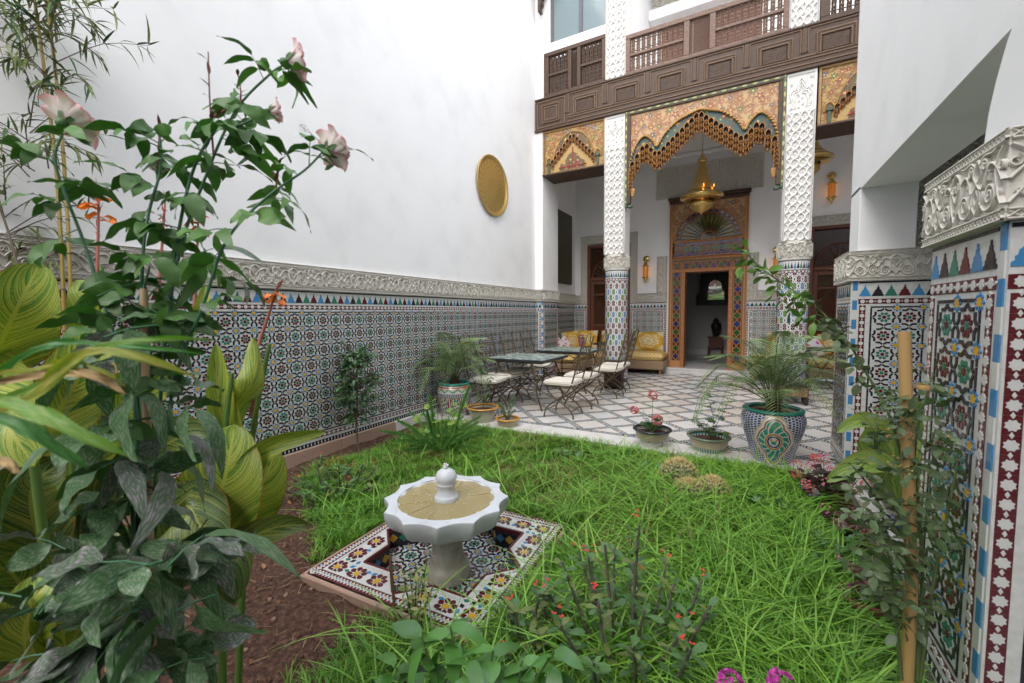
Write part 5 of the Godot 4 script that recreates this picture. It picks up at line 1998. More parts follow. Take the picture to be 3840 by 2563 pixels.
func make_chair(label: String) -> Node3D:
	var t := thing("iron_chair", label, "chair", Vector3.ZERO, 0.0, "iron garden chairs round the tables")
	var m := iron()
	for s in [-1.0, 1.0]:
		var x: float = s * 0.215
		var b := B.new()
		b.tube(curve([Vector3(x, 1.14, -0.37), Vector3(x, 0.85, -0.29), Vector3(x, 0.56, -0.215), Vector3(x, 0.42, -0.155), Vector3(x, 0.3, -0.03), Vector3(x, 0.22, 0.09), Vector3(x, 0.14, 0.18), Vector3(x, 0.06, 0.218), Vector3(x, 0.0, 0.225)], 26), 0.011, 7)
		b.ball(Vector3(x, 1.155, -0.374), Vector3(0.015, 0.015, 0.015), 8, 5)
		b.lathe([Vector2(0.016, 0.0), Vector2(0.016, 0.012), Vector2(0.01, 0.02)], 8, Vector3(x, 0, 0.225))
		obj("post", b, m, t)
		b = B.new()
		b.tube(curve([Vector3(x - s * 0.025, 0.46, 0.2), Vector3(x - s * 0.025, 0.38, 0.175), Vector3(x - s * 0.025, 0.27, 0.06), Vector3(x - s * 0.025, 0.2, -0.06), Vector3(x - s * 0.025, 0.12, -0.16), Vector3(x - s * 0.025, 0.05, -0.205), Vector3(x - s * 0.025, 0.0, -0.212)], 22), 0.011, 7)
		b.lathe([Vector2(0.016, 0.0), Vector2(0.016, 0.012), Vector2(0.01, 0.02)], 8, Vector3(x - s * 0.025, 0, -0.212))
		obj("leg", b, m, t)
	var f := B.new()
	for q in [[Vector3(-0.215, 0.455, 0.2), Vector3(0.215, 0.455, 0.2)], [Vector3(-0.215, 0.455, -0.17), Vector3(0.215, 0.455, -0.17)], [Vector3(-0.2, 0.455, -0.17), Vector3(-0.2, 0.455, 0.2)], [Vector3(0.2, 0.455, -0.17), Vector3(0.2, 0.455, 0.2)], [Vector3(-0.215, 0.25, 0.035), Vector3(0.215, 0.25, 0.035)], [Vector3(-0.215, 0.1, 0.2), Vector3(0.215, 0.1, 0.2)], [Vector3(-0.19, 0.1, -0.175), Vector3(0.19, 0.1, -0.175)]]:
		f.tube(q, 0.008, 6)
	obj("seat_frame", f, m, t)
	var g := B.new()
	var on := func(x: float, y: float) -> Vector3: return Vector3(x, y, -0.215 - (y - 0.56) * 0.266)
	for y in [0.64, 1.02]:
		g.tube([on.call(-0.215, y), on.call(0.215, y)], 0.007, 6)
	for s in [-1.0, 1.0]:
		for k in 5:
			var xa: float = -0.215 + k * 0.1075 - 0.1
			var pa := Vector2(xa, 0.64)
			var pd := Vector2(xa + 0.2, 1.02)
			var ua := clampf((-0.215 - pa.x) / 0.2, 0, 1)
			var ub := clampf((0.215 - pa.x) / 0.2, 0, 1)
			if ub > ua + 0.01:
				var e0 := pa.lerp(pd, ua)
				var e1 := pa.lerp(pd, ub)
				g.tube([on.call(s * e0.x, e0.y), on.call(s * e1.x, e1.y)], 0.005, 5, false)
	obj("back_lattice", g, m, t)
	g = B.new()
	g.tube(curve([on.call(-0.215, 1.08), on.call(-0.15, 1.075), on.call(-0.1, 1.1), on.call(-0.085, 1.16), on.call(-0.05, 1.2), on.call(0, 1.212), on.call(0.05, 1.2), on.call(0.085, 1.16), on.call(0.1, 1.1), on.call(0.15, 1.075), on.call(0.215, 1.08)], 30), 0.007, 6)
	obj("back_arch", g, m, t)
	var cu := pad_shape(0.46, 0.46, 0.075)
	var cm := mat("cream_cloth", Color(0.72, 0.68, 0.61), 0.9)
	relief(tri_map(cm, 6.0), grey_tex(256, 0.1, 3, 61), 0.05)
	obj("cushion", cu, cm, t, Transform3D(Basis(), Vector3(0, 0.465, 0.01)))
	var pp := B.new()
	for y in [0.482, 0.525]:
		var r := []
		for k in 33:
			var a := TAU * k / 32
			var c := cos(a)
			var s := sin(a)
			r.append(Vector3(signf(c) * pow(absf(c), 0.3) * 0.229, y, 0.01 + signf(s) * pow(absf(s), 0.3) * 0.229))
		pp.tube(r, 0.004, 5, false)
	obj("piping", pp, cm, t)
	return t

func build_table(at: Vector3, label: String, single: bool) -> void:
	var t := thing("mosaic_table", label, "table", at, 0.0, "iron tables with mosaic tops")
	var m := iron()
	var dark := mat("black_edge", Color(0.025, 0.027, 0.032), 0.35)
	put("tabletop", bx(Vector3(-0.525, 0.745, -0.525), Vector3(0.525, 0.785, 0.525), 0.006).mesh(), dark, t)
	var hexa := B.new()
	hexa.xf = Transform3D(Basis(Vector3.RIGHT, Vector3(0, 0, 1), Vector3.UP), Vector3.ZERO)
	hexa.prism(PackedVector2Array([Vector2(-0.044, 0), Vector2(-0.026, 0.027), Vector2(0.026, 0.027), Vector2(0.044, 0), Vector2(0.026, -0.027), Vector2(-0.026, -0.027)]), 0, 0.004, 0.001)
	var hm := hexa.mesh()
	var tones := [Color(0.2, 0.31, 0.29), Color(0.29, 0.38, 0.35), Color(0.4, 0.46, 0.42), Color(0.14, 0.25, 0.24), Color(0.45, 0.49, 0.46)]
	var at2 := []
	var tint := []
	for i in 14:
		for j in 17:
			var x := -0.46 + i * 0.0715
			var z := -0.47 + j * 0.0575 + (i % 2) * 0.029
			if absf(z) > 0.485 or absf(x) > 0.475:
				continue
			var f := Transform3D(Basis(), Vector3(x, 0.7845, z))
			var k := rng.randi() % 5
			if single:
				put("tile", hm, mat("table_tile_%d" % k, tones[k], 0.2), t, f)
			else:
				at2.append(f)
				tint.append(tones[k])
	if not single:
		many("tile_field", hm, at2, vmat("table_tiles", 0.2), t, tint)
	for s in [-1.0, 1.0]:
		for e in [-1.0, 1.0]:
			var b := B.new()
			b.tube(curve([Vector3(s * 0.32, 0.745, e * 0.46), Vector3(s * 0.3, 0.68, e * 0.46), Vector3(s * 0.33, 0.58, e * 0.46), Vector3(s * 0.39, 0.45, e * 0.46), Vector3(s * 0.38, 0.3, e * 0.46), Vector3(s * 0.42, 0.15, e * 0.46), Vector3(s * 0.47, 0.0, e * 0.46)], 22), 0.014, 8)
			b.lathe([Vector2(0.02, 0.0), Vector2(0.02, 0.014), Vector2(0.012, 0.024)], 8, Vector3(s * 0.47, 0, e * 0.46))
			obj("leg", b, m, t)
	var fr := B.new()
	for q in [[Vector3(-0.38, 0.32, -0.46), Vector3(0.38, 0.32, -0.46)], [Vector3(-0.38, 0.32, 0.46), Vector3(0.38, 0.32, 0.46)], [Vector3(0, 0.32, -0.46), Vector3(0, 0.32, 0.46)], [Vector3(-0.38, 0.32, -0.46), Vector3(-0.38, 0.32, 0.46)], [Vector3(-0.48, 0.735, -0.48), Vector3(0.48, 0.735, -0.48)], [Vector3(-0.48, 0.735, 0.48), Vector3(0.48, 0.735, 0.48)], [Vector3(-0.48, 0.735, -0.48), Vector3(-0.48, 0.735, 0.48)], [Vector3(0.48, 0.735, -0.48), Vector3(0.48, 0.735, 0.48)]]:
		fr.tube(q, 0.01, 6)
	for e in [-1.0, 1.0]:
		fr.tube(curve([Vector3(-0.32, 0.72, e * 0.46), Vector3(-0.2, 0.6, e * 0.46), Vector3(0, 0.54, e * 0.46), Vector3(0.2, 0.6, e * 0.46), Vector3(0.32, 0.72, e * 0.46)], 16), 0.009, 6)
	obj("stretcher", fr, m, t)

func damask(key: String, base: Color, gold: Color) -> StandardMaterial3D:
	if mats.has(key):
		return mats[key]
	var m := tex_mat(key, paint(128, 128, func(u: float, v: float) -> Color:
		var p := Vector2(u - 0.5, v - 0.5)
		var a := p.angle()
		var r := p.length()
		var f := absf(p.x) + absf(p.y) * 0.8
		var s := sin(a * 6.0) * 0.04 + sin(a * 14.0 + r * 30.0) * 0.02
		var in_ := r + s < 0.2 and r - s > 0.05
		var ring := absf(r + s - 0.3) < 0.035
		var corner := f > 0.62 + 0.05 * sin(u * 40.0) * sin(v * 40.0)
		return base if in_ or ring or corner else gold), 0.55)
	m.rim_enabled = true
	m.rim = 0.4
	return m

func cushion(called: String, label: String, at: Vector3, size: Vector3, rot: Vector3, m: Material, group := "") -> void:
	var t := thing(called, label, "cushion", at, 0.0, group)
	t.rotation = rot
	obj("cover", pillow_shape(size.x, size.y, size.z, 14, 0.06), m, t)
	var p := B.new()
	var r := []
	for q in [[-1, -1], [0, -0.94], [1, -1], [0.94, 0], [1, 1], [0, 0.94], [-1, 1], [-0.94, 0], [-1, -1]]:
		r.append(Vector3(q[0] * size.x / 2, q[1] * size.y / 2, 0))
	p.tube(r, 0.006, 5, false)
	obj("piping", p, mat("gold_cord", Color(0.5, 0.29, 0.02), 0.6), t)

func build_sofa(called: String, label: String, at: Vector3, w: float, d: float) -> void:
	var t := thing(called, label, "sofa", at, 0.0, "low sofas in the gallery")
	var brown := mat("brown_velvet", Color(0.27, 0.175, 0.105), 0.85)
	brown.rim_enabled = true
	brown.rim = 0.5
	relief(tri_map(brown, 2.0), grey_tex(256, 0.02, 3, 71), 0.1)
	put("base", bx(Vector3(-w / 2, 0.12, -d / 2), Vector3(w / 2, 0.33, d / 2), 0.02).mesh(), brown, t)
	var net := tex_mat("net_cloth", paint(64, 64, func(u: float, v: float) -> Color:
		var p := Vector2(u, v)
		var e := 9.0
		for c in [Vector2(0, 0), Vector2(1, 0), Vector2(0, 1), Vector2(1, 1), Vector2(0.5, 0.5)]:
			e = minf(e, p.distance_to(c))
		return Color(0.6, 0.34, 0.025) if e > 0.27 else Color(0.62, 0.54, 0.33)), 0.6)
	tri_map(net, 11.0, false)
	var b := pad_shape(w, d, 0.2, 0.0)
	obj("seat_cushion", b, net, t, Transform3D(Basis(), Vector3(0, 0.33, 0)))
	for s in [-1, 1]:
		for e in [-1, 1]:
			var l := B.new()
			l.lathe([Vector2(0.02, 0.0), Vector2(0.03, 0.12)], 10, Vector3(s * (w / 2 - 0.08), 0, e * (d / 2 - 0.08)))
			obj("foot", l, wood(2), t)

func build_furniture() -> void:
	build_table(Vector3(-3.165, 0, -6.28), "iron table with pale green mosaic top, the nearer of the two big tables", true)
	build_table(Vector3(-3.02, 0, -7.92), "iron table with pale green mosaic top, the further of the two big tables", false)
	var c := make_chair("iron chair with cream cushion in front of the nearer table, closest to the lawn")
	c.position = Vector3(-2.3, 0, -5.75)
	c.rotation.y = -PI / 2
	dup(c, Vector3(-2.28, 0, -6.48), -PI / 2 + 0.04, "second iron chair from the lawn on the open side of the nearer table")
	dup(c, Vector3(-2.12, 0, -7.45), -PI / 2 - 0.05, "iron chair with cream cushion on the open side of the further table, nearer one")
	dup(c, Vector3(-2.16, 0, -8.15), -PI / 2 + 0.03, "iron chair on the open side of the further table, beside the first mosaic column")
	dup(c, Vector3(-3.42, 0, -5.42), PI / 2 + 0.1, "iron chair half hidden by the potted palm at the tiled wall")
	dup(c, Vector3(-3.46, 0, -6.0), PI / 2, "iron chair against the tiled wall behind the nearer table, next after the palm")
	dup(c, Vector3(-3.47, 0, -6.72), PI / 2, "iron chair against the tiled wall between the two big tables")
	dup(c, Vector3(-3.47, 0, -7.5), PI / 2, "iron chair against the tiled wall behind the further table, closest to the corner strip")
	build_sofa("low_sofa", "low yellow sofa with brown base left of the carved doorway, one pillow on it", Vector3(-2.2, 0, -10.86), 1.05, 0.78)
	build_sofa("low_sofa", "low yellow sofa along the gallery's left wall, behind the further table", Vector3(-3.82, 0, -9.85), 0.76, 1.5)
	build_sofa("low_sofa", "low yellow sofa in the gallery's far left corner under the piled pillows", Vector3(-3.5, 0, -10.93), 1.4, 0.7)
	build_sofa("low_sofa", "low yellow sofa right of the carved doorway, behind the big palm", Vector3(0.62, 0, -10.9), 1.0, 0.72)
	build_sofa("low_sofa", "low yellow sofa at the gallery's right end, beside the tiled pier", Vector3(1.95, 0, -10.9), 1.5, 0.72)
	var gold := damask("gold_damask", Color(0.6, 0.52, 0.32), Color(0.58, 0.33, 0.02))
	var g := "gold damask pillows on the sofas"
	cushion("gold_pillow", "large gold damask pillow on the sofa left of the carved doorway", Vector3(-2.12, 0.765, -11.12), Vector3(0.72, 0.5, 0.2), Vector3(-0.18, 0, 0.02), gold, g)
	cushion("gold_pillow", "wide gold pillow against the back wall in the far left corner", Vector3(-3.83, 0.78, -11.12), Vector3(0.7, 0.5, 0.2), Vector3(-0.18, 0, 0), gold, g)
	cushion("gold_pillow", "gold pillow turned edgewise on the corner sofa, beside the patchwork cushion", Vector3(-4.0, 0.77, -10.45), Vector3(0.55, 0.5, 0.18), Vector3(-0.1, 1.0, 0.1), gold, g)
	cushion("gold_pillow", "gold pillow just showing beside the first mosaic column", Vector3(-3.05, 0.78, -11.12), Vector3(0.66, 0.5, 0.2), Vector3(-0.18, 0, 0), gold, g)
	cushion("gold_pillow", "gold pillow glimpsed through the big palm's fronds on the right sofa", Vector3(0.75, 0.78, -11.12), Vector3(0.6, 0.5, 0.2), Vector3(-0.18, 0.0, 0), gold, g)
	cushion("gold_pillow", "gold pillow at the gallery's right end, between second column and pier", Vector3(1.72, 0.77, -11.12), Vector3(0.68, 0.48, 0.2), Vector3(-0.18, 0, 0), gold, g)
	var patch := tex_mat("patchwork", paint(64, 64, func(u: float, v: float) -> Color:
		var i := int(u * 7 + v * 3)
		var j := int(v * 7 - u * 3 + 9)
		return [Color(0.5, 0.03, 0.14), Color(0.03, 0.025, 0.08), Color(0.5, 0.1, 0.03), Color(0.25, 0.06, 0.28), Color(0.5, 0.35, 0.16), Color(0.08, 0.14, 0.28)][(i * 5 + j * 3) % 6]), 0.8)
	cushion("patchwork_cushion", "small pink and purple patchwork cushion among the gold pillows", Vector3(-3.93, 0.72, -10.72), Vector3(0.4, 0.38, 0.14), Vector3(-0.2, 0.25, 0.1), patch)
	var pink := tex_mat("pink_print", paint(64, 64, func(u: float, v: float) -> Color:
		var e := sin(u * 14.0) * sin(v * 11.0 + u * 4.0)
		return Color(0.62, 0.12, 0.22) if e > 0.55 else Color(0.72, 0.68, 0.74)), 0.8)
	cushion("white_cushion", "white cushion with pink print leaning at the corner behind the further table", Vector3(-4.02, 0.72, -9.55), Vector3(0.38, 0.38, 0.13), Vector3(-0.1, 0.9, 0.785), pink)
	cushion("white_cushion", "second white cushion with pink print, leaning on the first gold pillow", Vector3(-4.0, 0.71, -9.98), Vector3(0.36, 0.36, 0.13), Vector3(-0.1, 1.0, 0.7), pink)
	cushion("pink_cushion", "pink striped cushion at the gallery's right end below the gold pillow", Vector3(1.3, 0.7, -10.8), Vector3(0.4, 0.4, 0.14), Vector3(-0.2, 0.3, 0.6), pink)
	var k := 0
	for q in [[Vector3(-2.75, 0, -9.75), "small black topped table behind the first mosaic column"], [Vector3(1.3, 0, -9.8), "small black topped table at the gallery's right end, behind the palm"]]:
		var t := thing("side_table", q[1], "table", q[0])
		put("top", bx(Vector3(-0.32, 0.76, -0.3), Vector3(0.32, 0.8, 0.3), 0.006).mesh(), mat("black_edge"), t)
		var b := B.new()
		b.tube([Vector3(-0.22, 0.76, -0.2), Vector3(0.2, 0, 0.2)], 0.012, 6)
		b.tube([Vector3(0.22, 0.76, -0.2), Vector3(-0.2, 0, 0.2)], 0.012, 6)
		b.tube([Vector3(-0.22, 0.76, 0.2), Vector3(0.2, 0, -0.2)], 0.012, 6)
		b.tube([Vector3(0.22, 0.76, 0.2), Vector3(-0.2, 0, -0.2)], 0.012, 6)
		obj("crossed_legs", b, iron(), t)
		k += 1
	var st := thing("wooden_stool", "dark slatted wooden planter box at the foot of the first column", "box", Vector3(-2.24, 0, -8.27))
	for e in 5:
		put("slat", bx(Vector3(-0.17, 0.06 + e * 0.1, 0.13), Vector3(0.17, 0.145 + e * 0.1, 0.15), 0.006).mesh(), wood(4), st)
	put("box", bx(Vector3(-0.165, 0.03, -0.1), Vector3(0.165, 0.56, 0.128), 0.006).mesh(), wood(4), st)
	for s in [-1, 1]:
		put("foot", bx(Vector3(s * 0.14 - 0.03, 0, -0.08), Vector3(s * 0.14 + 0.03, 0.06, 0.14), 0.006).mesh(), wood(4), st)
	var po := thing("painted_stool", "small painted stool with scalloped feet at the second column, behind the palm", "stool", Vector3(0.72, 0, -8.2))
	put("body", bx(Vector3(-0.2, 0.13, -0.17), Vector3(0.2, 0.3, 0.17), 0.02).mesh(), wood(4), po)
	put("top", bx(Vector3(-0.23, 0.3, -0.2), Vector3(0.23, 0.34, 0.2), 0.015).mesh(), wood(4), po)
	for s in [-1, 1]:
		for e in [-1, 1]:
			put("foot", bx(Vector3(s * 0.17 - 0.035, 0, e * 0.13 - 0.035), Vector3(s * 0.17 + 0.035, 0.13, e * 0.13 + 0.035), 0.02).mesh(), wood(4), po)
	put("painted_front", bx(Vector3(-0.19, 0.14, 0.17), Vector3(0.19, 0.29, 0.176)).mesh(), mats["painted_rose"], po)

# ---------- pots
func pot_paint(kind: int, u: float, v: float) -> Color:
	var cream := Color(0.6, 0.585, 0.53)
	var navy := Color(0.02, 0.03, 0.13)
	var teal := Color(0.04, 0.26, 0.21)
	var ochre := Color(0.55, 0.27, 0.05)
	var wine := Color(0.26, 0.06, 0.07)
	if kind == 0:   # large urn with quatrefoil medallions
		var p := Vector2((fposmod(u * 3 + 0.5, 1.0) - 0.5) * 1.75, (v - 0.47) * 1.5)
		var e := Vector2(absf(p.x), absf(p.y))
		var q := minf(minf(e.length() - 0.44, (e - Vector2(0, 0.42)).length() - 0.22), (e - Vector2(0.36, 0)).length() - 0.12)
		var r := p.length()
		if r < 0.2:
			if r > 0.14 and r < 0.185 and absf(p.y) < 0.17:
				return navy
			if absf(p.x) < 0.07 and p.y > -0.08 and p.y < 0.02:
				return teal
			if absf(absf(p.x) - 0.07) < 0.025 and absf(p.y - 0.05) < 0.04:
				return ochre
			return cream
		if r < 0.25:
			return ochre if sin(p.angle() * 30) > -0.6 else wine
		if r < 0.27:
			return cream
		if q < -0.03:
			var s := sin(p.angle() * 13.0 + r * 20.0)
			return cream if s > 0.72 else teal
		if q < -0.005:
			return cream
		if q < 0.03:
			return wine
		if q < 0.09:
			return cream
		if q < 0.115:
			return ochre
		if q < 0.13:
			return cream
		var g := Vector2(fposmod(u * 48, 1.0) - 0.5, fposmod(v * 22 + floorf(fposmod(u * 48, 2.0)) * 0.5, 1.0) - 0.5)
		return navy if maxf(absf(g.x), absf(g.y)) < 0.33 else Color(0.5, 0.5, 0.55)
	if kind == 1:   # urn with circles
		if v < 0.1 or v > 0.93:
			return cream
		if (v > 0.62 and v < 0.74) or v < 0.18:
			var g := Vector2(fposmod(u * 60, 1.0) - 0.5, fposmod(v * 44, 1.0) - 0.5)
			return navy if g.length() < 0.4 else cream
		if v >= 0.74:
			var z := absf(fposmod(u * 12, 1.0) - 0.5)
			return teal if absf(v - 0.78 - z * 0.16) < 0.02 else (ochre if absf(v - 0.84 - z * 0.1) < 0.012 else (wine if v > 0.9 else cream))
		var p := Vector2((fposmod(u * 8, 1.0) - 0.5) * 1.05, (v - 0.4) * 1.7)
		var r := p.length()
		if r < 0.08:
			return navy
		if r < 0.2:
			return ochre if sin(p.angle() * 4) > 0.55 else cream
		if r < 0.235:
			return navy
		if r < 0.36:
			return teal if sin(p.angle() * 8) > -0.3 else cream
		if r < 0.41:
			return ochre
		if r < 0.45:
			return navy
		return cream if int(u * 96) % 2 == 0 else wine
	if kind == 2:   # white bowl with black scrolls
		if v > 0.9 or v < 0.3:
			return cream * 0.95
		var p := Vector2(fposmod(u * 9, 1.0) - 0.5, (v - 0.58) * 1.5)
		var s := absf(sin(p.length() * 16.0 - p.angle() * 2.0))
		return Color(0.03, 0.03, 0.035) if s < 0.42 and absf(p.y) < 0.34 or absf(absf(p.y) - 0.38) < 0.025 else cream
	if kind == 3:   # striped green and cream bowl
		if v > 0.86:
			return teal if v < 0.95 else cream * 0.8
		return teal * 0.7 if fposmod(u * 34 + 0.05 * sin(v * 8), 1.0) < 0.5 else Color(0.5, 0.52, 0.45)
	if kind == 4:   # sandy bowl, faint pattern
		return Color(0.38, 0.36, 0.27) * (0.82 if sin(u * 60 + v * 12) * sin(u * 60 - v * 12) > 0.3 else 1.0)
	var g := Vector2(fposmod(u * 24, 1.0) - 0.5, fposmod(v * 7, 1.0) - 0.5)
	return Color(0.55, 0.56, 0.58) if absf(sin(g.x * 6.3) * 0.3 - g.y) < 0.07 or g.length() < 0.12 else Color(0.018, 0.04, 0.2)

func build_pot(called: String, label: String, at: Vector3, prof: Array, kind: int, rim_col: Color, turn := 0.0) -> Node3D:
	var t := thing(called, label, "plant pot", at, turn)
	var key := "pot_%d" % kind
	if not mats.has(key):
		var m := tex_mat(key, paint(512 if kind < 2 else 384, 256 if kind < 2 else 128, func(u: float, v: float) -> Color: return pot_paint(kind, u, v)), 0.14)
		m.clearcoat_enabled = true
		m.clearcoat = 0.5
		m.clearcoat_roughness = 0.06
	var b := B.new()
	var fine := []
	var p3 := []
	for q in prof:
		p3.append(Vector3(q[0], q[1], 0))
	for q in curve(p3, 24):
		fine.append(Vector2(q.x, q.y))
	b.lathe(fine, 48)
	for k in b.u.size():
		b.u[k].y = (b.v[k].y - fine[0].y) / (fine[-1].y - fine[0].y)
	obj("body", b, mats[key], t)
	var top: Vector2 = fine[-1]
	b = B.new()
	var rr := 0.016 if kind > 1 else 0.024
	var ring := []
	for k in 13:
		var a := TAU * k / 12
		ring.append(Vector2(top.x + rr * cos(a) * 1.2, top.y + rr * sin(a) * 0.8))
	b.lathe(ring, 48)
	obj("rim", b, mat("rim_%s" % called + str(kind), rim_col, 0.14), t)
	b = B.new()
	b.lathe([Vector2(top.x, top.y - 0.005), Vector2(top.x - 0.015, top.y - 0.05), Vector2(top.x - 0.03, top.y - 0.1)], 36)
	obj("inside", b, mat("pot_inside", Color(0.42, 0.36, 0.25), 0.5), t)
	b = B.new()
	b.grid(20, 20, func(u: float, v: float) -> Vector3:
		var r := u * (top.x - 0.012)
		return Vector3(r * cos(v * TAU), top.y - 0.045 + 0.012 * sin(r * 40 + v * 9) * (1 - u), r * sin(v * TAU)))
	obj("earth", b, mats["soil"], t)
	return t

func build_pots() -> void:
	var teal := Color(0.02, 0.22, 0.17)
	build_pot("painted_urn", "big painted urn with teal rim and medallion, standing at the lawn's edge", Vector3(0.275, 0, -4.95), [[0.165, 0.0], [0.185, 0.06], [0.235, 0.2], [0.28, 0.36], [0.285, 0.44], [0.262, 0.5], [0.245, 0.52]], 0, teal, 2.1)
	build_pot("painted_urn", "painted urn with teal rim and round medallions, against the tiled wall", Vector3(-3.74, 0, -5.0), [[0.165, 0.0], [0.18, 0.05], [0.22, 0.16], [0.25, 0.3], [0.248, 0.4], [0.225, 0.46], [0.215, 0.485]], 1, teal, 0.3)
	build_pot("flower_bowl", "white bowl with black scrollwork holding the pink geranium", Vector3(-0.885, 0, -4.88), [[0.11, 0.0], [0.115, 0.03], [0.145, 0.08], [0.18, 0.15], [0.195, 0.185]], 2, Color(0.02, 0.022, 0.03))
	build_pot("flower_bowl", "green and cream striped bowl between geranium and big urn", Vector3(-0.31, 0, -4.98), [[0.13, 0.0], [0.15, 0.04], [0.18, 0.1], [0.205, 0.155]], 3, Color(0.12, 0.16, 0.1))
	build_pot("flower_bowl", "sandy bowl with orange rim beside the urn at the tiled wall", Vector3(-3.2, 0, -4.93), [[0.14, 0.0], [0.16, 0.05], [0.19, 0.12], [0.21, 0.19]], 4, Color(0.5, 0.24, 0.04))
	build_pot("flower_bowl", "small shallow bowl with blue rim at the lawn's edge, next to the orange rimmed bowl", Vector3(-2.76, 0, -4.86), [[0.1, 0.0], [0.12, 0.03], [0.15, 0.095]], 4, Color(0.03, 0.05, 0.2))
	var bp := [[0.1, 0.0], [0.12, 0.03], [0.16, 0.12], [0.2, 0.22]]
	build_pot("blue_bowl", "deep blue patterned bowl on the slab in front of the far pier", Vector3(1.08, 0, -4.35), bp, 5, Color(0.03, 0.06, 0.26))
	build_pot("blue_bowl", "blue bowl in the middle of the kerb's row of three", Vector3(1.06, 0, -3.78), bp, 5, Color(0.03, 0.12, 0.3))
	build_pot("blue_bowl", "blue bowl nearest the front in the kerb's row, behind the bamboo stake", Vector3(1.04, 0, -3.2), bp, 5, Color(0.03, 0.12, 0.3))
	var t := thing("clay_pot", "plain terracotta pot sunk in the bed at the right, holding a coleus", "plant pot", Vector3(0.57, -0.08, -2.62))
	var clay := mat("terracotta", Color(0.2, 0.075, 0.045), 0.85)
	var b := B.new()
	b.lathe([Vector2(0.075, 0.0), Vector2(0.094, 0.12), Vector2(0.108, 0.125), Vector2(0.112, 0.16), Vector2(0.1, 0.16), Vector2(0.09, 0.12)], 32)
	obj("body", b, clay, t)
	b = B.new()
	b.lathe([Vector2(0.094, 0.125), Vector2(0.05, 0.13), Vector2(0.0, 0.132)], 24)
	obj("earth", b, mats["soil"], t)

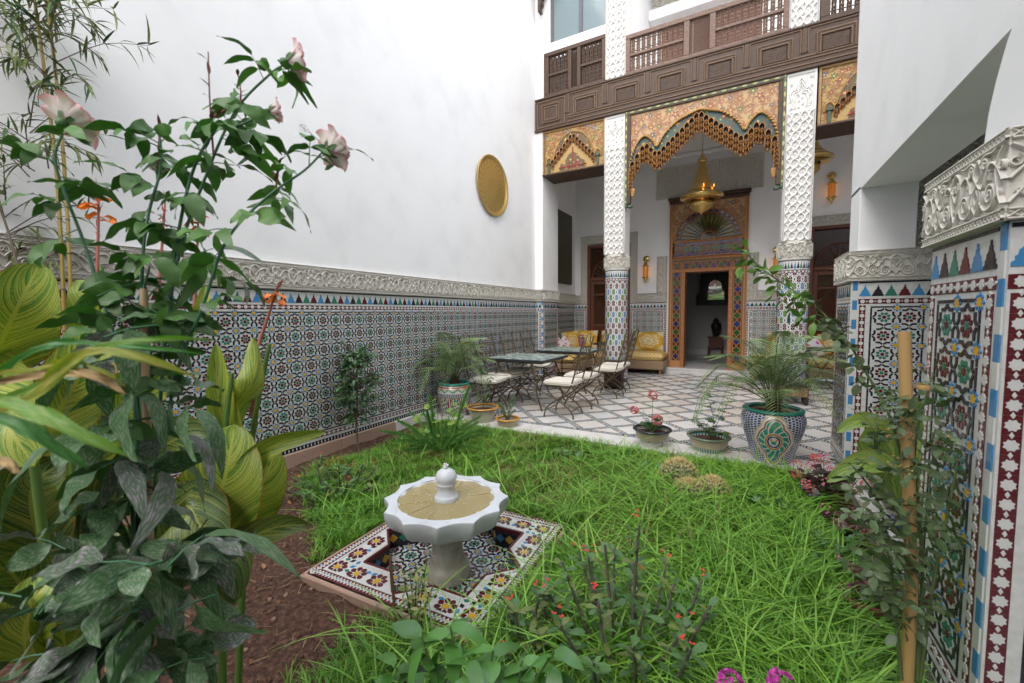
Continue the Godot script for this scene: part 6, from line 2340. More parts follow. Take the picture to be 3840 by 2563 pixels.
# ---------- fountain
func build_fountain() -> void:
	var c := Vector3(-1.64, 0, -2.1)
	var t := thing("fountain_surround", "square mosaic surround with a sunken eight pointed star below the fountain", "fountain surround", c, 0.04)
	var flat := Transform3D(Basis(Vector3.RIGHT, NEG_Z, Vector3.UP), Vector3.ZERO)
	var hs := 0.585
	var ro := 0.515
	var st := ring_pts(8, ro, 0.0, ro * 0.765)
	var white := mat("white_tile")
	var b := B.new()
	for k in 16:
		var a: Vector2 = st[k]
		var d: Vector2 = st[(k + 1) % 16]
		var ao := a / maxf(absf(a.x), absf(a.y)) * hs
		var do_ := d / maxf(absf(d.x), absf(d.y)) * hs
		b.quad(Vector3(a.x, 0, -a.y), Vector3(d.x, 0, -d.y), Vector3(do_.x, 0, -do_.y), Vector3(ao.x, 0, -ao.y))
	obj("white_tiling", b, white, t)
	b = B.new()
	for k in 16:
		var a: Vector2 = st[k]
		var d: Vector2 = st[(k + 1) % 16]
		b.quad(Vector3(a.x, 0, -a.y), Vector3(d.x, 0, -d.y), Vector3(d.x, -0.14, -d.y), Vector3(a.x, -0.14, -a.y))
	obj("basin_side", b, mat("black_tile", BLACK_T, 0.2), t)
	# coloured squares round the sunken sides, red edging round the rim
	var dm := B.new()
	dm.prism(ring_pts(4, 0.032), 0, 0.004, 0.001)
	kit["square"] = dm
	for k in 16:
		var a: Vector2 = st[k]
		var d: Vector2 = st[(k + 1) % 16]
		var dir := (d - a).normalized()
		var x := Vector3(dir.x, 0, -dir.y)
		var nn := x.cross(Vector3.UP)
		var sgn := 1.0 if nn.dot(Vector3(-(a.x + d.x), 0, a.y + d.y)) > 0 else -1.0
		var l := a.distance_to(d)
		for i in 3:
			var q := a.lerp(d, (i + 0.5) / 3)
			put("tile", kmesh("square", [YELLOW_T, BLUE_T, GREEN_T][(i + k) % 3]), glaze, t, Transform3D(Basis(x * sgn, Vector3.UP, nn * sgn), Vector3(q.x, -0.075, -q.y)))
		var rimq := B.new()
		rimq.box(Vector3(0, -0.03, -0.008), Vector3(l, 0.004, 0.008), 0.003)
		obj("rim_tile", rimq, mat("red_tile", RED_T, 0.2), t, Transform3D(Basis(x, Vector3.UP, nn), Vector3(a.x, 0, -a.y)))
		var wq := B.new()
		wq.box(Vector3(0.012, -0.01, -0.034), Vector3(l - 0.012, 0.003, -0.012))
		obj("rim_line", wq, white, t, Transform3D(Basis(x, Vector3.UP, nn * sgn * -1.0) if false else Basis(x, Vector3.UP, nn), Vector3(a.x, 0, -a.y) + (nn * (-sgn + 1.0) * 0.023)))
	# floor of the star
	var fb := B.new()
	fb.box(Vector3(-0.54, -0.16, -0.54), Vector3(0.54, -0.142, 0.54))
	obj("basin_floor", fb, white, t)
	var at := [[], []]
	for i in 7:
		for j in 7:
			var p := Vector2((i - 3) * PER * 0.95, (j - 3) * PER * 0.95)
			if p.length() < 0.48:
				at[(i + j) % 2].append(flat.translated(Vector3(p.x, -0.1415, -p.y)).scaled_local(Vector3(0.95, 0.95, 1)))
	for k in 2:
		many("basin_mosaic", rosette_mesh(k == 1), at[k], glaze, t)
	# rosettes on the top face, those that clear the star
	var n := 0
	var s := 0.155
	for i in 7:
		for j in 7:
			var p := Vector2((i - 3) * s, (j - 3) * s) * 1.01
			var ok := true
			for e in 12:
				if Geometry2D.is_point_in_polygon(p + Vector2.from_angle(TAU * e / 12) * 0.052, st):
					ok = false
			if not ok:
				continue
			n += 1
			var f := flat.translated(Vector3(p.x, 0.0005, -p.y)) * Transform3D(Basis.from_scale(Vector3(1.35, 1.35, 1)), Vector3.ZERO)
			for k in 8:
				put("tile", kmesh("petal", RED_T), glaze, t, f * turn2(TAU * (k + 0.5) / 8) * Transform3D(Basis.from_scale(Vector3(1, 1, 1)), Vector3.ZERO))
			put("tile", kmesh("centre", YELLOW_T), glaze, t, f)
	var ch := B.new()
	ch.prism(PackedVector2Array([Vector2(-0.017, 0), Vector2(0, -0.009), Vector2(0.017, 0), Vector2(0, 0.009)]), 0, 0.003, 0.0008)
	kit["sliver"] = ch
	var sl := [[], [], [], []]
	for i in 25:
		for j in 25:
			var p := Vector2((i - 12) * 0.043, (j - 12) * 0.043)
			if absf(p.x) > 0.515 or absf(p.y) > 0.515:
				continue
			var near := 9.0
			for a in 7:
				for d in 7:
					near = minf(near, p.distance_to(Vector2((a - 3) * s, (d - 3) * s) * 1.01))
			var clear := true
			for e in 6:
				if Geometry2D.is_point_in_polygon(p + Vector2.from_angle(TAU * e / 6) * 0.038, st):
					clear = false
			if clear and near > 0.06:
				sl[(i * 3 + j * 5) % 4].append(flat.translated(Vector3(p.x, 0.0005, -p.y)) * turn2(PI / 4 * ((i + j) % 4)) * Transform3D(Basis.from_scale(Vector3(1.15, 1.5, 1)), Vector3.ZERO))
	for k in 4:
		many("mosaic_chips", kmesh("sliver", [BLUE_T, BLACK_T, GREEN_T, BLUE_T][k]), sl[k], glaze, t)
	# rows of white lozenges on red round the outside
	b = B.new()
	for k in 4:
		b.xf = Transform3D(Basis(Vector3.UP, k * PI / 2), Vector3.ZERO)
		b.box(Vector3(-hs, 0.0, 0.525), Vector3(hs, 0.0022, hs))
	obj("red_border", b, mat("red_tile"), t)
	b = B.new()
	for k in 4:
		b.xf = Transform3D(Basis(Vector3.UP, k * PI / 2), Vector3.ZERO)
		b.box(Vector3(-0.527, 0.0, 0.513), Vector3(0.513, 0.004, 0.527))
	obj("white_line", b, white, t)
	var lz := [[], [], []]
	for k in 4:
		for i in 48:
			var x := -0.575 + i * 0.0245
			var f := Transform3D(Basis(Vector3.UP, k * PI / 2), Vector3.ZERO) * flat.translated(Vector3(x, 0.002, 0.555))
			lz[0].append(f * Transform3D(Basis.from_scale(Vector3(0.75, 2.4, 1)), Vector3.ZERO))
			lz[1 if i % 2 == 0 else 2].append(f.translated(Vector3(0, 0.002, 0)) * Transform3D(Basis.from_scale(Vector3(0.4, 0.75, 1)), Vector3.ZERO))
	many("lozenge_row", kmesh("sliver", WHITE_T), lz[0], glaze, t)
	many("lozenge_chips", kmesh("sliver", BLUE_T), lz[1], glaze, t)
	many("lozenge_chips", kmesh("sliver", YELLOW_T), lz[2], glaze, t)
	var stone: Material = mats["pink_stone"]
	for k in 4:
		for e in 2:
			b = B.new()
			b.xf = Transform3D(Basis(Vector3.UP, k * PI / 2), Vector3.ZERO)
			b.box(Vector3(-hs - 0.03 + e * (hs + 0.003), -0.16, hs), Vector3(e * (hs + 0.03) - 0.0015, -0.004, hs + 0.03), 0.006)
			obj("edge_brick", b, stone, t)
	# the marble fountain
	var fo := thing("marble_fountain", "scalloped white marble fountain bowl on a short pedestal with an onion finial", "fountain", Vector3(-1.605, -0.14, -2.045))
	var mb := marble(2).duplicate()
	mb.resource_name = "fountain_marble"
	mb.roughness = 0.35
	mb.albedo_color = Color(0.97, 1.0, 1.03)
	var lobe := func(an: float, amt: float) -> float: return 1.0 - amt * (0.5 + 0.5 * cos(an * 12.0)) * 1.0
	b = B.new()
	b.lathe([Vector2(0.0, 0.33), Vector2(0.1, 0.325), Vector2(0.18, 0.33), Vector2(0.26, 0.343), Vector2(0.32, 0.366), Vector2(0.358, 0.398), Vector2(0.38, 0.44), Vector2(0.388, 0.47), Vector2(0.388, 0.494), Vector2(0.384, 0.5), Vector2(0.3, 0.5)], 192, Vector3.ZERO, func(an: float, k: float) -> float: return 1.0 if k < 0.25 or k > 0.95 else 1.0 - 0.1 * (1.0 - pow(absf(fposmod(an * 12.0 / TAU, 1.0) * 2.0 - 1.0), 2.0)) * smoothstep(0.2, 0.5, k))
	obj("bowl", b, mb, fo)
	b = B.new()
	b.lathe([Vector2(0.31, 0.5), Vector2(0.305, 0.497), Vector2(0.29, 0.47), Vector2(0.2, 0.44), Vector2(0.0, 0.425)], 192, Vector3.ZERO, func(an: float, k: float) -> float: return 1.0 if k < 0.1 else 0.93 + 0.07 * pow(absf(cos(an * 6.0)), 0.6))
	obj("bowl_inside", b, mb, fo)
	var rimb := B.new()
	rimb.grid(192, 2, func(u: float, v: float) -> Vector3:
		var a := u * TAU
		var r := lerpf(0.315 * (0.93 + 0.07 * pow(absf(cos(a * 6.0)), 0.6)), 0.32, v)
		return Vector3(r * sin(a), 0.4995, r * cos(a)))
	obj("bowl_lip", rimb, mb, fo)
	b = B.new()
	b.lathe([Vector2(0.0, 0.488), Vector2(0.1, 0.489), Vector2(0.2, 0.487), Vector2(0.303, 0.488)], 96, Vector3.ZERO, func(an: float, k: float) -> float: return 1.0 if k < 0.9 else 0.93 + 0.07 * pow(absf(cos(an * 6.0)), 0.6))
	for k in b.v.size():
		var r := Vector2(b.v[k].x, b.v[k].z).length()
		b.v[k].y += 0.0022 * sin(r * 120.0 + 2.0 * sin(b.v[k].x * 37)) * smoothstep(0.3, 0.08, r)
	var water := mat("water", Color(0.33, 0.26, 0.095), 0.06)
	water.clearcoat_enabled = true
	relief(tri_map(water, 6.0), grey_tex(256, 0.03, 3, 91), 0.35)
	obj("water", b, water, fo)
	b = B.new()
	for k in 12:
		var a := TAU * (k + 0.5) / 12
		b.tube([Vector3(0.1 * sin(a), 0.4875, 0.1 * cos(a)), Vector3(0.2 * sin(a), 0.4885, 0.2 * cos(a)), Vector3(0.285 * sin(a), 0.488, 0.285 * cos(a))], [0.002, 0.0035, 0.004], 5, false)
	obj("petal_ridge", b, mat("ridge_stone", Color(0.42, 0.33, 0.15), 0.25), fo)
	b = B.new()
	b.lathe([Vector2(0.075, 0.47), Vector2(0.075, 0.505), Vector2(0.068, 0.515), Vector2(0.06, 0.52), Vector2(0.052, 0.545), Vector2(0.052, 0.565), Vector2(0.062, 0.585), Vector2(0.064, 0.59), Vector2(0.056, 0.597), Vector2(0.065, 0.615), Vector2(0.067, 0.635), Vector2(0.055, 0.66), Vector2(0.03, 0.678), Vector2(0.01, 0.683), Vector2(0.0, 0.684)], 32)
	obj("finial", b, mb, fo)
	b = B.new()
	for k in 26:
		var a := rng.randf() * TAU
		var r := 0.016 * sqrt(rng.randf())
		b.ball(Vector3(r * cos(a), 0.685 + 0.035 * rng.randf() * (1 - r * 25), r * sin(a)), Vector3.ONE * rng.randf_range(0.003, 0.008), 6, 4)
	for k in 60:
		var a := rng.randf() * TAU
		var r := rng.randf_range(0.085, 0.2)
		b.ball(Vector3(r * cos(a), 0.489, r * sin(a)), Vector3(1, 0.5, 1) * rng.randf_range(0.0015, 0.004), 6, 4)
	var foam := mat("water_spray", Color(0.8, 0.82, 0.83), 0.1)
	obj("water_spray", b, foam, fo)
	b = B.new()
	b.lathe([Vector2(0.14, 0.0), Vector2(0.143, 0.03), Vector2(0.135, 0.045), Vector2(0.14, 0.06), Vector2(0.125, 0.075), Vector2(0.108, 0.1), Vector2(0.097, 0.16), Vector2(0.097, 0.24), Vector2(0.103, 0.3), Vector2(0.125, 0.34)], 48)
	var pm := mat("pedestal_marble", Color(0.5, 0.45, 0.34), 0.4)
	pm.albedo_texture = noise_tex(256, 0.02, [[0.0, Color(0.45, 0.4, 0.29)], [0.5, Color(0.6, 0.56, 0.46)], [1.0, Color(0.7, 0.68, 0.62)]], 5, 93)
	pm.albedo_color = Color.WHITE
	tri_map(pm, 3.0)
	obj("pedestal", b, pm, fo)
	b = B.new()
	for k in 14:
		var a := PI * 1.5 + (k - 7) * 0.2
		var x := cos(a) * 0.3
		var z := -sin(a) * 0.3
		var y := 0.33
		for i in 5:
			y -= rng.randf_range(0.02, 0.09)
			if y > 0:
				b.ball(Vector3(x * rng.randf_range(0.7, 0.9), y, z * rng.randf_range(0.7, 0.9)), Vector3(1, 1.8, 1) * rng.randf_range(0.0012, 0.0026), 5, 4)
	obj("water_drops", b, foam, fo)

# ---------- plants
var leaf_kit := {}

# where the eye of the picture sees the point (x, y) of the 3840 wide photograph at that depth, used to take measurements
func spot(x: float, y: float, d: float) -> Vector3:
	var b := Basis.from_euler(Vector3(deg_to_rad(-3.7803), deg_to_rad(28.8833), deg_to_rad(-0.4463)), EULER_ORDER_YXZ)
	return Vector3(0, 1.5, 0) + b * Vector3((x - 1920.0) / 1580.7, -(y - 1281.5) / 1580.7, -1.0) * d

func aim(pos: Vector3, dir: Vector3, up: Vector3, s := 1.0) -> Transform3D:
	var z := dir.normalized()
	var x := up.cross(z)
	if x.length() < 0.01:
		x = Vector3.RIGHT.cross(z)
	x = x.normalized()
	return Transform3D(Basis(x * s, z.cross(x) * s, z * s), pos)

func rv(s := 1.0) -> Vector3:
	return Vector3(rng.randf_range(-1, 1), rng.randf_range(-1, 1), rng.randf_range(-1, 1)) * s

func leaf_mats(key: String, cols: Array, dust: Color, amount: float, rough := 0.45) -> Array:
	var o := []
	var c0: Color = cols[0]
	if not leaf_kit.has("tex_" + key):
		leaf_kit["tex_" + key] = noise_tex(128, 0.06, [[0.0, c0 * 0.8], [0.42, c0], [0.6, c0.lerp(dust, amount * 0.3)], [0.8, c0.lerp(dust, amount * 0.7)], [1.0, c0.lerp(dust, amount)]], 5, 100 + key.length())
	for k in cols.size():
		var id := "%s_leaf_%d" % [key, k]
		if not mats.has(id):
			var c: Color = cols[k]
			var m := tex_mat(id, leaf_kit["tex_" + key], rough)
			m.albedo_color = Color(c.r / c0.r, c.g / c0.g, c.b / c0.b).linear_to_srgb()
			m.backlight_enabled = true
			m.backlight = (c * 1.6).linear_to_srgb()
		o.append(mats[id])
	return o

func leaf_shapes(key: String, l: float, w: float, n := 3, wide := 0.42, tip := 0.9, droop := 0.2, fold := 0.25, wavy := 0.04, segs := 6) -> Array:
	if not leaf_kit.has(key):
		var o := []
		for k in n:
			var b := B.new()
			b.leaf(l * (0.85 + 0.15 * k), w * (1.0 - 0.07 * k), droop * (0.4 + 0.7 * k), fold * (1.0 - 0.3 * k), segs, tip, wide, 0.25 * (k - 1), wavy)
			o.append(b.mesh())
		leaf_kit[key] = o
	return leaf_kit[key]

var leaf_count := {}
var spare := {}
# leaves past the first 290 of a plant become one mass
func put_leaf(parent: Node3D, shapes: Array, ms: Array, t: Transform3D, called := "leaf") -> void:
	var n: int = leaf_count.get(parent, 0)
	leaf_count[parent] = n + 1
	if n < 290:
		put(called, shapes[rng.randi() % shapes.size()], ms[rng.randi() % ms.size()], parent, t)
	else:
		var key := "%d %s" % [parent.get_instance_id(), ms[0].resource_name]
		if not spare.has(key):
			spare[key] = [shapes[shapes.size() / 2], ms[ms.size() / 2], [], [], parent]
		spare[key][2].append(t)
		spare[key][3].append(Color.WHITE * rng.randf_range(0.75, 1.3))

func flush_leaves() -> void:
	for key in spare:
		var q: Array = spare[key]
		var m: StandardMaterial3D = q[1].duplicate()
		m.resource_name = "mass " + key
		m.vertex_color_use_as_albedo = true
		many("foliage", q[0], q[2], m, q[4], q[3])

func stem(parent: Node3D, pts: Array, r0: float, r1: float, m: Material, called := "stem", n := 12) -> Array:
	var c := curve(pts, n)
	var r := []
	for k in c.size():
		r.append(lerpf(r0, r1, float(k) / (c.size() - 1)))
	var b := B.new()
	b.tube(c, r, 6)
	obj(called, b, m, parent)
	return c

func local(t: Node3D, p: Vector3) -> Vector3:
	return p - t.position

# five leaflets on a stalk
func compound(t: Node3D, p: Vector3, dir: Vector3, l: float, shapes: Array, ms: Array, sc: float, stalk: B, pairs := 2) -> void:
	var d := dir.normalized()
	var side := d.cross(Vector3.UP).normalized()
	var end := p + d * l + Vector3(0, -0.12 * l, 0)
	var mid := p + d * l * 0.55
	stalk.tube([p, mid, end], [0.0018 * sc, 0.0014 * sc, 0.001 * sc], 4, false)
	var up := (Vector3.UP + rv(0.95)).normalized()
	put_leaf(t, shapes, ms, aim(end, d + Vector3(0, -0.25, 0) + rv(0.25), up, sc))
	for k in pairs:
		var q := p.lerp(end, 0.45 + 0.42 * k / pairs * 1.6)
		for s in [-1.0, 1.0]:
			put_leaf(t, shapes, ms, aim(q, side * s + d * 0.35 + Vector3(0, -0.12, 0) + rv(0.45), up + rv(0.5), sc * rng.randf_range(0.75, 0.95)))

func bloom(parent: Node3D, p: Vector3, dir: Vector3, r: float, open := 1.0) -> void:
	if not leaf_kit.has("petal_rose"):
		var o := []
		for k in 3:
			var b := B.new()
			var first := true
			for j in 7:
				for i in 7:
					var u := i / 6.0 * 2.0 - 1.0
					var v := j / 6.0
					var w := 0.52 * sin(v * 2.15 + 0.2) * (1.0 + 0.1 * sin(k * 2.0 + v * 5))
					var edge := clampf(maxf(absf(u) - 0.5, v - 0.6) * 2.4, 0.0, 1.0)
					b.col = Color(0.8, 0.75, 0.72).lerp(Color(0.76, 0.27, 0.38), edge * edge)
					var curl := 0.35 * maxf(0.0, v - 0.7) * (1.2 + 0.6 * sin(u * 5.0 + k))
					b.p(Vector3(u * w, v * (1.0 - 0.34 * u * u * v), u * u * 0.3 * v - curl * 1.2 + 0.09 * sin(u * 6 + k * 2) * v), Vector2(u, v))
			for j in 6:
				for i in 6:
					var a := j * 7 + i
					b.ix.append_array([a, a + 7, a + 8, a, a + 8, a + 1])
			o.append(b.mesh())
		leaf_kit["petal_rose"] = o
	var pm := vmat("rose_petal", 0.6, 0.0, 0.4)
	var f := aim(p, dir, Vector3.UP + rv(0.2))
	# the flower's axis is z; petals stand round it in whorls
	for k in 17:
		var ringk := 0 if k < 4 else (1 if k < 10 else 2)
		var a := k * 2.4 + ringk * 0.3
		var tilt: float = [0.2, 0.62, 1.12][ringk] * open + rng.randf_range(-0.16, 0.16)
		var b := Basis(Vector3(0, 0, 1), a) * Basis(Vector3.RIGHT, -PI / 2 + PI + 0.0)
		var base := Basis(Vector3.BACK, a)
		var out := base * Vector3(0, sin(tilt), cos(tilt))
		var inward := base * Vector3(0, -cos(tilt), sin(tilt))
		var x := out.cross(inward)
		var s: float = r * [0.7, 0.95, 1.12][ringk]
		put("petal", leaf_kit["petal_rose"][k % 3], pm, parent, f * Transform3D(Basis(x * s, out * s, x.cross(out) * s), base * Vector3(0, 0.1 * r * ringk, 0.06 * r)))
	var sg := B.new()
	sg.ball(Vector3(0, 0, -0.12 * r), Vector3(0.22, 0.22, 0.26) * r, 8, 6)
	for k in 5:
		var t := Transform3D(Basis(Vector3.BACK, TAU * k / 5), Vector3.ZERO)
		var l := B.new()
		l.leaf(r * 0.75, r * 0.24, 0.4, 0.2, 4, 0.9, 0.3)
		sg.add(l, t * Transform3D(Basis(Vector3.RIGHT, -0.6), Vector3(0, 0.1 * r, -0.05 * r)) * Transform3D(Basis(Vector3.RIGHT, -PI / 2 + 0.9), Vector3.ZERO))
	obj("sepals", sg, mat("sepal_green", Color(0.06, 0.16, 0.04), 0.5), parent, f)

func i_skip(k: int) -> bool:
	return k == 2

func build_rose() -> void:
	var base := spot(560, 2900, 0.95)
	base.y = -0.05
	var t := thing("rose_bush", "tall rose bush with pink and white blooms tied to a pale cane stake", "rose bush", base)
	var cane := mat("green_cane", Color(0.05, 0.16, 0.075), 0.45)
	var fresh := leaf_mats("fresh_rose", [Color(0.1, 0.24, 0.04), Color(0.07, 0.175, 0.033), Color(0.125, 0.27, 0.055)], Color(0.14, 0.18, 0.13), 0.3)
	var dusty := leaf_mats("dusty_rose", [Color(0.045, 0.125, 0.036), Color(0.06, 0.15, 0.05), Color(0.085, 0.15, 0.08)], Color(0.32, 0.34, 0.27), 0.75)
	var sh := leaf_shapes("rose", 0.075, 0.05, 5, 0.46, 0.75, 0.3, 0.3, 0.09, 8)
	var P := func(x: float, y: float, d: float) -> Vector3: return local(t, spot(x, y, d))
	var bl := [[[530, 2500, 1.0], [600, 1500, 1.02], [660, 1000, 1.05], [760, 690, 1.08], [880, 420, 1.1], [1010, 280, 1.1], [1062, 245, 1.1]], [[540, 2400, 1.0], [640, 1500, 1.02], [760, 1150, 1.0], [850, 900, 1.0], [1000, 740, 1.02], [1140, 640, 1.05], [1205, 575, 1.05]], [[520, 2500, 0.97], [470, 1500, 0.98], [390, 1150, 1.0], [310, 900, 1.0], [240, 720, 1.0], [205, 590, 1.0], [235, 500, 1.0]], [[550, 2300, 1.0], [620, 1250, 1.05], [700, 720, 1.05], [800, 500, 1.05], [900, 470, 1.05], [980, 430, 1.06]], [[560, 2400, 1.0], [530, 1400, 1.0], [540, 900, 1.0], [600, 640, 1.05], [600, 520, 1.05]], [[520, 2450, 0.95], [540, 1800, 0.93], [500, 1300, 0.95], [560, 1000, 1.0]]]
	var stalks := B.new()
	# the leafy foot: big dusty leaves round the stake
	for k in 30:
		var y := lerpf(1050, 2560, pow((k + rng.randf()) / 30, 0.85))
		var p: Vector3 = P.call(rng.randf_range(440, 640) - (y - 1100) * 0.03, y, rng.randf_range(0.86, 1.0))
		var a := rng.randf() * TAU
		compound(t, p, Vector3(cos(a), rng.randf_range(-0.25, 0.3), sin(a)), rng.randf_range(0.08, 0.13), sh, dusty, rng.randf_range(1.1, 1.6), stalks, 2 if k % 3 else 1)
	for k in 20:
		var p: Vector3 = P.call(rng.randf_range(60, 880), rng.randf_range(2060, 2560), rng.randf_range(0.78, 0.95))
		compound(t, p, Vector3(rng.randf_range(-1, 1), rng.randf_range(0, 0.5), rng.randf_range(-0.6, 1)), 0.08, sh, dusty, rng.randf_range(1.1, 1.6), stalks, 1)
	for k in bl.size():
		var pts := []
		for q in bl[k]:
			pts.append(P.call(q[0], q[1], q[2]))
		var c := stem(t, pts, 0.0048, 0.0025, cane, "cane", 30)
		var skip := 0
		for i in range(8, c.size() - (2 if k < 4 else 0), 2):
			var yy: float = (c[i] as Vector3).y + t.position.y
			if k == 2 and i < 16 and i % 4 != 0:
				continue
			if yy > 1.1:
				var a := i * 2.4 + k
				var d := Vector3(cos(a), rng.randf_range(-0.4, 0.9), sin(a))
				var f := float(i) / c.size()
				compound(t, c[i], d, rng.randf_range(0.05, 0.09) * (1.25 - f * 0.4), sh, fresh if f > 0.45 else fresh + dusty, rng.randf_range(0.7, 1.0) * (1.2 - f * 0.35), stalks)
	obj("leaf_stalks", stalks, cane, t).set_meta("kind", "stuff")
	var back := P.call(1920, 1281, 0.0) as Vector3
	for q in [[1075, 235, 1.1, 0.05, Vector3(0.75, 0.15, 0.5), 0.85], [1225, 565, 1.05, 0.046, Vector3(0.5, 0.35, 0.7), 1.0], [1008, 418, 1.06, 0.031, Vector3(0.8, 0.1, 0.45), 0.6], [240, 460, 1.0, 0.052, Vector3(0.1, 0.55, 0.75), 1.05], [590, 640, 1.1, 0.024, Vector3(-0.2, 0.5, 0.4), 0.5]]:
		var h := Node3D.new()
		h.name = "rose_bloom" if not t.has_node("rose_bloom") else "rose_bloom_%03d" % t.get_child_count()
		h.position = P.call(q[0], q[1], q[2])
		t.add_child(h, true)
		bloom(h, Vector3.ZERO, Vector3(0.875, 0, -0.483) * q[4].x + Vector3.UP * q[4].y + Vector3(-0.483, 0, -0.875) * q[4].z, q[3], q[5])
	# young red shoots
	var red := mat("red_shoot", Color(0.17, 0.055, 0.035), 0.5)
	for q in [[800, 580, 780, 195], [1030, 720, 1040, 600], [600, 620, 600, 470], [900, 420, 890, 270], [760, 470, 860, 405]]:
		var a: Vector3 = P.call(q[0], q[1], 1.06)
		var d: Vector3 = P.call(q[2], q[3], 1.06)
		stem(t, [a, a.lerp(d, 0.5) + rv(0.004), d], 0.0028, 0.0014, red, "red_shoot", 6)
		for k in 6:
			put("young_leaf", leaf_shapes("shoot", 0.03, 0.009)[k % 3], red, t, aim(a.lerp(d, 0.3 + k * 0.12), (d - a).normalized() + rv(0.9), Vector3.UP))
	var stake := mat("pale_stake", Color(0.5, 0.35, 0.2), 0.6)
	stem(t, [P.call(575, 2600, 0.93), P.call(555, 1800, 0.95), P.call(538, 1085, 0.98)], 0.0085, 0.0085, stake, "stake", 8)
	stem(t, [P.call(528, 2600, 0.94), P.call(520, 1900, 0.95), P.call(505, 1330, 0.97)], 0.007, 0.0065, mat("green_stake", Color(0.035, 0.13, 0.06), 0.4), "green_stake", 6)
	var tie := B.new()
	for k in 12:
		var a := TAU * k / 12
		var a2 := TAU * (k + 1) / 12
		var c: Vector3 = P.call(545, 1750, 0.945)
		tie.tube([c + Vector3(cos(a) * 0.02, 0.002 * sin(a * 3), sin(a) * 0.013), c + Vector3(cos(a2) * 0.02, 0.002 * sin(a2 * 3), sin(a2) * 0.013)], 0.0018, 5, false)
	obj("tie", tie, mat("tie_green", Color(0.01, 0.16, 0.1), 0.4), t)

func striped_leaf(key: String, green: Color, gold: Color, amount: float) -> StandardMaterial3D:
	if mats.has(key):
		return mats[key]
	var n := FastNoiseLite.new()
	n.seed = 7
	n.frequency = 0.9
	var m := tex_mat(key, paint(128, 384, func(u: float, v: float) -> Color:
		var x := absf(u - 0.5) * 2.0
		var w := v * 17.0 - x * (5.0 + 2.2 * x) + (0.3 if u > 0.5 else 0.0)
		var s := n.get_noise_2d(w * 4.0 + (50.0 if u > 0.5 else 0.0), x * 0.25)
		var fine := n.get_noise_2d(w * 13.0, x * 0.2 + 9.0)
		var k := clampf(0.5 + (s * 2.2 + fine * 1.7) * 1.3 + amount, 0.0, 1.0)
		if x < 0.045:
			k = 0.85
		if x > 0.97:
			return Color(0.3, 0.14, 0.03)
		return green.lerp(gold, k)), 0.4)
	m.backlight_enabled = true
	m.backlight = Color(0.22, 0.26, 0.05).linear_to_srgb()
	return m

# a broad leaf from a to b, bending through m, wid wide, its face towards up
func blade(parent: Node3D, pts: Array, wid: float, up: Vector3, m: Material, cup := 0.25, called := "leaf", wide := 0.42) -> void:
	var c := curve(pts, 16)
	var b := B.new()
	var roll := 0.0
	for k in 17:
		var t := k / 16.0
		var z: Vector3 = (c[mini(k + 1, 16)] - c[maxi(k - 1, 0)]).normalized()
		var x := up.cross(z).normalized()
		var y := z.cross(x)
		var e := pow(t, log(0.5) / log(wide))
		var hw := wid * 0.5 * pow(maxf(sin(PI * e), 0.0), 0.72)
		for j in 9:
			var s := j / 4.0 - 1.0
			b.p(c[k] + x * s * hw * (1.0 - cup * 0.25 * absf(s)) + y * (hw * cup * s * s + 0.004 * sin(t * 19.0 + s * 4.0) * absf(s)), Vector2(s * 0.5 + 0.5, t))
	for k in 16:
		for j in 8:
			var a := k * 9 + j
			b.ix.append_array([a, a + 9, a + 10, a, a + 10, a + 1])
	obj(called, b, m, parent)

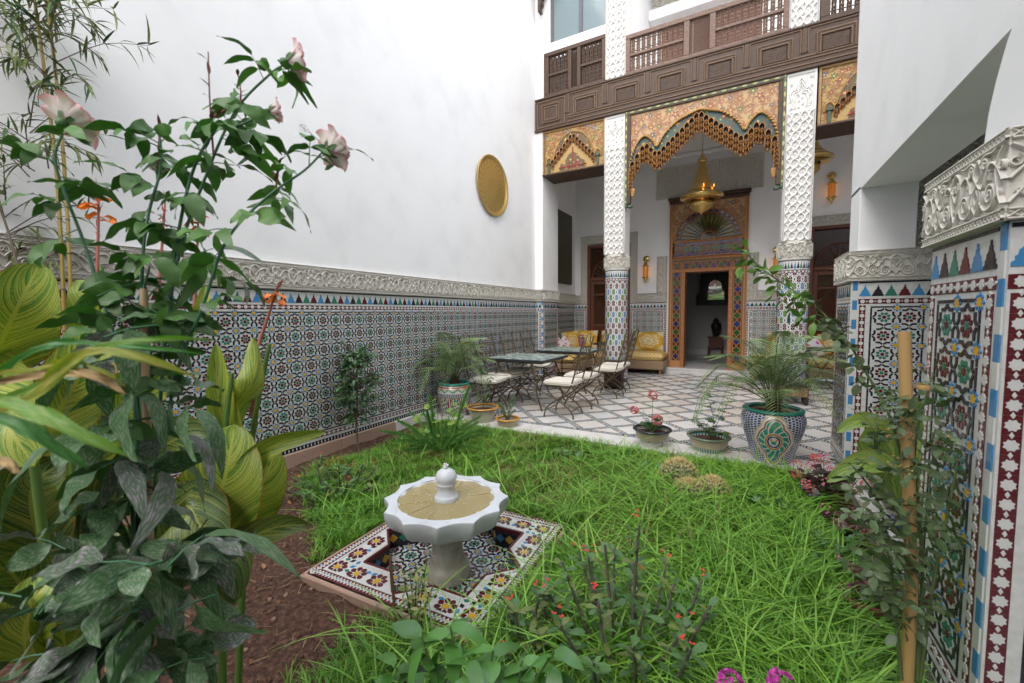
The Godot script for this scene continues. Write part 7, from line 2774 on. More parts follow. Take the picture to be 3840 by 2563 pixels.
func build_canna() -> void:
	var base := spot(420, 2300, 1.6)
	base.y = -0.05
	var t := thing("canna_clump", "canna clump with big yellow striped leaves and orange flowers at the wall side", "canna", base)
	var gold := striped_leaf("canna_gold", Color(0.05, 0.19, 0.014), Color(0.5, 0.52, 0.09), 0.05)
	var dark := striped_leaf("canna_dark", Color(0.018, 0.075, 0.016), Color(0.32, 0.33, 0.07), -0.42)
	var P := func(q: Array) -> Vector3: return local(t, spot(q[0], q[1], q[2]))
	var eye := local(t, Vector3(0, 1.5, 0))
	for q in [
		[[[800, 2110, 1.4], [815, 1900, 1.32], [850, 1760, 1.3], [880, 1590, 1.36]], 0.26, 0, 0.2],
		[[[845, 2070, 1.42], [870, 1860, 1.36], [990, 1690, 1.36], [1225, 1618, 1.4]], 0.1, 0, 0.5],
		[[[860, 2050, 1.45], [930, 1900, 1.42], [990, 1800, 1.42], [1035, 1690, 1.46]], 0.2, 0, 0.3],
		[[[820, 2075, 1.4], [900, 2030, 1.34], [1050, 1975, 1.3], [1160, 1972, 1.3]], 0.1, 1, 0.3],
		[[[660, 2215, 1.2], [740, 2130, 1.14], [860, 2110, 1.1], [880, 2270, 1.08]], 0.13, 1, -0.5],
		[[[845, 1900, 1.5], [850, 1690, 1.47], [815, 1480, 1.47], [808, 1290, 1.5]], 0.12, 0, 0.8],
		[[[872, 1640, 1.55], [890, 1520, 1.5], [950, 1420, 1.5], [950, 1265, 1.55]], 0.09, 0, -0.7],
		[[[-40, 1400, 1.3], [10, 1270, 1.2], [70, 1140, 1.16], [150, 985, 1.2]], 0.22, 0, 0.25],
		[[[-60, 1330, 1.25], [-20, 1480, 1.15], [30, 1600, 1.1], [130, 1750, 1.1]], 0.2, 0, 0.3],
		[[[130, 1760, 1.5], [210, 1560, 1.4], [300, 1400, 1.38], [330, 1220, 1.42]], 0.24, 0, 0.3],
		[[[260, 1800, 1.7], [380, 1600, 1.6], [500, 1480, 1.6], [660, 1390, 1.65]], 0.27, 0, 0.3],
		[[[420, 1900, 1.6], [560, 1720, 1.55], [680, 1640, 1.5], [790, 1660, 1.5]], 0.2, 1, 0.4],
		[[[620, 2060, 1.3], [690, 1900, 1.24], [760, 1990, 1.2], [830, 2090, 1.2]], 0.16, 1, -0.4],
		[[[160, 2080, 1.4], [120, 1930, 1.34], [130, 1810, 1.32], [250, 1730, 1.36]], 0.24, 1, 0.4],
		[[[190, 1990, 1.5], [330, 1900, 1.45], [430, 1830, 1.42], [520, 1850, 1.4]], 0.22, 1, 0.3],
		[[[230, 2380, 1.2], [120, 2260, 1.1], [40, 2150, 1.06], [-60, 2120, 1.0]], 0.17, 1, 0.4],
		[[[100, 2480, 1.05], [90, 2370, 1.0], [130, 2250, 1.0], [160, 2150, 1.04]], 0.14, 0, 0.4],
		[[[250, 2480, 1.1], [230, 2330, 1.05], [225, 2210, 1.05], [225, 2120, 1.06]], 0.13, 0, 0.5],
		[[[330, 2450, 1.25], [440, 2250, 1.2], [480, 2120, 1.2], [430, 1980, 1.24]], 0.18, 1, 0.3],
		[[[700, 1270, 1.7], [745, 1190, 1.68], [760, 1140, 1.68], [770, 1070, 1.7]], 0.07, 0, 0.6],
		[[[300, 1250, 1.7], [320, 1170, 1.66], [315, 1100, 1.66], [310, 1050, 1.7]], 0.12, 0, 0.4]]:
		var pts := []
		for k in q[0]:
			pts.append(P.call(k))
		blade(t, pts, q[1], (eye - pts[1]).normalized() + rv(0.25), gold if q[2] == 0 else dark, q[3])
	var sm := mat("canna_stem", Color(0.1, 0.19, 0.035), 0.45)
	for q in [[250, 300, 1.45, 1250], [170, 130, 1.4, 1700], [330, 290, 1.6, 1400], [800, 870, 1.45, 1400], [640, 700, 1.35, 1900], [210, 60, 1.25, 1400], [430, 380, 1.7, 1000], [860, 1010, 1.6, 1290]]:
		var a := spot(q[0], 2200, q[2])
		a.y = -0.06
		stem(t, [local(t, a), P.call([lerpf(q[0], q[1], 0.5), (2200 + q[3]) / 2.0, q[2]]), P.call([q[1], q[3], q[2]])], 0.016, 0.008, sm)
	# flower spikes
	var spike := mat("canna_spike", Color(0.36, 0.13, 0.1), 0.55)
	var orange := vmat("canna_petal", 0.5, 0.0, 0.4)
	for q in [[365, 990, 370, 700, 1.7, 0.062, 0], [1000, 1200, 1040, 1080, 1.6, 0.05, 0], [735, 1000, 745, 770, 1.8, 0.05, 1], [600, 1010, 620, 740, 1.8, 0.02, 1], [955, 1490, 975, 1400, 1.55, 0.0, 0]]:
		var a: Vector3 = P.call([q[0], q[1], q[4]])
		var d: Vector3 = P.call([q[2], q[3], q[4]])
		stem(t, [a + (a - d) * 0.8, a, d], 0.009, 0.003, spike, "flower_spike", 8)
		for k in 5:
			put("bud", leaf_shapes("bud", 0.05, 0.014, 3, 0.4, 0.8, 0.0, 0.8)[k % 3], spike, t, aim(a.lerp(d, 0.3 + 0.16 * k), (d - a).normalized() + rv(0.35), rv() + Vector3.UP))
		if q[5] == 0.0:
			continue
		for k in 6:
			var b := B.new()
			b.col = Color(0.8, 0.2, 0.015) if q[6] == 0 else Color(0.55, 0.06, 0.015)
			b.leaf(q[5], q[5] * 0.75, 0.5, 0.25, 7, 0.6, 0.62, 0.6 * (k % 3 - 1), 0.1)
			obj("flower_petal", b, orange, t, aim(d + (a - d) * (0.2 + 0.05 * k), Vector3(cos(k * 1.1), 0.35, sin(k * 1.1)) + rv(0.3), Vector3.UP))

func build_bamboo() -> void:
	var t := thing("bamboo", "two slim yellow bamboo culms with airy leaf sprays at the tiled wall", "bamboo", Vector3(-3.78, -0.05, -1.0))
	var cm := mat("bamboo_culm", Color(0.33, 0.24, 0.055), 0.4)
	var P := func(x: float, y: float, d: float) -> Vector3: return local(t, spot(x, y, d))
	var leafm := leaf_mats("bamboo", [Color(0.045, 0.13, 0.02), Color(0.1, 0.15, 0.03), Color(0.03, 0.085, 0.025)], Color(0.25, 0.22, 0.08), 0.3)
	var sh := leaf_shapes("bamboo", 0.15, 0.017, 3, 0.3, 0.8, 0.3, 0.3, 0.0, 5)
	for q in [[[255, 1900], [240, 1200], [215, 700], [170, 300], [120, -60]], [[285, 1900], [268, 1200], [245, 700], [205, 250], [160, -80]]]:
		var pts := []
		for k in q:
			pts.append(P.call(k[0], k[1], 2.62))
		var c := stem(t, pts, 0.011, 0.008, cm, "culm", 30)
		var nb := B.new()
		for i in range(1, 31, 2):
			var p: Vector3 = c[i]
			nb.tube([p - Vector3(0, 0.006, 0), p, p + Vector3(0, 0.006, 0)], [0.01, 0.0135, 0.01], 8, false)
		obj("node", nb, mat("culm_node", Color(0.14, 0.11, 0.06), 0.6), t)
	var twig := B.new()
	var n := 0
	for k in 58:
		var top := k < 46
		var x := rng.randf_range(-60, 300) if top else rng.randf_range(-20, 120)
		var y := rng.randf_range(-60, 620) if top else rng.randf_range(640, 950)
		if k < 14:
			y = rng.randf_range(-60, 200)
			x = rng.randf_range(-40, 340)
		var a: Vector3 = P.call(clampf(x, 110, 210) if top else x * 0.3, y + 60, 2.62)
		var side := 1.0 if rng.randf() < 0.6 else -1.0
		var d: Vector3 = a + Vector3(rng.randf_range(-0.1, 0.5), rng.randf_range(0.0, 0.3), rng.randf_range(-0.5, 0.5)) * rng.randf_range(0.5, 0.95)
		d.x = maxf(d.x, -0.2)
		var c := curve([a, a.lerp(d, 0.5) + Vector3(0, 0.06, 0), d], 6)
		twig.tube(c, [0.004, 0.0035, 0.003, 0.0026, 0.002, 0.0016, 0.001], 4, false)
		for i in range(1, 7):
			for e in 2 if i < 5 else 3:
				n += 1
				put_leaf(t, sh, leafm, aim(c[i], (c[i] - c[i - 1]).normalized() * 0.7 + rv(0.8) + Vector3(0, -0.25, 0), Vector3.UP + rv(0.4), rng.randf_range(0.6, 1.1)))
	obj("twigs", twig, mat("bamboo_twig", Color(0.13, 0.09, 0.06), 0.6), t)
	stem(t, [P.call(70, 1020, 2.5), P.call(30, 870, 2.5), P.call(-10, 760, 2.5)], 0.007, 0.005, mat("bamboo_twig"), "young_shoot", 8)
	stem(t, [P.call(450, 1480, 2.6), P.call(400, 1200, 2.6), P.call(360, 1150, 2.6)], 0.007, 0.005, cm, "young_shoot", 8)

func build_front_blades() -> void:
	var t := thing("lily_leaves", "blurred long yellow green strap leaves reaching in at the left edge", "leaves", spot(-200, 1750, 0.5))
	var P := func(q: Array) -> Vector3: return local(t, spot(q[0], q[1], q[2]))
	var eye := local(t, Vector3(0, 1.5, 0))
	var a := leaf_mats("strap", [Color(0.17, 0.36, 0.05), Color(0.32, 0.4, 0.06), Color(0.1, 0.3, 0.07)], Color(0.55, 0.5, 0.2), 0.6)
	var dry := mat("dry_strap", Color(0.5, 0.36, 0.18), 0.8)
	for q in [[[[-120, 1560, 0.5], [160, 1440, 0.5], [420, 1290, 0.5], [800, 1275, 0.54]], 0.016, 0], [[[-100, 1480, 0.55], [140, 1310, 0.55], [350, 1290, 0.57], [760, 1330, 0.6]], 0.014, 2], [[[-150, 1640, 0.5], [100, 1500, 0.48], [370, 1315, 0.48], [740, 1420, 0.52]], 0.021, 1], [[[-120, 1420, 0.5], [100, 1390, 0.5], [300, 1360, 0.5], [470, 1450, 0.5]], 0.01, 1], [[[-150, 1480, 0.45], [80, 1530, 0.45], [260, 1610, 0.45], [480, 1715, 0.47]], 0.025, 0], [[[-120, 1560, 0.45], [60, 1590, 0.45], [180, 1660, 0.46], [330, 1760, 0.48]], 0.022, 2]]:
		var pts := []
		for k in q[0]:
			pts.append(P.call(k))
		blade(t, pts, q[1] * 0.75, (eye - pts[1]).normalized() + Vector3(0, 0.5, 0), a[q[2]], 0.3, "leaf", 0.45)
	for q in [[[-80, 1450, 0.5], [200, 1400, 0.5], [440, 1425, 0.5]], [[250, 1380, 0.5], [380, 1420, 0.5], [470, 1480, 0.5]], [[-60, 1710, 0.45], [30, 1740, 0.45], [70, 1780, 0.45]]]:
		var pts := []
		for k in q:
			pts.append(P.call(k))
		blade(t, pts, 0.011, (eye - pts[1]).normalized(), dry, 0.5, "dry_leaf")

func build_small_tree() -> void:
	var t := thing("young_tree", "slim young tree with dense dark glossy leaves standing before the tiled wall", "tree", Vector3(-3.8, -0.05, -3.25))
	var bark := mat("young_bark", Color(0.12, 0.085, 0.05), 0.8)
	stem(t, [Vector3(0.02, 0, 0), Vector3(0.0, 0.3, 0.01), Vector3(0.03, 0.7, 0), Vector3(0.02, 1.2, 0)], 0.015, 0.006, bark, "trunk", 10)
	var at_ := []
	var tint := []
	var twig := B.new()
	for k in 78:
		var y := lerpf(0.36, 1.15, rng.randf())
		var a := rng.randf() * TAU
		var r := 0.27 * sin(PI * clampf((y - 0.2) / 1.15, 0.05, 1.0)) * rng.randf_range(0.5, 1.05)
		var p := Vector3(0.02, y, 0)
		var e := p + Vector3(cos(a) * r, 0.12 * rng.randf_range(-0.6, 1.3), sin(a) * r)
		twig.tube([p, p.lerp(e, 0.5) + Vector3(0, 0.02, 0), e], [0.003, 0.002, 0.001], 4, false)
		for i in 15:
			var q := p.lerp(e, 0.3 + 0.7 * i / 14.0)
			at_.append(aim(q, (e - p).normalized() * 0.6 + rv(0.8) + Vector3(0, -0.1, 0), Vector3.UP + rv(0.5), rng.randf_range(0.7, 1.15)))
			tint.append(Color(0.06, 0.12, 0.05) * rng.randf_range(0.6, 1.9))
	obj("twigs", twig, bark, t)
	var lb := B.new()
	lb.leaf(0.075, 0.03, 0.25, 0.3, 4, 0.8, 0.45)
	many("foliage", lb.mesh(), at_, vmat("tree_leaf", 0.35, 0.0, 0.08), t, tint)

func frond_mesh(l: float, k: int) -> ArrayMesh:
	var b := B.new()
	var c := curve([Vector3.ZERO, Vector3(0, 0.3 * l, 0.3 * l), Vector3(0, 0.42 * l, 0.68 * l), Vector3(0, (0.32 - 0.14 * k) * l, 1.0 * l)], 20)
	var r := []
	for i in 21:
		r.append(lerpf(0.006, 0.0012, i / 20.0))
	b.col = Color(0.13, 0.19, 0.06)
	b.tube(c, r, 5)
	for i in 32:
		var f := 0.2 + 0.79 * i / 31.0
		var q: Vector3 = (c[int(f * 20)] as Vector3).lerp(c[mini(int(f * 20) + 1, 20)], f * 20 - int(f * 20))
		var z: Vector3 = (c[mini(int(f * 20) + 1, 20)] - c[int(f * 20 - 0.01)]).normalized()
		for s in [-1.0, 1.0]:
			var lf := B.new()
			lf.col = Color(0.17, 0.25, 0.1) * (0.75 + 0.6 * fposmod(sin(i * 7.7 + s * 3 + k) * 31.7, 1.0))
			lf.leaf(l * 0.33 * sin(PI * clampf(0.25 + f * 0.68, 0, 1)) * (0.85 + 0.3 * fposmod(sin(i * 3.3 + s) * 17.0, 1.0)), 0.0105, 0.35, 0.5, 3, 0.7, 0.25)
			var x := z.cross(Vector3.UP).normalized()
			b.add(lf, aim(q, x * s * 0.85 + z * 0.6 + Vector3(0, 0.28 - 0.1 * s, 0), Vector3.UP))
	return b.mesh()

func build_palm(called: String, label: String, at_: Vector3, l: float, n: int, sd: int) -> void:
	var t := thing(called, label, "palm", at_)
	rng.seed = sd
	var b := B.new()
	b.lathe([Vector2(0.045, -0.03), Vector2(0.062, 0.05), Vector2(0.05, 0.12), Vector2(0.03, 0.17), Vector2(0.0, 0.2)], 12)
	for k in 60:
		var a := k * 2.4
		var y := k * 0.0026
		var s := B.new()
		s.leaf(0.05, 0.02, -0.3, 0.4, 3, 0.6, 0.3)
		b.add(s, aim(Vector3(cos(a) * 0.05, y, sin(a) * 0.05), Vector3(cos(a) * 0.7, 1.0, sin(a) * 0.7), Vector3(cos(a), 0.3, sin(a))))
	var trunk := mat("palm_trunk", Color(0.07, 0.042, 0.022), 0.9)
	obj("trunk", b, trunk, t)
	var fm := vmat("palm_leaf", 0.5, 0.0, 0.14)
	for k in 3:
		if not kit_mesh.has("frond%d" % k):
			kit_mesh["frond%d" % k] = frond_mesh(0.62, k)
	for k in n:
		var a := k * 2.4 + rng.randf_range(-0.3, 0.3)
		var lean := lerpf(-0.75, 0.35, float(k) / n)
		put("frond", kit_mesh["frond%d" % (2 if k > n * 0.6 else k % 2)], fm, t, Transform3D(Basis(Vector3.UP, a) * Basis(Vector3.RIGHT, lean), Vector3(sin(a) * 0.03, 0.11, cos(a) * 0.03)).scaled_local(Vector3.ONE * l / 0.62 * rng.randf_range(0.85, 1.12)))

# small bushy plant: stems of seps from a foot, leaves along them
func leafy(t: Node3D, foot: Vector3, spread: float, h: float, n: int, per: int, shapes: Array, ms: Array, sm: Material, sc := 1.0, lean := 0.5) -> Array:
	var tops := []
	for k in n:
		var a := k * 2.4 + rng.randf() * 0.6
		var r := spread * sqrt((k + 0.5) / n)
		var e := foot + Vector3(cos(a) * r, h * rng.randf_range(0.65, 1.05) * (1.15 - 0.5 * r / maxf(spread, 0.001)), sin(a) * r)
		var c := stem(t, [foot + Vector3(cos(a), 0, sin(a)) * r * 0.15, foot.lerp(e, 0.5) + Vector3(0, h * 0.06, 0) + rv(0.01), e], 0.004, 0.0018, sm, "stem", 6)
		for i in per:
			var f := 0.25 + 0.75 * (i + rng.randf()) / per
			var p: Vector3 = c[clampi(int(f * 6), 0, 6)]
			var b := i * 2.4 + k
			put_leaf(t, shapes, ms, aim(p, Vector3(cos(b), lean * rng.randf_range(-0.3, 1.0), sin(b)), Vector3.UP + rv(0.35), sc * rng.randf_range(0.7, 1.1)))
		tops.append(e)
	return tops

func flower_ball(parent: Node3D, p: Vector3, r: float, n: int, col: Color, mid: Color, up := 0.2) -> void:
	var b := B.new()
	for k in n:
		var d := Vector3(rng.randf_range(-1, 1), rng.randf_range(-1 + up, 1), rng.randf_range(-1, 1)).normalized()
		var f := aim(p + d * r * rng.randf_range(0.75, 1.0), d, Vector3.UP + rv(0.5))
		for j in 5:
			var l := B.new()
			l.col = col * rng.randf_range(0.7, 1.2)
			l.leaf(r * 0.36, r * 0.3, 0.2, 0.2, 3, 0.6, 0.6)
			b.add(l, f * Transform3D(Basis(Vector3.BACK, TAU * j / 5) * Basis(Vector3.RIGHT, -0.9), Vector3.ZERO))
		b.col = mid
		b.ball(f.origin, Vector3.ONE * r * 0.07, 5, 3)
	obj("flower_head", b, vmat("flower_petal", 0.6, 0.0, 0.3), parent)

func lobed(r: float, n: int, depth: float) -> ArrayMesh:
	var b := B.new()
	var c := b.p(Vector3(0, -0.1 * r, 0), Vector2(0.5, 0.5))
	var m := 40
	for k in m + 1:
		var a := lerpf(0.25, TAU - 0.25, float(k) / m)
		var rr := r * (1.0 - depth * absf(sin(a * n * 0.5)) - 0.03 * sin(a * 21.0))
		b.p(Vector3(sin(a) * rr, 0.07 * r * sin(a * n), -cos(a) * rr) + Vector3(0, 0, r * 0.0), Vector2(0.5 + 0.5 * sin(a), 0.5 + 0.5 * cos(a)))
	for k in m:
		b.ix.append_array([c, c + 1 + k, c + 2 + k])
	return b.mesh()

func build_pot_plants() -> void:
	build_palm("potted_palm", "feathery palm growing in the big medallion urn at the lawn's edge", Vector3(0.275, 0.475, -4.95), 0.74, 24, 5)
	build_palm("potted_palm", "feathery palm growing in the urn against the tiled wall", Vector3(-3.74, 0.44, -5.0), 0.68, 24, 6)
	var green := mat("soft_stem", Color(0.07, 0.14, 0.03), 0.5)
	var woody := mat("woody_stem", Color(0.13, 0.085, 0.05), 0.7)
	# geranium
	var t := thing("geranium", "geranium with three round pink flower heads in the black and white bowl", "geranium", Vector3(-0.885, 0.15, -4.88))
	var gm := leaf_mats("geranium", [Color(0.035, 0.09, 0.024), Color(0.05, 0.12, 0.03)], Color(0.12, 0.08, 0.04), 0.3)
	var round_ := [lobed(0.05, 5, 0.08), lobed(0.042, 5, 0.1)]
	for k in 19:
		var a := k * 2.4
		var e := Vector3(cos(a) * 0.11 * rng.randf_range(0.4, 1.0), 0.05 + 0.15 * rng.randf(), sin(a) * 0.11)
		stem(t, [Vector3.ZERO, e * 0.6 + Vector3(0, 0.04, 0), e], 0.003, 0.0018, green, "leaf_stalk", 5)
		put_leaf(t, round_, gm, aim(e, Vector3(cos(a), 0.0, sin(a)), Vector3.UP + rv(0.5), 1.0))
	for q in [[Vector3(0.0, 0.42, 0.0), 0.052], [Vector3(-0.19, 0.24, 0.06), 0.046], [Vector3(0.07, 0.17, 0.12), 0.052]]:
		stem(t, [Vector3(0, 0.02, 0), (q[0] as Vector3) * 0.5 + Vector3(0, 0.05, 0), q[0]], 0.003, 0.002, green, "flower_stalk", 6)
		flower_ball(t, q[0], q[1], 46, Color(0.74, 0.25, 0.27), Color(0.6, 0.5, 0.4))
	stem(t, [Vector3.ZERO, Vector3(-0.06, 0.15, 0.02), Vector3(-0.11, 0.28, 0.03)], 0.002, 0.0015, green, "flower_stalk", 5)
	# cut-leaved seedling
	t = thing("cut_leaf_geranium", "thin young plant with finely cut leaves in the striped green bowl", "plant", Vector3(-0.31, 0.11, -4.98))
	var cut := [lobed(0.05, 5, 0.55), lobed(0.06, 7, 0.5)]
	var cm := leaf_mats("cut_leaf", [Color(0.05, 0.13, 0.035), Color(0.08, 0.16, 0.04)], Color(0.2, 0.2, 0.08), 0.3)
	for q in [[Vector3(0.0, 0, 0), Vector3(0.05, 0.18, 0), Vector3(0.02, 0.34, 0.0), Vector3(-0.02, 0.47, 0)], [Vector3(0.01, 0.05, 0), Vector3(0.1, 0.24, 0.02), Vector3(0.18, 0.42, 0)], [Vector3(0, 0.06, 0), Vector3(-0.06, 0.16, 0.03), Vector3(-0.14, 0.22, 0.05)], [Vector3(0, 0.02, 0), Vector3(0.08, 0.08, 0.05), Vector3(0.16, 0.1, 0.08)]]:
		var c := stem(t, q, 0.004, 0.002, woody, "stem", 10)
		for i in range(2, 11):
			var a := i * 2.4
			put_leaf(t, cut, cm, aim(c[i] + Vector3(cos(a) * 0.035, 0.01, sin(a) * 0.035), Vector3(cos(a), 0.15, sin(a)), Vector3.UP + rv(0.4), rng.randf_range(0.7, 1.1)))
	# nightshade-like plant
	t = thing("leafy_plant", "tall dark leaved plant in the sandy bowl with the orange rim", "plant", Vector3(-3.2, 0.15, -4.93))
	var ov := leaf_shapes("ovate", 0.1, 0.05, 3, 0.38, 0.75, 0.35, 0.25, 0.06)
	var om := om_()
	for q in [[Vector3.ZERO, Vector3(0.02, 0.2, 0), Vector3(-0.02, 0.42, 0.0), Vector3(0.0, 0.62, 0)], [Vector3(0, 0.1, 0), Vector3(0.08, 0.3, 0), Vector3(0.16, 0.5, 0.02)], [Vector3(0, 0.12, 0), Vector3(-0.1, 0.3, 0.02), Vector3(-0.16, 0.45, 0)]]:
		var c := stem(t, q, 0.005, 0.002, woody, "stem", 9)
		for i in range(2, 10):
			for e in 2:
				var a := i * 2.4 + e * PI
				put_leaf(t, ov, om, aim(c[i], Vector3(cos(a), 0.1 * (i - 5) * 0.3, sin(a)), Vector3.UP + rv(0.4), rng.randf_range(0.6, 1.0)))
	# asparagus sprig
	t = thing("fern_sprig", "small wispy asparagus fern in the shallow blue rimmed bowl", "fern", Vector3(-2.76, 0.06, -4.86))
	for k in 7:
		var a := k * 2.4
		plume(t, Vector3.ZERO, Vector3(cos(a) * 0.12, 0.16 + 0.08 * (k % 3), sin(a) * 0.12), 0.035, 90, Color(0.12, 0.2, 0.08))

func plume(t: Node3D, a: Vector3, d: Vector3, r: float, n: int, col: Color) -> void:
	var b := B.new()
	var c := curve([a, a + d * 0.5 + Vector3(0, d.length() * 0.1, 0), a + d], 12)
	b.col = col * 0.8
	b.tube(c, 0.0015, 4, false)
	for k in n:
		var f := 0.12 + 0.88 * k / n
		var i := mini(int(f * 12), 11)
		var p: Vector3 = (c[i] as Vector3).lerp(c[i + 1], f * 12 - i)
		var an := k * 2.4
		var z: Vector3 = (c[i + 1] - c[i]).normalized()
		var x := z.cross(Vector3.UP + rv(0.1)).normalized()
		var o := (x * cos(an) + x.cross(z) * sin(an)) + z * 0.55
		var rr := r * (0.55 + 0.6 * sin(PI * clampf(f, 0.05, 0.98))) * rng.randf_range(0.35, 1.25)
		b.col = col * rng.randf_range(0.65, 1.35)
		var w := o.cross(z).normalized() * r * 0.024
		var q := p + o.normalized() * rr
		b.tri(p - w, p + w, q)
		b.tri(p + z * 0.004 - w, q, p + z * 0.012 + w)
	obj("plume", b, vmat("plume_green", 0.6, 0.0, 0.15), t)

func build_bed_plants() -> void:
	var green := mat("soft_stem")
	# asparagus fern in the lawn
	var t := thing("asparagus_fern", "bushy bright green asparagus fern in the lawn near the tiled wall", "fern", Vector3(-2.95, -0.05, -3.65))
	for k in 26:
		var a := k * 2.4
		var r := 0.18 + 0.5 * sqrt(k / 34.0)
		plume(t, Vector3(cos(a), 0, sin(a)) * 0.05, Vector3(cos(a) * r, rng.randf_range(0.1, 0.38), sin(a) * r), 0.043, 300, Color(0.07, 0.2, 0.03))
	for q in [Vector3(-0.12, 0.62, -0.05), Vector3(0.12, 0.72, -0.2), Vector3(-0.02, 0.5, 0.1)]:
		plume(t, Vector3(q.x * 0.6, 0, q.z * 0.6), q, 0.042, 500, Color(0.075, 0.22, 0.035))
	# lime leaves of a scented geranium behind it
	t = thing("lime_geranium", "lime green lobed leaves with a red flower beside the asparagus fern", "geranium", Vector3(-3.15, -0.05, -3.95))
	var lm := leaf_mats("lime", [Color(0.24, 0.38, 0.06), Color(0.17, 0.32, 0.06)], Color(0.4, 0.45, 0.12), 0.4)
	var lobes := [lobed(0.052, 7, 0.16), lobed(0.042, 5, 0.2)]
	for k in 22:
		var a := k * 2.4
		var e := Vector3(cos(a) * 0.42 * rng.randf_range(0.2, 1), 0.15 + 0.36 * rng.randf(), sin(a) * 0.25)
		stem(t, [Vector3(e.x * 0.3, 0, e.z * 0.3), e * 0.6 + Vector3(0, 0.1, 0), e], 0.003, 0.002, green, "leaf_stalk", 5)
		put_leaf(t, lobes, lm, aim(e, Vector3(cos(a), -0.2, sin(a)), Vector3(0.4, 0.8, 0.6) + rv(0.5)))
	flower_ball(t, Vector3(0.28, 0.68, -0.1), 0.025, 18, Color(0.6, 0.09, 0.06), Color(0.5, 0.2, 0.1))
	# crown of thorns
	thorn_bush("crown_of_thorns", "low thorny shrub with red flowers at the wall's stone foot, left of the fountain", Vector3(-3.05, -0.06, -2.35), 0.42, 0.36, 15, 3)
	thorn_bush("crown_of_thorns", "big thorny grey stemmed shrub with small red flowers in front of the fountain's right", Vector3(-0.42, -0.06, -1.78), 0.42, 0.66, 21, 4)
	thorn_bush("crown_of_thorns", "small thorny seedling shrub between the fountain surround and the big thorny shrub", Vector3(-0.8, -0.06, -1.62), 0.18, 0.34, 7, 9)
	# broad leaved pepper at the front
	var foot := spot(1760, 2563, 1.22)
	foot.y = -0.05
	t = thing("pepper_plant", "bright green broad leaved pepper plant cut by the picture's bottom edge", "plant", foot)
	var pl := leaf_shapes("pepper", 0.125, 0.066, 4, 0.38, 0.72, 0.4, 0.2, 0.03, 9)
	var pm := leaf_mats("pepper", [Color(0.075, 0.22, 0.036), Color(0.105, 0.27, 0.055), Color(0.06, 0.17, 0.036)], Color(0.12, 0.22, 0.06), 0.2, 0.36)
	for q in [[1690, 2350], [1580, 2390], [1850, 2440], [1960, 2480], [2080, 2440], [1480, 2500], [1660, 2530], [1900, 2560], [1760, 2480], [2020, 2560], [1560, 2563]]:
		var e := local(t, spot(q[0], q[1], rng.randf_range(1.14, 1.3)))
		stem(t, [Vector3(e.x * 0.25, 0, e.z * 0.25), e * 0.55 + Vector3(0, 0.05, 0), e], 0.006, 0.003, green, "stem", 8)
		for k in 6:
			var a: float = k * 2.4 + q[0]
			put_leaf(t, pl, pm, aim(e - Vector3(0, 0.016 * k, 0), Vector3(cos(a), 0.35 - 0.13 * k, sin(a)), Vector3.UP + rv(0.3), rng.randf_range(0.6, 1.0)))
	# variegated periwinkle with a stick
	t = thing("variegated_shrub", "small yellow green variegated shrub with a purple flower before the fountain's basin", "shrub", Vector3(-1.33, -0.05, -1.44))
	var vl := leaf_shapes("vari", 0.042, 0.017, 3, 0.55, 0.7)
	var vm := leaf_mats("vari", [Color(0.26, 0.33, 0.07), Color(0.12, 0.22, 0.04), Color(0.4, 0.4, 0.14)], Color(0.5, 0.48, 0.2), 0.6)
	leafy(t, Vector3.ZERO, 0.14, 0.42, 9, 17, vl, vm, green)
	flower_ball(t, Vector3(0.09, 0.41, -0.02), 0.016, 5, Color(0.45, 0.08, 0.4), Color(0.6, 0.5, 0.3))
	flower_ball(t, Vector3(0.02, 0.4, -0.06), 0.014, 5, Color(0.5, 0.12, 0.42), Color(0.6, 0.5, 0.3))
	t = thing("plant_stick", "thin brown stick pushed into the soil beside the variegated shrub", "stick", Vector3(-1.36, -0.06, -1.36))
	stem(t, [Vector3(0.02, 0, 0.02), Vector3(-0.02, 0.22, 0.0), Vector3(-0.06, 0.44, -0.02)], 0.007, 0.007, mat("brown_stick", Color(0.17, 0.085, 0.04), 0.7), "stick", 4)
	# barrel cacti
	var k := 0
	for q in [[Vector3(-0.47, -0.04, -3.85), 0.13, "golden barrel cactus in the lawn, the biggest and furthest of three"], [Vector3(-0.36, -0.05, -3.6), 0.1, "golden barrel cactus in the lawn, the front one of three"], [Vector3(-0.19, -0.05, -3.68), 0.11, "golden barrel cactus in the lawn, the one to the right of the other two"]]:
		var c := thing("barrel_cactus", q[2], "cactus", q[0], k * 0.3, "barrel cacti in the lawn")
		var b := B.new()
		var r: float = q[1]
		var pr := []
		for i in 13:
			var a := PI * i / 12
			pr.append(Vector2(sin(a) * r, r * 0.95 - cos(a) * r * 0.95))
		b.lathe(pr, 96, Vector3.ZERO, func(an: float, h: float) -> float: return 1.0 + 0.09 * cos(an * 18.0))
		obj("body", b, mat("cactus_green", Color(0.05, 0.1, 0.045), 0.6), c)
		b = B.new()
		for i in 18:
			var an := TAU * i / 18
			for j in range(4, 13):
				var la := PI * j / 12.5
				var n := Vector3(sin(la) * sin(an), -cos(la), sin(la) * cos(an))
				var p := Vector3(n.x * r * 1.09, r * 0.95 + n.y * r * 0.97, n.z * r * 1.09)
				for e in 16:
					var d := (n + rv(1.1)).normalized() * r * rng.randf_range(0.22, 0.42)
					var w := d.cross(n + Vector3(0.01, 0, 0)).normalized() * 0.0016
					b.tri(p - w, p + w, p + d)
		obj("spines", b, mat("spine_gold", Color(0.7, 0.56, 0.27), 0.6), c)
		k += 1
	# begonia
	t = thing("begonia", "dark leaved begonia covered in pink flowers at the marble kerb's far end", "begonia", Vector3(0.58, -0.05, -4.05))
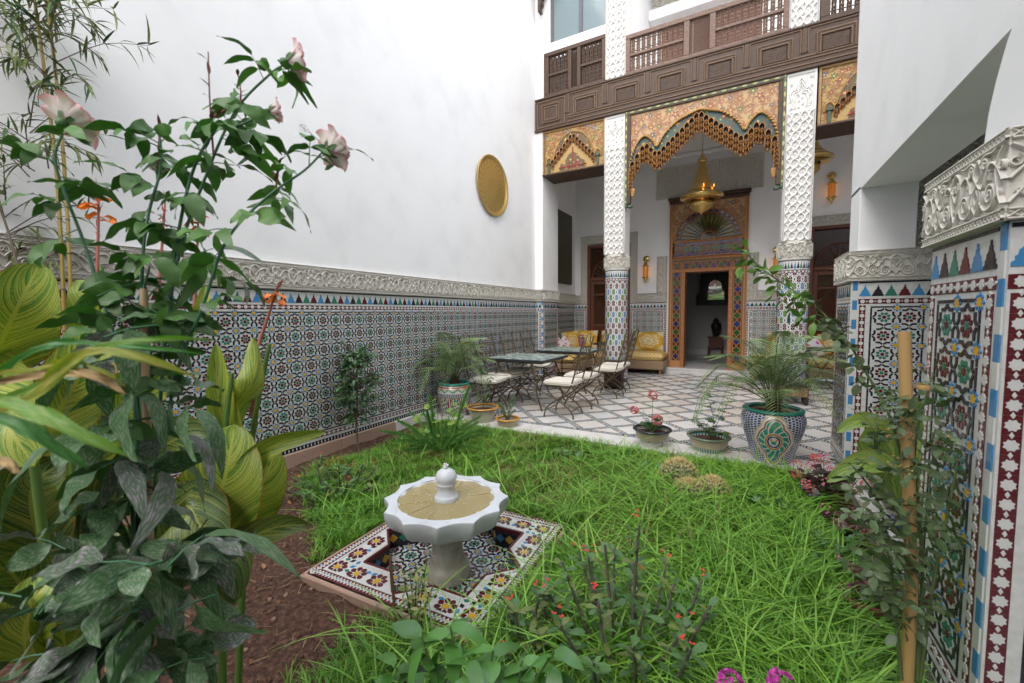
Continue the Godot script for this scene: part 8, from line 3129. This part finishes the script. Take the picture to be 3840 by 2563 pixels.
	var bm := leaf_mats("begonia", [Color(0.04, 0.022, 0.02), Color(0.03, 0.035, 0.02), Color(0.06, 0.03, 0.022)], Color(0.1, 0.06, 0.05), 0.4, 0.3)
	var bs := [lobed(0.045, 3, 0.06), lobed(0.036, 3, 0.05)]
	for e in leafy(t, Vector3.ZERO, 0.27, 0.36, 22, 6, bs, bm, mat("red_stem", Color(0.2, 0.05, 0.04), 0.5)):
		if rng.randf() < 0.85:
			flower_ball(t, e + Vector3(0, 0.02, 0), 0.034, 14, Color(0.78, 0.24, 0.38) if rng.randf() < 0.7 else Color(0.75, 0.12, 0.14), Color(0.7, 0.5, 0.3))
	var t2 := thing("begonia", "smaller dark leaved begonia with few pink flowers beside the kerb, nearer the front", "begonia", Vector3(0.62, -0.05, -3.45))
	for e in leafy(t2, Vector3.ZERO, 0.15, 0.26, 9, 6, bs, bm, mat("red_stem")):
		if rng.randf() < 0.5:
			flower_ball(t2, e + Vector3(0, 0.02, 0), 0.03, 10, Color(0.68, 0.25, 0.36), Color(0.7, 0.5, 0.3))
	# coleus in the clay pot and a dark bush behind it
	t = thing("coleus", "coleus with green and purple leaves in the terracotta pot", "plant", Vector3(0.57, 0.05, -2.62))
	leafy(t, Vector3.ZERO, 0.1, 0.24, 8, 8, leaf_shapes("coleus", 0.065, 0.04), leaf_mats("coleus", [Color(0.09, 0.17, 0.03), Color(0.12, 0.05, 0.055), Color(0.16, 0.08, 0.07)], Color(0.2, 0.26, 0.06), 0.6), green)
	t = thing("low_shrub", "low dark green leafy shrub with faded pink flowers between coleus and begonia", "shrub", Vector3(0.56, -0.05, -3.02))
	var tops := leafy(t, Vector3.ZERO, 0.24, 0.28, 16, 9, leaf_shapes("ovate", 0.1, 0.05), om_(), green, 0.62)
	for e in [tops[2], tops[7], tops[11]]:
		flower_ball(t, e, 0.028, 14, Color(0.45, 0.22, 0.27), Color(0.5, 0.3, 0.2))
	# flower heads peeping in at the bottom edge
	for q in [[2740, 2575, "magenta flower head on the left of two at the picture's bottom edge"], [2930, 2572, "magenta flower head on the right of two at the picture's bottom edge"]]:
		var p := spot(q[0], q[1], 1.25)
		t = thing("star_cluster_flower", q[2], "flower", Vector3(p.x, -0.05, p.z))
		var e := Vector3(0, p.y + 0.05, 0)
		stem(t, [Vector3.ZERO, e * 0.5 + Vector3(0.02, 0, 0), e], 0.004, 0.0025, green, "stem", 6)
		for i in 10:
			put_leaf(t, leaf_shapes("ovate", 0.1, 0.05), om_(), aim(e * (0.3 + 0.06 * i), Vector3(cos(i * 2.4), 0.2, sin(i * 2.4)), Vector3.UP + rv(0.3), 0.7))
		flower_ball(t, e, 0.036, 40, Color(0.55, 0.07, 0.4), Color(0.6, 0.2, 0.45), 0.8)
	# round leaved weeds
	var wl := lobed(0.04, 6, 0.05)
	var wm := leaf_mats("weed", [Color(0.13, 0.25, 0.09), Color(0.1, 0.21, 0.07)], Color(0.2, 0.28, 0.14), 0.4)
	for q in [[2150, 1690, 1.0, "patch of round leaved weeds in the lawn behind the fountain"], [2480, 1770, 1.2, "patch of round leaved weeds in the lawn behind the barrel cacti"], [2850, 1890, 1.1, "few round leaved weeds in the tall grass to the right of the cacti"]]:
		var d := Basis.from_euler(Vector3(deg_to_rad(-3.78), deg_to_rad(28.88), 0)) * Vector3((q[0] - 1920.0) / 1580.7, -(q[1] - 1281.5) / 1580.7, -1.0)
		var p := Vector3(0, 1.5, 0) + d * (-1.43 / d.y)
		t = thing("weed_patch", q[3], "weeds", Vector3(p.x, -0.05, p.z))
		for i in 9:
			var e := Vector3(rng.randf_range(-0.2, 0.2), rng.randf_range(0.1, 0.19), rng.randf_range(-0.12, 0.12))
			stem(t, [Vector3(e.x * 0.8, 0, e.z * 0.8), e], 0.0018, 0.0014, green, "leaf_stalk", 3)
			put("leaf", wl, wm[i % 2], t, aim(e, rv() + Vector3(0, 0, 1), Vector3.UP + rv(0.3), rng.randf_range(0.7, 1.2)))

func om_() -> Array:
	return leaf_mats("ovate", [Color(0.045, 0.13, 0.034), Color(0.065, 0.17, 0.045)], Color(0.1, 0.14, 0.06), 0.3)

func thorn_bush(called: String, label: String, p: Vector3, r: float, h: float, n: int, sd: int) -> void:
	rng.seed = sd
	var t := thing(called, label, "thorny shrub", p)
	var grey := mat("thorn_stem", Color(0.13, 0.11, 0.095), 0.85)
	var sh := leaf_shapes("thorn", 0.07, 0.034, 3, 0.66, 0.7, 0.15, 0.2, 0.0, 5)
	var ms := leaf_mats("thorn", [Color(0.05, 0.13, 0.03), Color(0.07, 0.17, 0.04), Color(0.15, 0.21, 0.05)], Color(0.13, 0.16, 0.09), 0.35)
	for k in n:
		var a := k * 2.4
		var rr := r * sqrt((k + 0.3) / n)
		var e := Vector3(cos(a) * rr, h * rng.randf_range(0.55, 1.0) * (1.1 - 0.5 * rr / r), sin(a) * rr)
		var c := stem(t, [Vector3(cos(a), 0, sin(a)) * rr * 0.4, Vector3(e.x * 0.75, e.y * 0.5, e.z * 0.75) + rv(0.02), e], 0.008, 0.005, grey, "thorny_stem", 10)
		var b := B.new()
		for i in 70:
			var f := rng.randf() * 9.9
			var q: Vector3 = (c[int(f)] as Vector3).lerp(c[int(f) + 1], f - int(f))
			var d := rv().normalized() * 0.02
			var w := d.cross(Vector3.UP).normalized() * 0.0011
			b.tri(q - w, q + w, q + d)
		obj("thorns", b, grey, t)
		for i in 20:
			var f := 1.0 - 0.68 * pow(i / 20.0, 1.2)
			var an := i * 2.4 + k
			put_leaf(t, sh, ms, aim(c[int(f * 10)], Vector3(cos(an), rng.randf_range(0.0, 0.9), sin(an)), Vector3.UP + rv(0.3), rng.randf_range(0.6, 1.1)))
		if k % 2 == 0:
			var fl := B.new()
			for i in 3:
				var q := e + Vector3(rng.randf_range(-0.03, 0.03), 0.03 + 0.03 * rng.randf(), rng.randf_range(-0.03, 0.03))
				for s in 2:
					var l := B.new()
					l.leaf(0.011, 0.012, 0.2, 0.1, 4, 0.5, 0.6)
					fl.add(l, aim(q, Vector3(cos(i + s * PI), 0.3, sin(i + s * PI)), Vector3.UP), Color(0.62, 0.025, 0.03))
			obj("red_flower", fl, vmat("red_petal", 0.5), t)

func build_climber() -> void:
	var base := spot(3405, 2563, 1.5)
	base.y = -0.05
	var t := thing("climbing_rose", "climbing rose tied to a thick bamboo stake in front of the tiled piers", "climbing rose", base)
	var P := func(x: float, y: float, d: float) -> Vector3: return local(t, spot(x, y, d))
	var cane := mat("old_cane", Color(0.09, 0.13, 0.04), 0.6)
	var bam := mat("stake_bamboo", Color(0.46, 0.29, 0.115), 0.5)
	var top := local(t, spot(3393, 1245, 1.45))
	var b := B.new()
	b.tube([Vector3(0, -0.1, 0), Vector3(-0.005, 0.6, 0), top - Vector3(0, 0.01, 0), top], [0.019, 0.0185, 0.018, 0.018], 14, false)
	b.tube([top, top - Vector3(0, 0.06, 0)], [0.0135, 0.0135], 14, false)
	var ringv := b.v.size()
	for k in 14:
		var a := TAU * k / 14
		var a2 := TAU * (k + 1) / 14
		b.quad(top + Vector3(cos(a), 0, sin(a)) * 0.018, top + Vector3(cos(a2), 0, sin(a2)) * 0.018, top + Vector3(cos(a2), 0, sin(a2)) * 0.0135, top + Vector3(cos(a), 0, sin(a)) * 0.0135)
	obj("bamboo_stake", b, bam, t)
	for k in 3:
		var nb := B.new()
		var y := 0.45 + k * 0.42
		nb.tube([Vector3(-0.004, y - 0.008, 0), Vector3(-0.004, y, 0), Vector3(-0.004, y + 0.008, 0)], [0.018, 0.021, 0.018], 14, false)
		obj("stake_node", nb, bam, t)
	var sh := leaf_shapes("climber", 0.045, 0.027, 3, 0.45, 0.75, 0.2, 0.25, 0.03, 5)
	var fresh := leaf_mats("climb_fresh", [Color(0.13, 0.27, 0.04), Color(0.09, 0.2, 0.035)], Color(0.2, 0.3, 0.06), 0.3)
	var dull := leaf_mats("climb_dull", [Color(0.05, 0.1, 0.034), Color(0.07, 0.13, 0.045), Color(0.1, 0.15, 0.065)], Color(0.2, 0.2, 0.14), 0.6)
	var stalks := B.new()
	var c := stem(t, [P.call(3440, 2500, 1.5), P.call(3430, 2000, 1.52), P.call(3350, 1600, 1.55), P.call(3250, 1400, 1.6), P.call(3170, 1270, 1.65), P.call(3060, 1150, 1.7), P.call(2960, 1080, 1.78), P.call(2860, 1010, 1.85), P.call(2800, 950, 1.9)], 0.006, 0.0025, cane, "cane", 44)
	for i in range(16, 45):
		var s := 1.0 if i % 2 == 0 else -1.0
		compound(t, c[i], Vector3(-0.3, rng.randf_range(-0.4, 0.5), rng.randf_range(-0.7, 0.7)) + Vector3(0, s * 0.5, 0.2), rng.randf_range(0.045, 0.08), sh, fresh if i > 26 else dull, rng.randf_range(0.75, 1.1) * (1.0 + 0.006 * i), stalks, 2 if i < 40 else 1)
	for q in [[[3440, 2550], [3460, 2100], [3430, 1700], [3500, 1400]], [[3380, 2550], [3350, 2200], [3300, 1900], [3200, 1750]], [[3450, 2550], [3500, 2200], [3560, 1900], [3640, 1500]]]:
		var pts := []
		for k in q:
			pts.append(P.call(k[0], k[1], 1.5))
		c = stem(t, pts, 0.007, 0.003, cane, "cane", 20)
		for i in range(5, 21):
			var a := i * 2.4
			compound(t, c[i], Vector3(cos(a), rng.randf_range(-0.3, 0.3), sin(a)), 0.06, sh, dull, rng.randf_range(0.8, 1.15), stalks)
	for k in 130:
		var y := rng.randf_range(1480, 2330)
		var p: Vector3 = P.call(3390 + rng.randf_range(-190, 150) * sin(PI * clampf((y - 1380) / 1000, 0.1, 1)), y, rng.randf_range(1.38, 1.55))
		compound(t, p, rv() + Vector3(0, 0, 0.5), rng.randf_range(0.05, 0.08), sh, dull, rng.randf_range(0.8, 1.15), stalks, 1 if k % 2 else 2)
	obj("leaf_stalks", stalks, cane, t).set_meta("kind", "stuff")
	for q in [[3350, 1625, Color(0.62, 0.3, 0.22)], [3400, 1635, Color(0.62, 0.33, 0.25)], [3390, 1765, Color(0.6, 0.5, 0.2)], [3355, 1730, Color(0.55, 0.45, 0.2)], [3460, 1370, Color(0.5, 0.3, 0.35)]]:
		flower_ball(t, P.call(q[0], q[1], 1.4), 0.018, 8, q[2], Color(0.5, 0.35, 0.1))
	var lily := thing("canna_leaf_clump", "few striped canna leaves reaching out in front of the far tiled pier", "canna", Vector3(0.95, -0.05, -2.95))
	var dark := striped_leaf("canna_lily", Color(0.05, 0.16, 0.02), Color(0.36, 0.4, 0.1), -0.25)
	var eye := local(lily, Vector3(0, 1.5, 0))
	for q in [[[[3370, 1900, 2.3], [3330, 1760, 2.25], [3230, 1745, 2.2], [3100, 1810, 2.2]], 0.16], [[[3390, 1850, 2.4], [3330, 1640, 2.4], [3240, 1580, 2.35], [3135, 1625, 2.35]], 0.13], [[[3380, 1900, 2.5], [3300, 1720, 2.5], [3290, 1650, 2.5], [3320, 1560, 2.5]], 0.2], [[[3420, 1900, 2.5], [3440, 1700, 2.5], [3470, 1600, 2.5], [3460, 1500, 2.5]], 0.17]]:
		var pts := []
		for k in q[0]:
			pts.append(local(lily, spot(k[0], k[1], k[2])))
		blade(lily, pts, q[1], (eye - pts[1]).normalized() + Vector3(0, 0.5, 0), dark, 0.3)
	stem(lily, [Vector3(0, 0, 0), Vector3(-0.1, 0.5, -0.03), local(lily, spot(3380, 1880, 2.4))], 0.013, 0.009, mat("canna_stem"))

func grass_density(x: float, z: float) -> float:
	var d := 1.0
	var left := lerpf(-1.9, -3.9, clampf((-z - 1.35) / 1.3, 0, 1))
	d *= smoothstep(left - 0.15, left + 0.4, x)
	d *= smoothstep(0.62, 0.35, x + 0.06 * sin(z * 5.0))
	d *= smoothstep(-0.85, -1.15, z)
	if z > -1.55:
		d *= smoothstep(-1.75, -1.25, x) * 0.85
	var n := sin(x * 3.1 + 0.7) * sin(z * 2.7 + 1.9) + 0.5 * sin(x * 7.3 + z * 5.1)
	if z < -2.6 and x < -0.6:
		d *= clampf(0.62 + 0.4 * n, 0.25, 1.0)
	else:
		d *= clampf(0.9 + 0.25 * n, 0.45, 1.0)
	if Vector2(x + 0.42, z + 1.7).length() < 0.36 and z > -1.75:
		d *= 0.35
	return d

func build_grass() -> void:
	rng.seed = 77
	var shapes := []
	for v in 4:
		var b := B.new()
		for k in 11:
			var a := rng.randf() * TAU
			var l := rng.randf_range(0.5, 1.0) * (1.0 if v < 2 else 1.5)
			var lf := B.new()
			lf.col = Color(1, 1, 1) * rng.randf_range(0.7, 1.25)
			lf.leaf(0.17 * l, 0.0072 * (0.75 + 0.35 * l), rng.randf_range(0.3, 0.9) * l, 0.35, 4, 0.55, 0.3)
			var p := Vector3(rng.randf_range(-0.03, 0.03), 0, rng.randf_range(-0.03, 0.03))
			b.add(lf, aim(p, Vector3(cos(a) * rng.randf_range(0.15, 0.8), 1.0, sin(a) * rng.randf_range(0.15, 0.8)), Vector3(cos(a), 0.1, sin(a)) * -1.0))
		shapes.append(b.mesh())
	var at_ := [[], [], [], []]
	var tint := [[], [], [], []]
	for k in 30000:
		var x := rng.randf_range(-3.7, 0.75)
		var z := rng.randf_range(-4.74, -0.85)
		var q := Vector2(x + 1.64, z + 2.1).rotated(-0.04)
		if absf(q.x) < 0.63 and absf(q.y) < 0.63:
			continue
		if rng.randf() > grass_density(x, z):
			continue
		var tall := clampf((x + 1.5) * 0.7, 0, 1) * smoothstep(-4.6, -3.2, z)
		var v := rng.randi() % 2 + (2 if rng.randf() < tall * 0.55 else 0)
		var s := rng.randf_range(0.65, 1.1) * lerpf(0.75, 1.2, tall)
		if z < -4.4:
			s *= 1.15
		var brown := x < -0.1 and z < -2.4 and rng.randf() < 0.12 + 0.3 * maxf(0.0, sin(x * 4.0 + 1.0) * sin(z * 3.4 + 0.5))
		var f := rng.randf()
		at_[v].append(Transform3D(Basis(Vector3.UP, rng.randf() * TAU).scaled(Vector3(s, s, s)), Vector3(x, soil_height(x, z) - 0.004, z)))
		tint[v].append(Color(0.22, 0.16, 0.05) if brown else Color(0.075, 0.225, 0.014).lerp(Color(0.2, 0.4, 0.035), f * f))
	# long arching blades among the rest
	var lb := B.new()
	for k in 4:
		var a := k * 1.7
		var lf := B.new()
		lf.leaf(0.34 + 0.05 * k, 0.0095, 0.75, 0.35, 7, 0.5, 0.3)
		lb.add(lf, aim(Vector3(cos(a), 0, sin(a)) * 0.02, Vector3(cos(a) * 0.55, 1.0, sin(a) * 0.55), Vector3(cos(a), 0.1, sin(a)) * -1.0))
	var la := []
	var lt := []
	for k in 2600:
		var x := rng.randf_range(-3.2, 0.55)
		var z := rng.randf_range(-4.4, -1.05)
		var q := Vector2(x + 1.64, z + 2.1).rotated(-0.04)
		if q.abs().x < 0.66 and q.abs().y < 0.66 or rng.randf() > grass_density(x, z) * clampf(0.25 + (x + 1.6) * 0.5, 0.12, 1.0):
			continue
		la.append(Transform3D(Basis(Vector3.UP, rng.randf() * TAU).scaled(Vector3.ONE * rng.randf_range(0.55, 1.05)), Vector3(x, soil_height(x, z), z)))
		lt.append(Color(0.1, 0.28, 0.02).lerp(Color(0.24, 0.45, 0.05), rng.randf()))
	many("grass", lb.mesh(), la, vmat("grass_blade", 0.5, 0.0, 0.16), null, lt).set_meta("label", "long arching grass blades rising above the lawn")
	# fallen leaves on the bare soil
	var fm := B.new()
	fm.leaf(0.06, 0.03, 0.3, 0.5, 5, 0.7, 0.45, 0.4, 0.1)
	la = []
	lt = []
	for k in 90:
		var x := rng.randf_range(-3.6, 0.6)
		var z := rng.randf_range(-4.0, -0.6)
		if absf(x + 1.64) > 0.7 or absf(z + 2.1) > 0.7:
			la.append(Transform3D(Basis.from_euler(Vector3(rng.randf_range(-0.5, 0.5), rng.randf() * 6, rng.randf_range(-0.6, 0.6))).scaled(Vector3.ONE * rng.randf_range(0.5, 1.1)), Vector3(x, soil_height(x, z) + 0.012, z)))
			lt.append([Color(0.3, 0.17, 0.07), Color(0.36, 0.24, 0.12), Color(0.22, 0.09, 0.04)][k % 3])
	many("fallen_leaves", fm.mesh(), la, vmat("dead_leaf", 0.85), null, lt)
	for v in 4:
		var o := many("grass", shapes[v], at_[v], vmat("grass_blade", 0.5, 0.0, 0.16), null, tint[v])
		o.set_meta("label", "bright green unmown grass covering the garden bed")

func build_plants() -> void:
	build_grass()
	rng.seed = 31
	build_pot_plants()
	build_bed_plants()
	rng.seed = 41
	build_small_tree()
	build_bamboo()
	build_canna()
	rng.seed = 51
	build_rose()
	build_climber()
	build_front_blades()
	flush_leaves()
